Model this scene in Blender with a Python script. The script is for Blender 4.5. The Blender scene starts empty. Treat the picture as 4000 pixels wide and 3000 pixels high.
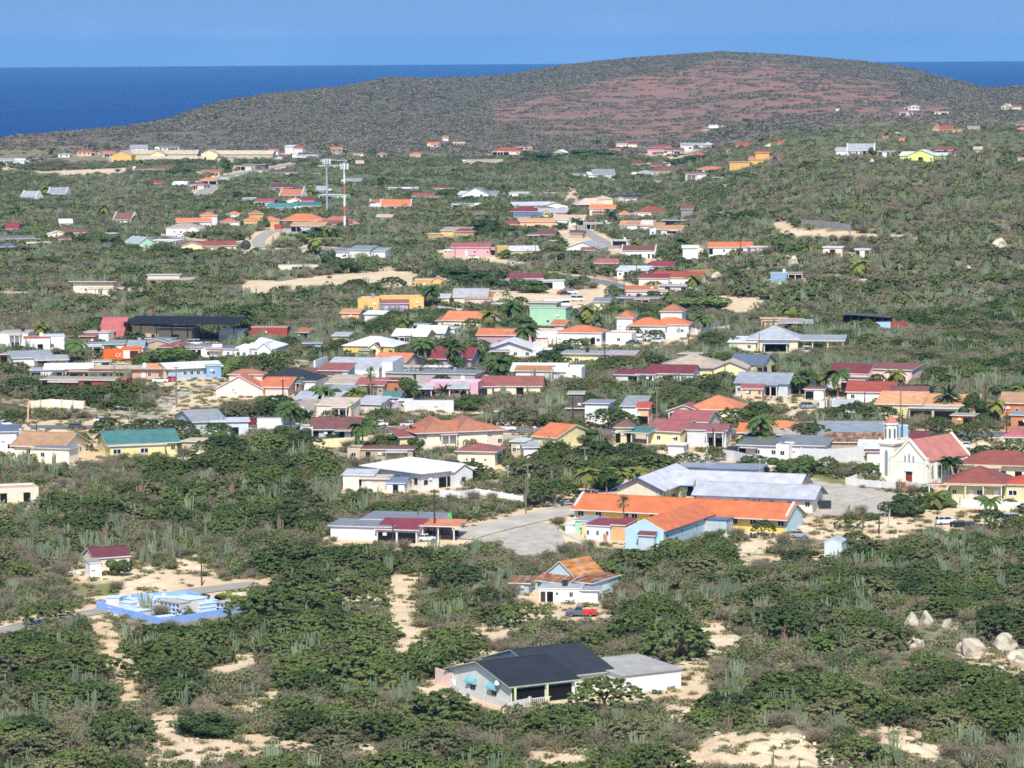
"""Dry Caribbean town seen from a hill: thorn scrub, cacti, coloured houses, church, school, sea. Coordinates named px, py are photo pixels that at() turns into points on the ground."""
HAZE = 3e-5; SKY0 = .38; SKY1 = .46; SKYS = .13; EXPO = .35
NT1, NT2, NB1, NC1, ND1, NG1, NB2, NC2, NP3 = 6800, 21000, 32000, 28000, 14000, 52000, 95000, 44000, 60000
import bpy, math, random
import numpy as np
from mathutils import Vector, Matrix
random.seed(7); rng = np.random.default_rng(11)
SC = bpy.context.scene
COL = SC.collection
R_ = math.radians
# ------------------------------------------------------------------ camera and terrain
F = 14000.0; KS = F/11100; CZ = 105.0; SEA = -45.0
PITCH = math.atan(1326/F); ROLL = R_(0.36)
_fw = Vector((0, math.cos(PITCH), -math.sin(PITCH)))
_r0 = Vector((1, 0, 0)); _u0 = _r0.cross(_fw)
_rt = _r0*math.cos(ROLL) - _u0*math.sin(ROLL)
_up = _u0*math.cos(ROLL) + _r0*math.sin(ROLL)
def ray(px, py):
    return _fw*F + _rt*(px-2000) + _up*(1500-py)
def proj(x, y, z):
    v = (x, y, z-CZ)
    d = v[0]*_fw[0]+v[1]*_fw[1]+v[2]*_fw[2]
    return (2000+F*(v[0]*_rt[0]+v[1]*_rt[1]+v[2]*_rt[2])/d, 1500-F*(v[0]*_up[0]+v[1]*_up[1]+v[2]*_up[2])/d)
def sm(t):
    t = np.clip(t, 0, 1); return t*t*(3-2*t)
SIL = [(-1500,600),(-600,575),(0,555),(542,506),(687,474),(904,401),(1085,371),(1356,344),(1555,304),(1640,311),(1736,307),(1916,304),(2061,286),(2242,253),(2531,224),(2820,204),(3074,217),(3345,240),(3490,262),(3616,293),(3797,343),(3887,356),(4000,353),(4600,350),(5500,400)]
RN = ([-1500,0,687,1500,2300,2850,3500,4000,5500],[q*KS for q in (2400,2500,2900,3500,4100,4300,4200,3400,3400)])
_sx = [p[0] for p in SIL]; _zr = []
for p in SIL:
    d = ray(*p); Rr = float(np.interp(p[0], *RN)); _zr.append(CZ + d[2]/d[1]*Rr)
DN = ([q*KS for q in (100,530,690,1000,1400,2100,2800)],[0,0,11,15,15,19,20])
DU = ([q*KS for q in (100,530,690,950,1100,1300,1450,1700,2200,2700,3300)],[0,0,11,15,26,42,49,44,38,43,52])
D0 = ([-1500,0,700,2000,3000,3600,4200],[q*KS for q in (1900,1900,2150,2350,2450,2900,3000)])
_wv = [(rng.uniform(0,6.28), rng.uniform(120,520), rng.uniform(0,6.28)) for _ in range(14)]
MOUNDS = []
def T(x, y):
    x = np.asarray(x, float); y = np.asarray(y, float)
    s = 2000+F*x/y
    zp = np.interp(y, *DN); zu = np.interp(y, *DU)
    z = zp+(zu-zp)*sm((s-2500)/850)
    Rr = np.interp(s, *RN); zr = np.interp(s, _sx, _zr); d0 = np.interp(s, *D0)
    t = np.clip((y-d0)/(Rr-d0), 0, 1); b = .5*t+.5*sm(t)
    z = z+(zr-z)*b
    z = z+(-80-z)*sm((y-Rr-60)/1900)
    n = 0
    for a, L, ph in _wv:
        n = n + np.sin((x*math.cos(a)+y*math.sin(a))*6.28/L+ph)*L/520
    z = z + n*1.9*np.maximum(np.sin(np.clip(t, 0, 1)*3.1416), 0)**.7*(y < Rr) + n*(.12+.75*sm((s-2650)/500)*sm((y-1250)/300)*(1-sm((y-3300)/600)))*(y > 700)
    for mx, my, r, h in MOUNDS:
        q = ((x-mx)**2+((y-my)*.8)**2)/r**2
        z = z + h*np.exp(-q**1.6)*(1+.12*np.sin(x*1.1)+.1*np.sin(y*.9+x*.5))
    return z
_DD = np.geomspace(320, 8000, 2400)
def atd(px, py):
    d = ray(px, py)
    xs = d[0]/d[1]*_DD; zs = CZ+d[2]/d[1]*_DD
    g = zs-T(xs, _DD)
    k = np.argmax(g < 0)
    if g[k] >= 0: k = len(_DD)-1
    if k == 0: k = 1
    t = g[k-1]/(g[k-1]-g[k]+1e-9)
    return float(_DD[k-1]+(_DD[k]-_DD[k-1])*t)
def at(px, py):
    D = atd(px, py); d = ray(px, py); x = d[0]/d[1]*D
    return Vector((x, D, float(T(x, D))))
def ppm(p): return F/ (p[1]*_fw[1]+(p[2]-CZ)*_fw[2])
_m = at(3050, 2985); MOUNDS.append((_m.x, _m.y, 17, 3.4))
_m = at(3560, 2960); MOUNDS.append((_m.x, _m.y, 10, 2.0))
_m = at(2350, 2960); MOUNDS.append((_m.x, _m.y, 8, 1.0))

# ------------------------------------------------------------------ helpers
def tag(o, label=None, cat=None, group=None, kind=None):
    if label: o['label'] = label
    if cat: o['category'] = cat
    if group: o['group'] = group
    if kind: o['kind'] = kind
    return o
def empty(name, loc, rz=0, label=None, cat=None, group=None):
    o = bpy.data.objects.new(name, None); COL.objects.link(o)
    o.location = loc; o.rotation_euler = (0, 0, rz); o.empty_display_size = .3
    return tag(o, label, cat, group)
def link(name, me, parent=None, loc=None, rz=0, scl=None):
    o = bpy.data.objects.new(name, me); COL.objects.link(o)
    if parent: o.parent = parent
    if loc is not None: o.location = loc
    if rz: o.rotation_euler = (0, 0, rz)
    if scl is not None: o.scale = scl
    return o
class MB:
    def __init__(s): s.v = []; s.f = []; s.m = []; s.mats = []
    def mi(s, mat):
        if mat not in s.mats: s.mats.append(mat)
        return s.mats.index(mat)
    def add(s, vs, fs, mat):
        b = len(s.v); k = s.mi(mat); s.v += [tuple(v) for v in vs]
        for f in fs: s.f.append(tuple(b+i for i in f)); s.m.append(k)
    def box(s, x0, x1, y0, y1, z0, z1, mat, top=None):
        s.add([(x0,y0,z0),(x1,y0,z0),(x1,y1,z0),(x0,y1,z0),(x0,y0,z1),(x1,y0,z1),(x1,y1,z1),(x0,y1,z1)],
              [(0,3,2,1),(0,1,5,4),(1,2,6,5),(2,3,7,6),(3,0,4,7)], mat)
        n = len(s.v); s.f.append((n-4,n-3,n-2,n-1)); s.m.append(s.mi(top or mat))
    def prism(s, prof, a0, a1, mat, axis='x', cap=None):
        n = len(prof)
        P = (lambda a, q: (a, q[0], q[1])) if axis == 'x' else (lambda a, q: (q[0], a, q[1]))
        vs = [P(a0, q) for q in prof]+[P(a1, q) for q in prof]
        s.add(vs, [(i, (i+1) % n, n+(i+1) % n, n+i) for i in range(n)], mat)
        b = len(s.v)-2*n; k = s.mi(cap or mat)
        s.f.append(tuple(b+i for i in range(n))[::-1]); s.m.append(k)
        s.f.append(tuple(b+n+i for i in range(n))); s.m.append(k)
    def tube(s, p0, p1, r0, r1, mat, n=8, cap=True):
        p0 = Vector(p0); p1 = Vector(p1); d = (p1-p0).normalized()
        a = d.orthogonal().normalized(); b = d.cross(a)
        vs = [tuple(p0+(a*math.cos(t)+b*math.sin(t))*r0) for t in [6.2832*i/n for i in range(n)]]
        vs += [tuple(p1+(a*math.cos(t)+b*math.sin(t))*r1) for t in [6.2832*i/n for i in range(n)]]
        fs = [(i, (i+1) % n, n+(i+1) % n, n+i) for i in range(n)]
        if cap: fs += [tuple(range(n))[::-1], tuple(range(n, 2*n))]
        s.add(vs, fs, mat)
    def mesh(s, name, smooth=False):
        me = bpy.data.meshes.new(name)
        me.from_pydata(s.v, [], s.f)
        for m in s.mats: me.materials.append(m)
        if len(s.mats) > 1: me.polygons.foreach_set('material_index', s.m)
        if smooth: me.polygons.foreach_set('use_smooth', [True]*len(s.f))
        me.update(); return me
    def build(s, name, parent=None, loc=None, rz=0, smooth=False):
        me = s.mesh(name, smooth)
        import bmesh
        bm = bmesh.new(); bm.from_mesh(me); bmesh.ops.recalc_face_normals(bm, faces=bm.faces); bm.to_mesh(me); bm.free()
        return link(name, me, parent, loc, rz)

# ------------------------------------------------------------------ materials
def lin(h):
    if not isinstance(h, str): return tuple(h)
    c = [int(h[i:i+2], 16)/255 for i in (0, 2, 4)]
    return tuple(((x+.055)/1.055)**2.4 if x > .04045 else x/12.92 for x in c)
_mc = {}
def newmat(name):
    m = bpy.data.materials.new(name); m.use_nodes = True
    nt = m.node_tree; b = nt.nodes['Principled BSDF']; return m, nt, b
def N(nt, t, **k):
    n = nt.nodes.new(t)
    for a, v in k.items(): setattr(n, a, v)
    return n
def mul(c, k): return tuple(min(1, x*k) for x in c)
def PM(h, rough=.8, kind='plain', metal=0):
    key = (h, rough, kind, metal)
    if key in _mc: return _mc[key]
    m, nt, b = newmat(kind); c = lin(h)
    b.inputs['Roughness'].default_value = rough; b.inputs['Metallic'].default_value = metal
    b.inputs['Specular IOR Level'].default_value = .3 if rough > .5 else .5
    tc = N(nt, 'ShaderNodeTexCoord'); L = nt.links.new
    def noise(sc, vec=None, det=4):
        n = N(nt, 'ShaderNodeTexNoise'); n.inputs['Scale'].default_value = sc; n.inputs['Detail'].default_value = det
        L(vec or tc.outputs['Object'], n.inputs['Vector']); return n.outputs['Fac']
    def ramp(f, a, bb, c0, c1):
        r = N(nt, 'ShaderNodeValToRGB'); L(f, r.inputs[0]); e = r.color_ramp.elements
        e[0].position = a; e[1].position = bb; e[0].color = (*c0, 1); e[1].color = (*c1, 1); return r.outputs[0]
    def mix(f, a, bb):
        x = N(nt, 'ShaderNodeMix', data_type='RGBA')
        if isinstance(f, float): x.inputs[0].default_value = f
        else: L(f, x.inputs[0])
        L(a, x.inputs[6]) if not isinstance(a, tuple) else setattr(x.inputs[6], 'default_value', (*a, 1))
        L(bb, x.inputs[7]) if not isinstance(bb, tuple) else setattr(x.inputs[7], 'default_value', (*bb, 1))
        return x.outputs[2]
    if kind == 'wall':
        base = ramp(noise(.7), .3, .7, mul(c, .9), mul(c, 1.03))
        mp = N(nt, 'ShaderNodeMapping'); mp.inputs['Scale'].default_value = (2.2, 2.2, .22); L(tc.outputs['Object'], mp.inputs[0])
        st = ramp(noise(1.0, mp.outputs[0], 5), .56, .78, (0, 0, 0), (.3, .3, .3))
        g = sum(c)/3
        L(mix(st, base, (g*.55, g*.5, g*.44)), b.inputs['Base Color'])
    elif kind == 'roof':
        oi = N(nt, 'ShaderNodeObjectInfo')
        base = ramp(noise(.45), .3, .72, mul(c, .78), mul(c, 1.1))
        d2 = ramp(noise(2.6, det=6), .5, .75, (0, 0, 0), (.45, .45, .45))
        g = sum(c)/3
        col = mix(d2, base, (c[0]*.55+g*.1, c[1]*.55+g*.12, c[2]*.55+g*.12))
        w = N(nt, 'ShaderNodeTexWave', wave_type='BANDS', bands_direction='X'); w.inputs['Scale'].default_value = 1.1; w.inputs['Distortion'].default_value = .15
        L(tc.outputs['Object'], w.inputs[0])
        bp = N(nt, 'ShaderNodeBump'); bp.inputs['Strength'].default_value = .35; bp.inputs['Distance'].default_value = .06
        L(w.outputs['Fac'], bp.inputs['Height']); L(bp.outputs[0], b.inputs['Normal'])
        L(col, b.inputs['Base Color'])
    elif kind == 'rusty':
        mp = N(nt, 'ShaderNodeMapping'); mp.inputs['Scale'].default_value = (1.2, .25, .25); L(tc.outputs['Object'], mp.inputs[0])
        base = ramp(noise(1.1, mp.outputs[0], 6), .35, .65, c, mul(c, .38))
        L(mix(ramp(noise(.6), .5, .7, (0, 0, 0), (.6, .6, .6)), base, (.42, .38, .34)), b.inputs['Base Color'])
    elif kind == 'road':
        base = ramp(noise(.18, det=8), .3, .7, mul(c, .8), mul(c, 1.15))
        L(mix(ramp(noise(1.6, det=8), .55, .8, (0, 0, 0), (.5, .5, .5)), base, mul(c, .55)), b.inputs['Base Color'])
    elif kind == 'rock':
        base = ramp(noise(.5, det=6), .3, .7, mul(c, .6), mul(c, 1.15))
        L(mix(ramp(noise(1.3, det=8), .5, .62, (0, 0, 0), (.85, .85, .85)), base, mul(c, .3)), b.inputs['Base Color'])
        bp = N(nt, 'ShaderNodeBump'); bp.inputs['Distance'].default_value = .3; L(noise(1.5, det=8), bp.inputs['Height']); L(bp.outputs[0], b.inputs['Normal'])
    elif kind == 'plain' or kind == 'paint':
        L(ramp(noise(1.2), .3, .7, mul(c, .88), mul(c, 1.05)), b.inputs['Base Color'])
        if kind == 'paint': b.inputs['Coat Weight'].default_value = .5; b.inputs['Coat Roughness'].default_value = .1
    _mc[key] = m; return m
def leafmat(name, c, var=.35, trans=.0):
    m, nt, b = newmat(name); c = lin(c); L = nt.links.new
    oi = N(nt, 'ShaderNodeObjectInfo'); tc = N(nt, 'ShaderNodeTexCoord'); geo = N(nt, 'ShaderNodeNewGeometry')
    n = N(nt, 'ShaderNodeTexNoise'); n.inputs['Scale'].default_value = 1.1; L(geo.outputs['Position'], n.inputs['Vector'])
    ad = N(nt, 'ShaderNodeMath', operation='ADD'); L(oi.outputs['Random'], ad.inputs[0]); L(n.outputs['Fac'], ad.inputs[1])
    r = N(nt, 'ShaderNodeValToRGB'); e = r.color_ramp.elements; e[0].position = .35; e[1].position = 1.4/1.0 if False else 1.0
    mr = N(nt, 'ShaderNodeMath', operation='MULTIPLY'); mr.inputs[1].default_value = .62; L(ad.outputs[0], mr.inputs[0]); L(mr.outputs[0], r.inputs[0])
    e[0].color = (*mul(c, 1-var), 1); e[1].color = (c[0]*(1+var*1.5), c[1]*(1+var*1.1), c[2]*(1+var*.6), 1)
    L(r.outputs[0], b.inputs['Base Color']); b.inputs['Roughness'].default_value = .75; b.inputs['Specular IOR Level'].default_value = .15
    return m
WHITE = PM('e9e7e2', .7, 'wall'); TRIM = PM('e4e2dc', .6)
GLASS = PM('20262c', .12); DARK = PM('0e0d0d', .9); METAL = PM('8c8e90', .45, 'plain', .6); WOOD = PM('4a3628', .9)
# ------------------------------------------------------------------ plant meshes
LG = leafmat('thorn_leaves', '5c6c3e', .27); LD = leafmat('dark_leaves', '4d5f38', .27); LY = leafmat('yellow_leaves', '60723f', .25)
LO = leafmat('dry_olive_leaves', '6e7250', .22); TW = leafmat('dry_twigs', '8a8070', .22); BK = leafmat('bark', '6a5e52', .2)
CA = leafmat('cactus_skin', '7c8a70', .28); CD = leafmat('dead_cactus', '8a7464', .2); PL = leafmat('palm_leaves', '546c3c', .25); PY = leafmat('palm_yellow', '848b48', .25)
DPL = leafmat('date_palm_leaves', '6d7c5c', .2); SV = leafmat('silver_palm', '93a098', .12); GR = leafmat('dry_grass', '8a8660', .2); FLW = leafmat('white_flowers', 'd8d8c8', .05)
def quads(cent, nrm, size, aspect=1.0, r=None):
    """cent (n,3), nrm (n,3) -> verts, faces of small leaf quads"""
    r = r or rng; n = len(cent)
    nrm = nrm/np.maximum(np.linalg.norm(nrm, axis=1, keepdims=True), 1e-6)
    t = r.normal(size=(n, 3)); a = np.cross(nrm, t); a /= np.maximum(np.linalg.norm(a, axis=1, keepdims=True), 1e-6)
    b = np.cross(nrm, a); s = (size*r.uniform(.6, 1.4, n))[:, None] if np.ndim(size) == 0 else (size*r.uniform(.7, 1.3, n))[:, None]
    v = np.stack([cent-a*s-b*s*aspect*.6, cent+a*s*.7-b*s*aspect, cent+a*s+b*s*aspect*.6, cent-a*s*.6+b*s*aspect], 1).reshape(-1, 3)
    return v, np.arange(4*n).reshape(-1, 4)
def npmesh(name, parts, mats):
    """parts: list of (verts, faces(n,k), material index)"""
    me = bpy.data.meshes.new(name); vs = []; loops = []; st = []; mi = []; b = 0; ls = 0
    for v, f, k in parts:
        vs.append(v); loops.append((f+b).ravel()); st.append(ls+np.arange(len(f))*f.shape[1]); ls += f.size
        mi.append(np.full(len(f), k)); b += len(v)
    v = np.concatenate(vs); lo = np.concatenate(loops); s = np.concatenate(st); mi = np.concatenate(mi)
    me.vertices.add(len(v)); me.vertices.foreach_set('co', v.astype('f').ravel())
    me.loops.add(len(lo)); me.loops.foreach_set('vertex_index', lo.astype('i'))
    me.polygons.add(len(s)); me.polygons.foreach_set('loop_start', s.astype('i'))
    for m in mats: me.materials.append(m)
    me.polygons.foreach_set('material_index', mi.astype('i'))
    me.update(calc_edges=True); me.validate(); return me
def limbs(segs, mat, name='trunk', n=5):
    mb = MB()
    for p0, p1, r0, r1 in segs: mb.tube(p0, p1, r0, r1, mat, n, False)
    return mb.mesh(name, True)
def acacia(seed, H=3.6, R=4.0, nc=64, nl=46, mat=None, lean=.5, leaf=.13, droop=.42):
    """flat umbrella crown of many thin sprays, trunk with forking limbs -> (trunk mesh, crown mesh)"""
    r = np.random.default_rng(seed); rr = random.Random(seed)
    segs = []; tips = []
    nb = rr.randint(2, 4)
    for i in range(nb):
        a = 6.28*i/nb+rr.uniform(-.5, .5); p = Vector((0, 0, -.3)); rad = .17
        q = Vector((math.cos(a)*R*.16+lean*.2, math.sin(a)*R*.16, H*.4)); segs.append((p, q, rad, rad*.75))
        for j in range(3):
            a2 = a+rr.uniform(-1.1, 1.1); q2 = q+Vector((math.cos(a2)*R*.26+lean*.4, math.sin(a2)*R*.26, H*.25)); segs.append((q, q2, rad*.6, rad*.4))
            for k in range(3):
                a3 = a2+rr.uniform(-.9, .9); q3 = q2+Vector((math.cos(a3)*R*.3, math.sin(a3)*R*.3, H*.14)); segs.append((q2, q3, rad*.35, .02))
    C = []; S = []
    off = r.uniform(0, 6.28, 4)
    for i in range(nc):
        u = math.sqrt(r.uniform(0, 1)); a = r.uniform(0, 6.28)
        lob = 1+.16*math.sin(2*a+off[0])+.12*math.sin(3*a+off[1])+.08*math.sin(5*a+off[2])
        x = u*math.cos(a)*R*lob+lean*.5; y = u*math.sin(a)*R*lob
        z = H*(1-droop*u**2.4)+r.normal()*H*.035-(H*.2 if r.uniform() < .22 else 0)
        if u > .8 and r.uniform() < .45: z -= H*r.uniform(.1, .32)
        C.append((x, y, z)); S.append(r.uniform(.6, 1.2)*R*.6/math.sqrt(nc)*1.9)
    C = np.array(C); S = np.array(S)
    k = np.repeat(np.arange(nc), nl)
    d = r.normal(size=(len(k), 3)); d /= np.linalg.norm(d, axis=1, keepdims=True); d *= (r.uniform(0, 1, len(k))**.5)[:, None]
    d[:, 2] *= .34; P = C[k]+d*S[k][:, None]; P[:, 2] -= .25*(d[:, 0]**2+d[:, 1]**2)*S[k]
    nr = r.normal(size=P.shape)*.5; nr[:, 2] += 1.0; nr[:, :2] += d[:, :2]*.3+P[:, :2]/R*.5
    v, f = quads(P, nr, leaf, 1, r)
    return limbs(segs, BK), npmesh('crown', [(v, f, 0)], [mat or LG])
def bush(seed, H=1.7, R=1.3, n=420, mat=None, twig=0, leaf=.11, name='bush', gap=.0):
    r = np.random.default_rng(seed)
    nb = 11; bc = r.normal(size=(nb, 3))*[R*.45, R*.45, H*.16]; bc[:, 2] += H*.5; br = r.uniform(.35, .62, nb)*R
    k = r.integers(0, nb, n); d = r.normal(size=(n, 3)); d /= np.linalg.norm(d, axis=1, keepdims=True)
    rad = r.uniform(.6, 1.0, n)**.6
    P = bc[k]+d*(br[k]*rad)[:, None]*[1, 1, .75]; P[:, 2] = np.abs(P[:, 2]-.05)
    nr = d+r.normal(size=d.shape)*.5; nr[:, 2] += .35
    v, f = quads(P, nr, leaf, 1, r); parts = [(v, f, 0)]
    if twig:
        parts.append(sticks(r, twig, R, H, 1))
    return npmesh(name, parts, [mat or LD, TW])
def sticks(r, n, R, H, k, w=.014, sp=.9):
    a = r.uniform(0, 6.28, n); q = r.uniform(.1, 1, n)*R*sp
    base = np.stack([np.cos(a)*q*.25, np.sin(a)*q*.25, np.zeros(n)], 1)
    mid = base+np.stack([np.cos(a)*q*.5, np.sin(a)*q*.5, H*r.uniform(.4, .7, n)], 1)+r.normal(size=(n, 3))*.12*R
    tip = base+np.stack([np.cos(a)*q, np.sin(a)*q, H*r.uniform(.65, 1.05, n)], 1)+r.normal(size=(n, 3))*.2*R
    vs = []; 
    t = np.cross(tip-base, r.normal(size=(n, 3))); t /= np.linalg.norm(t, axis=1, keepdims=True); t *= w
    v = np.stack([base-t*1.6, base+t*1.6, mid+t, mid-t, tip-t*.4, tip+t*.4], 1).reshape(-1, 3)
    i = np.arange(n)[:, None]*6
    f = np.concatenate([i+[0, 1, 2, 3], i+[3, 2, 5, 4]]).reshape(-1, 4)
    return (v, f, k)
def drybush(seed, H=1.5, R=1.4, n=420, leaves=120):
    r = np.random.default_rng(seed)
    parts = [sticks(r, n, R, H, 0, .018, 1.0)]
    d = r.normal(size=(leaves, 3)); d /= np.linalg.norm(d, axis=1, keepdims=True)
    P = d*[R*.9, R*.9, H*.42]*r.uniform(.5, 1, leaves)[:, None]; P[:, 2] += H*.55
    v, f = quads(P, d+r.normal(size=d.shape)*.5, .09, 1, r); parts.append((v, f, 1))
    return npmesh('dry_shrub', parts, [TW, LO])
def cactus(seed, H=4.2, arms=12, spread=1.1, mat=None, rad=.105, n=5):
    r = random.Random(seed); mb = MB(); mat = mat or CA
    mb.tube((0, 0, -.3), (0, 0, H*.35), rad*1.3, rad*1.1, mat, 6, False)
    for i in range(arms):
        a = r.uniform(0, 6.28); q = spread*math.sqrt(r.uniform(.02, 1)); h = H*r.uniform(.62, 1.0)*(1-.15*q/spread)
        p0 = Vector((0, 0, H*r.uniform(.03, .2))); p1 = Vector((math.cos(a)*q*.75, math.sin(a)*q*.75, p0.z+q*.55)); p2 = Vector((math.cos(a)*q*1.05, math.sin(a)*q*1.05, h))
        mb.tube(p0, p1, rad, rad, mat, n, False); mb.tube(p1, p2, rad, rad*.8, mat, n, True)
    return mb.mesh('cactus')
def frond(mb_v, mb_f, base, az, el, L, droop, lw, nseg=8, wid=1.0):
    """arching frond of separate leaflets"""
    p = Vector(base); b = len(mb_v); pts = [p.copy()]; e = el
    for i in range(nseg):
        d = Vector((math.cos(az)*math.cos(e), math.sin(az)*math.cos(e), math.sin(e))); p = p+d*L/nseg; pts.append(p.copy()); e -= droop/nseg
    side = Vector((-math.sin(az), math.cos(az), 0))
    for i in range(nseg):
        a, c = pts[i], pts[i+1]
        k = len(mb_v); w = .035
        mb_v += [tuple(a-side*w), tuple(a+side*w), tuple(c+side*w), tuple(c-side*w)]; mb_f.append((k, k+1, k+2, k+3))
        ln = lw*math.sin(3.14*min(.97, (i+1.1)/(nseg+.4)))**.6*wid
        for sgn in (-1, 1):
            for q in (.05, .25, .45, .65, .85):
                o = a.lerp(c, q); f = (c-a).normalized()
                tip = o+side*sgn*ln*.8+f*ln*.45-Vector((0, 0, ln*.42))
                k = len(mb_v); mb_v += [tuple(o-f*.13), tuple(o+f*.2), tuple(tip)]; mb_f.append((k, k+1, k+2))
def palm(seed, H=6, kind='coco'):
    r = random.Random(seed); mb = MB(); tw = PM('8a7862', .9)
    lean = r.uniform(-.12, .12)*H*(1 if kind == 'coco' else .15); la = r.uniform(0, 6.28)
    pr = None; rad = .16 if kind != 'date' else .28
    if kind == 'fan': rad = .17
    for i in range(7):
        t = i/6; q = Vector((math.cos(la)*lean*t*t, math.sin(la)*lean*t*t, -.3+(H+.3)*t))
        if pr: mb.tube(pr, q, rad*(1.25-.4*(t-.17)), rad*(1.25-.4*t), tw, 7, False)
        pr = q
    tr = mb.mesh('trunk', True); V = []; Fc = []
    if kind == 'coco':
        for i in range(25):
            el = r.uniform(-.35, 1.15); frond(V, Fc, pr, 6.28*i*.382+r.uniform(-.2, .2), el, r.uniform(2.9, 3.6), 1.5+r.uniform(0, .6), .85)
    elif kind == 'date':
        for i in range(54):
            el = r.uniform(-.55, 1.4); frond(V, Fc, pr, 6.28*i*.382, el, r.uniform(2.9, 3.6), 1.0, .38, 7)
    else:
        for i in range(46):
            az = 6.28*i*.382; el = r.uniform(-1.0, 1.4); d = Vector((math.cos(az)*math.cos(el), math.sin(az)*math.cos(el), math.sin(el)))
            c = Vector(pr)+d*.75; s = d.cross(Vector((0, 0, 1))).normalized(); u = s.cross(d)
            for j in range(9):
                a = -1.25+2.5*j/8; t1 = c+(d*math.cos(a)+s*math.sin(a))*.85-Vector((0, 0, .12)); k = len(V)
                V += [tuple(c-s*.05), tuple(c+s*.05), tuple(t1+u*.05)]; Fc.append((k, k+1, k+2))
            k = len(V); V += [tuple(Vector(pr)-s*.03), tuple(Vector(pr)+s*.03), tuple(c+s*.03), tuple(c-s*.03)]; Fc.append((k, k+1, k+2, k+3))
    me = bpy.data.meshes.new('crown'); me.from_pydata(V, [], Fc); me.update()
    return tr, me
# ------------------------------------------------------------------ buildings
WC = dict(W='e9e7e2', C='e3d3a6', Y='d6ad5e', y='e0d29c', P='dd9fa8', p='e6b48c', O='c67c50', B='a0b6c8', G='a49e96', g='a0cdaa', L='ccd870', R='9c4838', T='bda88c', K='1c1a1a', l='c2ced0', c='efe0c0', k='5a544e', i='e6c4b8', m='b9a9c9', e='c9a878', Q='84aacb')
RC = dict(o='d07a50', r='8a3c42', R='b4543f', w='f0f0ee', s='a3a6a8', d='3b3d42', n='7e5648', t='ae9882', b='68748a', g='4f8580', p='b0625e', a='d69a66', u='b5753f', G='7d7f80', W='e0dedb', m='95554c', T='c4ae96', L='dfe4c0', k='201e1e', l='bebec2', q='e0904c', S='8e9499')
_vr = random.Random(3)
def vary(h, n, k):
    c = [int(h[i:i+2], 16) for i in (0, 2, 4)]; g = sum(c)/3; t = _vr.choice([(0, 1), (.12, .95), (.26, .9), (.1, 1.06)][:n]); return '%02x%02x%02x' % tuple(int(min(250, (a+(g-a)*t[0]*k)*t[1])) for a in c)
def wx(h): return PM(h, .75, 'wall')
def wm(c): return PM(vary(WC[c], 4, 1.2), .75, 'wall')
def rm(c): return PM(vary(RC[c], 4, 1.1), .35 if c == 'w' else .6, 'rusty' if c == 'u' else 'roof')
_um = {}
def unit(name, mk):
    if name not in _um: _um[name] = mk()
    return _um[name]
def _frame(mat):
    mb = MB(); t = .09
    mb.box(-.5, .5, -.05, .02, 0, t, mat); mb.box(-.5, .5, -.05, .02, 1-t, 1, mat); mb.box(-.5, -.5+t, -.05, .02, t, 1-t, mat); mb.box(.5-t, .5, -.05, .02, t, 1-t, mat)
    mb.box(-.03, .03, -.04, .02, t, 1-t, mat)
    return mb.mesh('window')
def window(root, x, y, z, w, h, ang=0, fm=None, far=False, label=None):
    fm = fm or TRIM
    if far:
        def mk():
            mb = MB(); mb.box(-.5, .5, -.05, .02, 0, 1, GLASS); return mb.mesh('window')
        return link('window', unit('farw', mk), root, (x, y, z), ang, (w, 1, h))
    o = link('window', unit(('fr', fm.name), lambda: _frame(fm)), root, (x, y, z), ang, (w, 1, h))
    def mk():
        mb = MB(); mb.box(-.43, .43, -.025, .01, .06, .94, GLASS); return mb.mesh('pane')
    link('pane', unit('pane', mk), o)
    return o
def door(root, x, y, z, w, h, ang=0, mat=None, name='door'):
    mat = mat or WOOD
    def mk():
        mb = MB(); mb.box(-.5, .5, -.05, .02, 0, 1, mat); return mb.mesh(name)
    return link(name, unit((name, mat.name), mk), root, (x, y, z), ang, (w, 1, h))
def fascia(c): return PM(c, .6)
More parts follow.
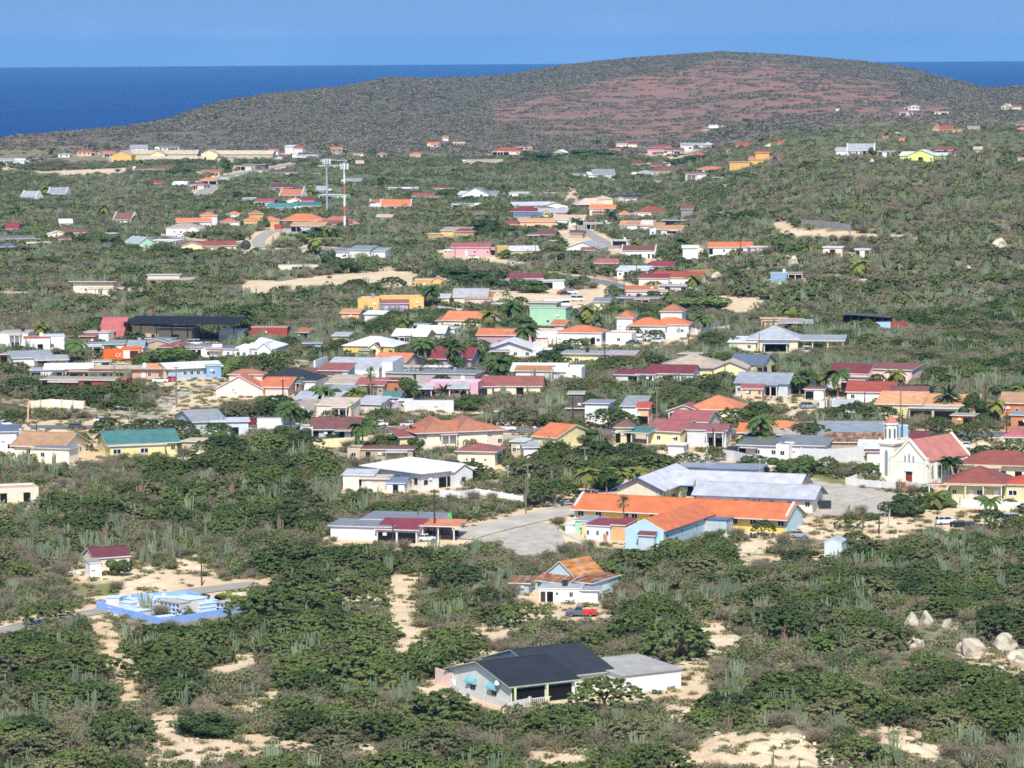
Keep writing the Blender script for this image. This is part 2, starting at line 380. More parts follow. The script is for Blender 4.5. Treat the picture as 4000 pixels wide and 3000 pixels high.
def block(root, x, y, w, d, h, kind, wall, roof, rise=1.5, oh=.5, z0=0, fc=None, t=.16, base=-2.0, ohf=None, nowall=False, ridge='x', gc=None):
    """x = centre, y = front plane, local metres. Adds a 'wall' and a 'roof' part."""
    wmt = wm(wall) if isinstance(wall, str) else wall; rmt = rm(roof) if isinstance(roof, str) else roof; f = fascia(fc) if fc else TRIM
    x0, x1, y0, y1 = x-w/2, x+w/2, y, y+d; b = z0 if z0 > 0 else base; H = z0+h
    ohf = oh if ohf is None else ohf
    W = MB()
    if not nowall:
        if kind == 'p':
            q = .2; W.box(x0, x1, y0, y0+q, b, H, wmt); W.box(x0, x1, y1-q, y1, b, H, wmt); W.box(x0, x0+q, y0+q, y1-q, b, H, wmt); W.box(x1-q, x1, y0+q, y1-q, b, H, wmt)
        else: W.box(x0, x1, y0, y1, b, H, wmt)
        if kind in 'gc': W.prism([(y0, H), (y1, H), ((y0+y1)/2, H+rise)], x0, x1, wmt)
        if kind == 'f': W.prism([(x0, H), (x1, H), ((x0+x1)/2, H+rise)], y0, y1, wmt, 'y')
        if kind == 's': W.prism([(y0, H), (y1, H), (y1, H+rise)] if rise > 0 else [(y0, H), (y1, H), (y0, H-rise)], x0, x1, wmt)
        if kind == 'c':
            for xa, xb in ((x0-.3, x0), (x1, x1+.3)):
                W.prism([(y0-.3, b), (y1+.3, b), (y1+.3, H+.1), (y1-d*.2, H+rise*.45+.25), ((y0+y1)/2+.25, H+rise+.6), ((y0+y1)/2-.25, H+rise+.6), (y0+d*.2, H+rise*.45+.25), (y0-.3, H+.1)], xa, xb, TRIM)
    wo = W.build('wall', root) if W.v else None
    Rf = MB(); e = .012
    if kind == 'F': Rf.box(x0-oh, x1+oh, y0-ohf, y1+oh, H+e, H+e+t, f, rmt)
    elif kind == 'p': Rf.box(x0+.21, x1-.21, y0+.21, y1-.21, H-.45, H-.35, f, rmt)
    elif kind == 'h':
        z = H+e; a = [(x0-oh, y0-ohf), (x1+oh, y0-ohf), (x1+oh, y1+oh), (x0-oh, y1+oh)]
        W2, D2 = w+2*oh, d+oh+ohf; cy = (y0-ohf+y1+oh)/2
        if W2 >= D2: k = (W2-D2)/2; rd = [(x-k-.05, cy), (x+k+.05, cy)]
        else: k = (D2-W2)/2; rd = [(x, cy-k-.05), (x, cy+k+.05)]
        vs = [(p[0], p[1], z) for p in a]+[(p[0], p[1], z+t) for p in a]+[(p[0], p[1], z+t+rise) for p in rd]
        Rf.add(vs[:8], [(3,2,1,0), (0,1,5,4), (1,2,6,5), (2,3,7,6), (3,0,4,7)], f)
        fs = [(4,5,9,8), (5,6,9), (6,7,8,9), (7,4,8)] if W2 >= D2 else [(4,5,8), (5,6,9,8), (6,7,9), (7,4,8,9)]
        n = len(Rf.v); Rf.add(vs[4:], [tuple(i-4 for i in q) for q in fs], rmt)
        mb2 = MB()
    elif kind in 'gc':
        s = rise/(d/2); xa, xb = (x0-oh, x1+oh) if kind == 'g' else (x0+.01, x1-.01); m = (y0+y1)/2; ze = H+e
        pr = [(y0-ohf, ze-s*ohf), (m, ze+rise), (y1+oh, ze-s*oh), (y1+oh, ze-s*oh+t), (m, ze+rise+t), (y0-ohf, ze-s*ohf+t)]
        Rf.prism(pr, xa, xb, rmt, 'x', f)
        Rf.box(xa, xb, y0-ohf-.03, y0-ohf-.002, ze-s*ohf-.03, ze-s*ohf+t-.02, f)
        if kind == 'g': Rf.box(xa, xb, m-.16, m+.16, ze+rise+t-.03, ze+rise+t+.05, rmt)
    elif kind == 'f':
        s = rise/(w/2); ze = H+e
        Rf.prism([(x0-oh, ze-s*oh), (x, ze+rise), (x1+oh, ze-s*oh), (x1+oh, ze-s*oh+t), (x, ze+rise+t), (x0-oh, ze-s*oh+t)], y0-ohf, y1+oh, rmt, 'y', f)
    elif kind == 's':
        ze = H+e+(0 if rise > 0 else -rise); s = rise/d
        Rf.prism([(y0-ohf, ze-s*ohf), (y1+oh, ze+s*(d+oh)), (y1+oh, ze+s*(d+oh)+t), (y0-ohf, ze-s*ohf+t)], x0-oh, x1+oh, rmt, 'x', f)
        Rf.box(x0-oh, x1+oh, y0-ohf-.03, y0-ohf-.002, ze-s*ohf-.02, ze-s*ohf+t-.01, f)
    ro = Rf.build('roof', root)
    return wo, ro
FOOT = []   # (x, y, yaw, x0, x1, y0, y1) footprints that plants keep clear of
def facade(root, s, x0, x1, y, h, ang, far, z0=0, fm=None, ox=0, dm=None):
    if not s: return
    n = len(s); w = (x1-x0)/n
    for i, ch in enumerate(s):
        u = x0+(i+.5)*w
        px, py = (u, y) if ang == 0 else ((y, -u) if False else (0, 0))
        if ang == 0: P = (u, y)
        elif ang > 0: P = (y, u)           # right end wall, faces +x
        else: P = (y, u)                   # left end wall, faces -x
        if ch == 'w': window(root, P[0], P[1], z0+.95, min(1.15, w*.6), min(1.15, h*.42), ang, fm, far)
        elif ch == 'W': window(root, P[0], P[1], z0+.85, min(2.1, w*.75), min(1.25, h*.45), ang, fm, far)
        elif ch == 's': window(root, P[0], P[1], z0+1.3, .6, .6, ang, fm, far)
        elif ch == 'd': door(root, P[0], P[1], z0, .95, min(2.1, h*.8), ang, dm)
        elif ch == 'D': door(root, P[0], P[1], z0, 1.0, min(2.1, h*.8), ang, TRIM)
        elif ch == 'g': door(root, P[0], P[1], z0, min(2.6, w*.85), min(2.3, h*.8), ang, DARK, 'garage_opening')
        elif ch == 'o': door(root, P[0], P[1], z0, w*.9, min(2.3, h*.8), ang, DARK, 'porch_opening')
def H(cx, by, wpx, yaw, kind, wall, roof, label, d=9, h=2.8, rise=1.6, oh=.5, f=None, sd=None, x=(), name='house', cat='house', fc=None, ohf=None, fm=None, grp=None, ww=None, clear=14, dm=None):
    if abs(yaw) < 12 and ww is None and not x and name == 'house': yaw += (1 if int(cx) % 2 else -1)*(4+(cx*7+by*3) % 11)
    p = at(cx, by); q = ppm(p); a = R_(yaw); w = ww or wpx/q/math.cos(a); far = q < 7.4
    root = empty(name, p, a, label, cat, grp)
    block(root, 0, 0, w, d, h, kind, wall, roof, rise, oh, fc=fc, ohf=ohf)
    rr = random.Random(int(cx*13+by*5))
    if not x and w > 9 and kind not in 'pc' and name == 'house' and f != '':
        c_ = rr.randint(0, 4); e_ = rr.choice((-1, 1))
        if c_ in (0, 1): x = [dict(x=e_*w*rr.uniform(.1, .28), y=-2.2, w=min(w*.45, rr.uniform(3.5, 6)), d=2.2, h=h-.35, k='s', rise=.3, roof=rr.choice((roof, 'T', 's', 'm')), posts=3, oh=.2)]
        elif c_ == 2: x = [dict(x=e_*(w/2+1.6), y=rr.uniform(.5, 2), w=3.2, d=5, h=h-.5, k='F', roof=rr.choice('WTs'), oh=.25, f='g')]
        elif c_ == 3: x = [dict(x=e_*w*.25, y=-1.6, w=w*.36, d=d*.7, h=h-.1, k='f', rise=rise*.7, f='w', oh=.4)]
        else: x = [dict(x=e_*(w/2+1.4), y=-.8, w=3, d=6, h=h+.5, k='p', f='w'), dict(x=-e_*w*.2, y=-1.4, w=w*.4, d=1.4, h=h-.5, k='s', rise=.35, roof=rr.choice(('m', 'S', roof)), nowall=True, oh=.1)]
    if not far and w > 7 and rr.random() < .6 and kind in 'Fp':
        mb = MB(); u_ = rr.uniform(-.3, .3)*w; mb.tube((u_, d*.5, h), (u_, d*.5, h+1.3), .55, .55, PM(rr.choice(('e8e8e4', '30343a', '8898a8')), .6), 12); mb.build('water_tank', root)
    if not far and rr.random() < .6:
        mb = MB(); u_ = rr.uniform(-.4, .4)*w; mb.box(u_-.4, u_+.4, -.35, 0, h*.55, h*.55+.55, TRIM); mb.build('air_conditioner', root)
    if f is None: f = ''.join(random.Random(int(cx*7+by)).choice('wWw.s') for _ in range(max(2, int(w/3.2))))
    facade(root, f, -w/2, w/2, 0, h, 0, far, fm=fm, dm=dm)
    if sd is None: sd = 'w.w' if abs(yaw) > 12 else ''
    if sd:
        if yaw < 0: facade(root, sd, 0, d, w/2, h, math.pi/2, far, fm=fm)
        else: facade(root, sd, 0, d, -w/2, h, -math.pi/2, far, fm=fm)
    X0, X1, Y0, Y1 = -w/2, w/2, 0, d
    for b in x:
        b = dict(b); bx = b.pop('x', 0); byy = b.pop('y', 0); bw = b.pop('w', 4); bd = b.pop('d', 5); bh = b.pop('h', h); bk = b.pop('k', 'F')
        ff = b.pop('f', None); wl = b.pop('wall', wall); rf = b.pop('roof', roof); z0 = b.get('z0', 0); posts = b.pop('posts', 0)
        b.setdefault('fc', fc)
        if posts:
            b['nowall'] = True
            block(root, bx, byy, bw, bd, bh, bk, wl, rf, **b)
            for i in range(posts):
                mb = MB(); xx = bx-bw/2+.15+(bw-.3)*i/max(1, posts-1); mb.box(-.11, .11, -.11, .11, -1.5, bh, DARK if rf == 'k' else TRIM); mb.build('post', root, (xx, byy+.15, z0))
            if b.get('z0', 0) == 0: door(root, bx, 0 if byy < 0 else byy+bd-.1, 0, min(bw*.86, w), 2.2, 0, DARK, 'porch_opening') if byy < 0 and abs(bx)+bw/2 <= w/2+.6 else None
        else:
            block(root, bx, byy, bw, bd, bh, bk, wl, rf, **b)
            if ff: facade(root, ff, bx-bw/2, bx+bw/2, byy, bh, 0, far, z0, fm=fm)
        X0 = min(X0, bx-bw/2); X1 = max(X1, bx+bw/2); Y0 = min(Y0, byy); Y1 = max(Y1, byy+bd)
    FOOT.append((p.x, p.y, a, X0, X1, Y0, Y1, clear))
    return root
def wall_line(pts, h, c, label, t=.2, posts=0, name='garden_wall', cat='wall', pc=None, cap=None, grp=None):
    P = [at(*q) for q in pts]; o = P[0]; root = empty(name, o, 0, label, cat, grp)
    mt = wm(c) if isinstance(c, str) else c; pm = wm(pc) if pc else mt
    for a, b in zip(P, P[1:]):
        d = b-a; L = math.hypot(d.x, d.y); ang = math.atan2(d.y, d.x); n = max(1, int(L/4))
        mb = MB()
        for i in range(n):
            A = a.lerp(b, i/n); B = a.lerp(b, (i+1)/n); zb = min(A.z, B.z)-1.2; za = max(A.z, B.z)+h
            l0, l1 = L*i/n, L*(i+1)/n
            mb.add([(l0, -t/2, A.z-1.2-a.z), (l1, -t/2, B.z-1.2-a.z), (l1, t/2, B.z-1.2-a.z), (l0, t/2, A.z-1.2-a.z), (l0, -t/2, A.z+h-a.z), (l1, -t/2, B.z+h-a.z), (l1, t/2, B.z+h-a.z), (l0, t/2, A.z+h-a.z)],
                   [(3,2,1,0), (0,1,5,4), (1,2,6,5), (2,3,7,6), (3,0,4,7), (4,5,6,7)], mt)
        mb.build('panel', root, a-o, ang)
        FOOT.append((a.x, a.y, ang, 0, L, -.6, .6, 5))
        if posts:
            m = max(1, round(L/posts))
            for i in range(m+1):
                A = a.lerp(b, i/m); g = float(T(A.x, A.y)); pb = MB(); pb.box(-.18, .18, -.18, .18, -1, h+.18, pm); pb.build('post', root, Vector((A.x, A.y, g))-o, ang)
    return root
# ------------------------------------------------------------------ vehicles
VH = dict(
 suv=dict(L=4.4, W=1.85, body=[(-2.2,.35),(2.2,.35),(2.2,.8),(2.05,1.0),(1.15,1.12),(-2.15,1.12),(-2.2,.8)], gl=[(-2.1,1.12),(1.15,1.12),(.45,1.66),(-1.85,1.66)]),
 hatch=dict(L=3.8, W=1.65, body=[(-1.85,.3),(1.9,.3),(1.9,.7),(1.75,.88),(.95,1.0),(-1.85,1.0)], gl=[(-1.8,1.0),(1.0,1.0),(.35,1.45),(-1.5,1.45)]),
 sedan=dict(L=4.4, W=1.72, body=[(-2.15,.3),(2.2,.3),(2.2,.68),(2.0,.85),(1.0,.95),(-1.5,.95),(-2.15,.9)], gl=[(-1.6,.94),(1.05,.94),(.4,1.4),(-1.0,1.4)]),
 van=dict(L=4.7, W=1.75, body=[(-2.35,.35),(2.35,.35),(2.35,.85),(2.15,1.15),(-2.35,1.15)], gl=[(-2.33,1.15),(2.1,1.15),(1.45,1.95),(-2.3,1.95)]),
 panelvan=dict(L=4.9, W=1.85, body=[(-2.45,.35),(2.45,.35),(2.45,.85),(2.2,1.1),(1.2,1.15),(1.1,1.95),(-2.45,1.95)], gl=[(1.1,1.12),(2.15,1.12),(1.5,1.9),(1.1,1.9)]),
 pickup=dict(L=5.1, W=1.8, body=[(-2.5,.45),(2.5,.45),(2.5,.85),(2.35,1.05),(1.3,1.15),(-.3,1.15),(-.3,1.05),(-2.5,1.05)], gl=[(-.35,1.13),(1.3,1.13),(.7,1.68),(-.2,1.68)]))
def tyre_mesh():
    mb = MB(); mb.tube((0, -.11, 0), (0, .11, 0), .33, .33, PM('161616', .8), 14); return mb.mesh('tyre')
def rim_mesh():
    mb = MB(); mb.tube((0, -.12, 0), (0, .12, 0), .2, .2, METAL, 10); return mb.mesh('rim')
def car(px, py, typ, colr, head, label, cat='car', bed=None, scale=1, grp=None, rack=False, name=None):
    p = at(px, py); v = VH[typ]; W = v['W']; Lh = v['L']/2
    root = empty(name or {'suv': 'parked_car', 'van': 'minibus', 'panelvan': 'van', 'pickup': 'pickup_truck'}.get(typ, 'parked_car'), p+Vector((0, 0, .0)), R_(head), label, cat, grp)
    root.scale = (scale,)*3
    pm = PM(colr, .3, 'paint')
    mb = MB()
    if typ == 'pickup':
        bm_ = PM(bed, .35, 'paint') if bed else pm
        mb.prism([(-.3,.45),(2.5,.45),(2.5,.85),(2.35,1.05),(1.3,1.15),(-.3,1.15)], -W/2, W/2, pm, 'y')
        mb.box(-2.5, -.31, -W/2, W/2, .45, .62, bm_)
        mb.box(-2.5, -.31, -W/2, -W/2+.08, .62, 1.08, bm_); mb.box(-2.5, -.31, W/2-.08, W/2, .62, 1.08, bm_); mb.box(-2.5, -2.42, -W/2+.08, W/2-.08, .62, 1.08, bm_)
    else: mb.prism(v['body'], -W/2, W/2, pm, 'y')
    g = v['gl']; top = g[2][1]
    mb.box(g[3][0]-.02, g[2][0]+.02, -W/2+.14, W/2-.14, top-.01, top+.05, pm)
    if typ != 'panelvan':
        for xx in (g[3][0]+.03, (g[3][0]+g[2][0])/2): mb.box(xx, xx+.09, -W/2+.045, W/2-.045, g[0][1], top, pm)
    b = mb.build('body', root)
    bv = b.modifiers.new('b', 'BEVEL'); bv.width = .05; bv.segments = 2; bv.limit_method = 'ANGLE'
    gb = MB(); i = .06; j = .16
    vs = []
    for s in (-1, 1): vs += [(g[0][0], s*(W/2-i), g[0][1]-.02), (g[1][0], s*(W/2-i), g[1][1]-.02), (g[2][0], s*(W/2-j), g[2][1]), (g[3][0], s*(W/2-j), g[3][1])]
    gb.add(vs, [(0,1,2,3), (7,6,5,4), (0,4,5,1), (1,5,6,2), (2,6,7,3), (3,7,4,0)], GLASS); gb.build('window', root)
    wx = v['L']*.31
    for sx in (-1, 1):
        for sy in (-1, 1):
            w = link('wheel', unit('tyre', tyre_mesh), root, (sx*wx, sy*(W/2-.1), .33)); link('rim', unit('rim', rim_mesh), w)
    for sy in (-1, 1):
        h = MB(); h.box(Lh-.1, Lh+.02, -.17, .17, -.08, .08, PM('d8d8d0', .15)); h.build('headlight', root, (0, sy*(W/2-.25), .74))
        h = MB(); h.box(-Lh-.02, -Lh+.1, -.1, .1, -.12, .12, PM('8a1010', .3)); h.build('taillight', root, (0, sy*(W/2-.2), .85))
    if rack:
        h = MB()
        for xx in (-2.2, .9): 
            for s in (-1, 1): h.box(xx, xx+.06, s*.8-.03, s*.8+.03, .9, 2.0, TRIM)
        for k in range(9): h.box(-2.6+k*.6, -2.3+k*.6, -.8, .8, 2.0, 2.06, TRIM if k % 2 else PM('a02018', .5))
        h.build('roof_rack', root)
    return root
# ------------------------------------------------------------------ poles, lamps, signs
def pole(px, yb, yt, label, arm=1, c='5a4636', r=.14, tf=False, grp='wooden utility poles'):
    p = at(px, yb); q = ppm(p); h = (yb-yt)/q
    root = empty('utility_pole', p, R_(random.uniform(-25, 25)), label, 'utility pole', grp)
    mt = PM(c, .85); mb = MB(); mb.tube((0, 0, -.5), (0, 0, h), r, r*.7, mt, 8); mb.build('shaft', root)
    if arm:
        for k in range(arm):
            mb = MB(); z = h-.35-k*.8; mb.box(-1.05, 1.05, -.06, .06, z-.07, z+.07, mt)
            for xx in (-.95, -.35, .35, .95): mb.tube((xx, 0, z+.07), (xx, 0, z+.26), .05, .04, TRIM, 6)
            mb.build('crossarm', root)
    if tf:
        mb = MB(); mb.tube((.32, -.1, h-3.1), (.32, -.1, h-2.2), .24, .24, PM('a8acb0', .5), 10); mb.build('transformer', root)
    return root
def lamp(px, yb, yt, dx, label, c='a8acae', cat='street lamp'):
    p = at(px, yb); q = ppm(p); h = (yb-yt)/q; root = empty('street_lamp', p, 0, label, cat, 'street lamps')
    mt = PM(c, .5); mb = MB(); mb.tube((0, 0, -.4), (0, 0, h), .11, .07, mt, 8); mb.build('pole', root)
    mb = MB(); mb.tube((0, 0, h-.1), (dx, 0, h+.25), .05, .04, mt, 6); mb.build('arm', root)
    mb = MB(); mb.box(dx-.35, dx+.35, -.14, .14, h+.16, h+.32, PM('d0d2d0', .4)); mb.build('lamp_head', root)
def sign(px, yb, yt, shape, label, name='road_sign', words=None):
    p = at(px, yb); q = ppm(p); h = (yb-yt)/q; root = empty(name, p, 0, label, 'road sign')
    mb = MB(); mb.tube((0, 0, -.3), (0, 0, h-.05), .05, .05, PM('b8bcb4', .5), 7); mb.build('post', root)
    mb = MB()
    if shape == 'tri':
        mb.prism([(-.5, h-.9), (.5, h-.9), (0, h)], -.1, -.06, PM('b02018', .5), 'y'); mb.prism([(-.36, h-.82), (.36, h-.82), (0, h-.17)], -.12, -.095, PM('f0f0ea', .5), 'y')
    elif shape == 'yield':
        mb.prism([(-.5, h), (.5, h), (0, h-.9)], -.1, -.06, PM('b02018', .5), 'y'); mb.prism([(-.34, h-.09), (.34, h-.09), (0, h-.7)], -.12, -.095, PM('f0f0ea', .5), 'y')
    mb.build('plate', root)
# ------------------------------------------------------------------ boulders
def boulder_mesh(seed):
    import bmesh
    from mathutils import noise
    bm = bmesh.new(); bmesh.ops.create_icosphere(bm, subdivisions=4, radius=1)
    o = Vector((seed*7.3, seed*1.7, 0)); r_ = random.Random(seed+50); PLN = [(Vector((r_.gauss(0, 1), r_.gauss(0, 1), r_.gauss(.2, .7))).normalized(), r_.uniform(.55, .85)) for _ in range(9)]
    for v in bm.verts:
        c = v.co.copy(); d = noise.noise(c*.9+o)*.3+noise.noise(c*2.3+o)*.1+noise.noise(c*6+o)*.03
        cr = abs(noise.noise(c*1.4+o*2)); d -= max(0, .07-cr)*1.6
        v.co = c*(1+d)
        for pn_, pd in PLN:
            e = v.co.dot(pn_)-pd
            if e > 0: v.co -= pn_*e*.93
        v.co.z *= .8
    me = bpy.data.meshes.new('boulder'); bm.to_mesh(me); bm.free(); me.polygons.foreach_set('use_smooth', [True]*len(me.polygons)); me.materials.append(PM('d2c6ae', .9, 'rock')); return me
BM = [boulder_mesh(i) for i in range(6)]
_bi = 0
def boulder(px, py, wpx, hr, label, grp=None):
    """px,py = base centre, wpx = width in pixels, hr = height / width"""
    global _bi
    p = at(px, py); q = ppm(p); w = wpx/q*1.12; _bi += 1
    o = link('boulder', BM[_bi % 6], None, p+Vector((0, 0, w*hr*.28)), _bi*1.3, (w/2.1, w/2.3, w*hr/1.45)); tag(o, label, 'boulder', grp)
    FOOT.append((p.x, p.y, 0, -w*.4, w*.4, -w*.3, w*.3, w*2.2)); return o
def rubble(px, py, w, n, label, c='b8ab96'):
    p = at(px, py); mb = MB(); q = ppm(p); r = random.Random(px); W = w/q
    for i in range(n):
        x = r.gauss(0, W*.25); y = r.gauss(0, W*.2); s = r.uniform(.12, .4); z = float(T(p.x+x, p.y+y))-p.z
        a = r.uniform(0, 6); mb.prism([(x-s, z-.1), (x+s, z-.1), (x+s*.6, z+s*.7), (x-s*.5, z+s*.9)], y-s*.7, y+s*.6, PM(c, .9))
    o = mb.build('rubble_heap', None, p); tag(o, label, 'rubble', None, 'stuff')
# ------------------------------------------------------------------ ground zones (polygons and lines in photo pixels, laid on the ground)
GW, GH = 2000, 1500    # mask grid, 2 px cells
def poly_mask(pts):
    m = np.zeros((GH, GW), bool); X = (np.arange(GW)+.5)*2; Y = (np.arange(GH)+.5)*2; P = np.array(pts, float)
    y0, y1 = max(0, int(P[:, 1].min()/2)), min(GH, int(P[:, 1].max()/2)+1)
    for j in range(y0, y1):
        yy = Y[j]; xs = []
        for k in range(len(P)):
            a, b = P[k], P[(k+1) % len(P)]
            if (a[1] > yy) != (b[1] > yy): xs.append(a[0]+(yy-a[1])*(b[0]-a[0])/(b[1]-a[1]))
        xs.sort()
        for k in range(0, len(xs)-1, 2): m[j, (X >= xs[k]) & (X <= xs[k+1])] = True
    return m
Zdirt = [
 [(0,1138),(290,1136),(400,1118),(560,1122),(560,1140),(300,1150),(0,1155)],
 [(930,1092),(1100,1098),(1240,1078),(1480,1062),(1640,1060),(1640,1120),(1560,1135),(1400,1112),(1240,1118),(1130,1142),(960,1150)],
 [(0,655),(170,668),(500,655),(500,680),(330,690),(200,690),(90,672),(0,676)],
 [(2760,1150),(2990,1165),(2980,1190),(2930,1225),(2830,1228),(2800,1190)],
 [(2010,1125),(2440,1130),(2400,1180),(2280,1215),(2230,1240),(1990,1190),(1880,1170)],
 [(3015,865),(3090,868),(3120,905),(3110,935),(3060,930)],
 [(3120,895),(3320,905),(3430,915),(3430,930),(3200,925),(3110,920)],
 [(250,2320),(460,2330),(500,2230),(560,2200),(760,2250),(960,2270),(960,2300),(600,2335),(420,2350),(260,2335)],
 [(350,2430),(430,2435),(450,2470),(455,2530),(520,2600),(545,2650),(520,2720),(530,2745),(470,2745),(470,2700),(440,2660),(390,2580),(385,2500)],
 [(570,2790),(690,2770),(700,2850),(760,2875),(1000,2865),(1150,2890),(1180,2930),(900,2960),(800,3000),(570,3000),(560,2930),(610,2880),(600,2830)],
 [(1310,2310),(1560,2330),(1540,2370),(1440,2375),(1320,2360)],
 [(1530,2260),(1620,2255),(1600,2350),(1620,2450),(1610,2560),(1560,2560),(1540,2450),(1530,2340)],
 [(1700,2590),(1740,2560),(1950,2540),(2050,2590),(1900,2620),(1740,2630)],
 [(1840,2450),(2050,2370),(2330,2350),(2420,2420),(2120,2440),(1960,2510),(1840,2520)],
 [(2600,2680),(2640,2600),(2700,2560),(2770,2590),(2760,2700),(2700,2760),(2760,2800),(2640,2770),(2540,2720)],
 [(2680,2420),(2900,2440),(2900,2540),(2760,2560)],
 [(2560,2990),(2640,2960),(2700,2930),(2800,2870),(2900,2850),(3140,2870),(3180,2920),(3330,2970),(3340,3000),(2560,3000)],
 [(3380,2850),(3520,2830),(3640,2880),(3700,2920),(3660,3000),(3600,2960),(3480,2910),(3330,2900)],
 [(1870,2700),(2060,2760),(1960,2800),(1750,2720)],
 [(2050,2930),(2300,2950),(2340,3000),(2050,3000)],
 [(3060,2020),(3480,2040),(3560,2100),(3300,2120),(3100,2090),(3010,2150),(2900,2180),(2860,2150)],
 [(3380,1990),(3620,1960),(4000,1990),(4000,2060),(3660,2080),(3440,2070)],
 [(2480,1030),(2560,1000),(2600,1010),(2560,1040)],
 [(0,1560),(300,1590),(420,1600),(640,1610),(700,1520),(860,1500),(1240,1440),(1250,1470),(1000,1560),(620,1640),(360,1620),(0,1585)],
 [(0,1640),(1000,1640),(1000,1660),(0,1660)],[(0,1680),(420,1690),(470,1740),(330,1760),(160,1720),(0,1700)],
 [(350,1400),(560,1410),(560,1430),(350,1425)],[(560,1500),(700,1500),(770,1530),(620,1530)],
 [(3540,1700),(4000,1706),(4000,1760),(3860,1760),(3760,1770),(3600,1760),(3540,1730)],
 [(2400,1320),(2720,1320),(2720,1350),(2400,1350)],[(2920,1375),(3170,1365),(3170,1385),(2960,1395)],
 [(2180,870),(2290,905),(2330,960),(2420,975),(2600,1000),(2600,1012),(2240,985),(2150,900)],
 [(1700,970),(1790,990),(2100,1030),(2060,1045),(1700,1010)],
 [(800,705),(960,665),(1160,640),(1160,655),(980,685),(900,700),(830,760),(790,765)],
 [(2520,590),(2640,615),(2760,590),(2770,600),(2640,640),(2560,660),(2640,625),(2530,605)],
 [(930,980),(1040,905),(1090,900),(1060,925),(1010,975),(1210,970),(1210,985),(930,995)],
 [(1200,985),(1480,1070),(1500,1075),(1470,1045),(1540,1040),(1560,1050),(1500,1080)],
 [(3180,1560),(3300,1540),(3330,1570),(3200,1610),(3100,1650),(3020,1640)],
 [(2720,920),(2820,830),(2830,845),(2760,870)],[(2230,700),(2270,780),(2300,800),(2200,790)],
 [(900,2760),(1000,2740),(1100,2650),(1130,2700),(1000,2800)],[(800,2620),(900,2560),(1000,2550),(990,2600),(860,2640)],
 [(1240,2780),(1340,2790),(1330,2820),(1250,2810)],[(1070,2880),(1300,2920),(1500,2900),(1480,2950),(1100,2930)],
 [(400,2200),(470,2200),(400,2240),(300,2260),(330,2220)],[(680,2180),(860,2210),(860,2250),(700,2230)],
 [(1880,1370),(2100,1350),(2170,1365),(2420,1335),(2720,1345),(2720,1362),(2400,1364),(2150,1388),(1900,1394)],[(1240,1480),(1660,1562),(1640,1584),(1240,1560)],[(1550,1602),(1980,1600),(1980,1614),(1560,1628)],[(2860,1555),(3200,1550),(3300,1590),(3050,1602)],[(500,1440),(900,1440),(900,1500),(700,1540),(560,1510)],[(60,1690),(420,1690),(470,1745),(330,1765),(150,1730)],
 [(2600,2760),(2720,2790),(2700,2840),(2600,2830)],[(2900,2160),(3100,2180),(3090,2200),(2900,2210)]]
Zroad = [[(2020,1712),(2105,1730),(2090,1744),(2020,1740),(1955,1722),(1950,1704),(1980,1698)],
 [(2950,1868),(3110,1868),(3320,1898),(3480,1922),(3620,1938),(3640,1960),(3500,1975),(3470,2005),(3200,2018),(3060,2000),(3050,1950),(2960,1905)],
 [(1760,2100),(1900,2060),(2000,2040),(2170,2050),(2200,2100),(2210,2140),(2140,2170),(2010,2165),(1850,2110)]]
Zgrass = [[(1020,1430),(1080,1418),(1180,1428),(1180,1445),(1080,1452),(1010,1448)],[(2060,1700),(2200,1695),(2210,1716),(2080,1724)],[(3820,1740),(3960,1745),(3990,1790),(3880,1790)],
 [(760,1560),(860,1520),(800,1570)],[(1600,1615),(2100,1640),(2100,1650),(1600,1640)],[(3000,1815),(3200,1850),(3300,1870),(3260,1900),(3100,1870)],[(2560,1850),(2720,1830),(2700,1860),(2560,1880)],
 [(3480,2040),(3600,2030),(3560,2070),(3440,2080)],[(700,2300),(860,2280),(850,2300),(720,2320)],[(1530,2400),(1580,2380),(1580,2520),(1480,2500)],[(2700,2720),(2760,2720),(2770,2790),(2710,2780)],
 [(1200,930),(1340,925),(1360,960),(1200,950)],[(1090,920),(1190,930),(1180,960),(1060,955)],[(300,2200),(480,2250),(440,2330),(300,2310),(220,2260)],[(1900,1870),(2100,1880),(2060,1900),(1900,1890)],[(1800,1830),(2000,1830),(2060,1870),(1900,1870)]]
Zred = [[(1900,400),(2150,355),(2400,305),(2650,280),(2800,225),(3050,235),(3250,290),(3480,325),(3560,385),(3350,440),(3000,455),(2830,480),(2720,540),(2450,560),(2150,530),(1930,470)],
 [(3340,440),(3700,400),(3760,420),(3500,470),(3300,470)],[(0,535),(200,535),(300,545),(100,560),(0,560)]]
M_dirt = np.zeros((GH, GW), bool); M_road = M_dirt.copy(); M_grass = M_dirt.copy(); M_red = M_dirt.copy()
for p in Zdirt: M_dirt |= poly_mask(p)
for p in Zroad: M_road |= poly_mask(p)
for p in Zgrass: M_grass |= poly_mask(p)
for p in Zred: M_red |= poly_mask(p)
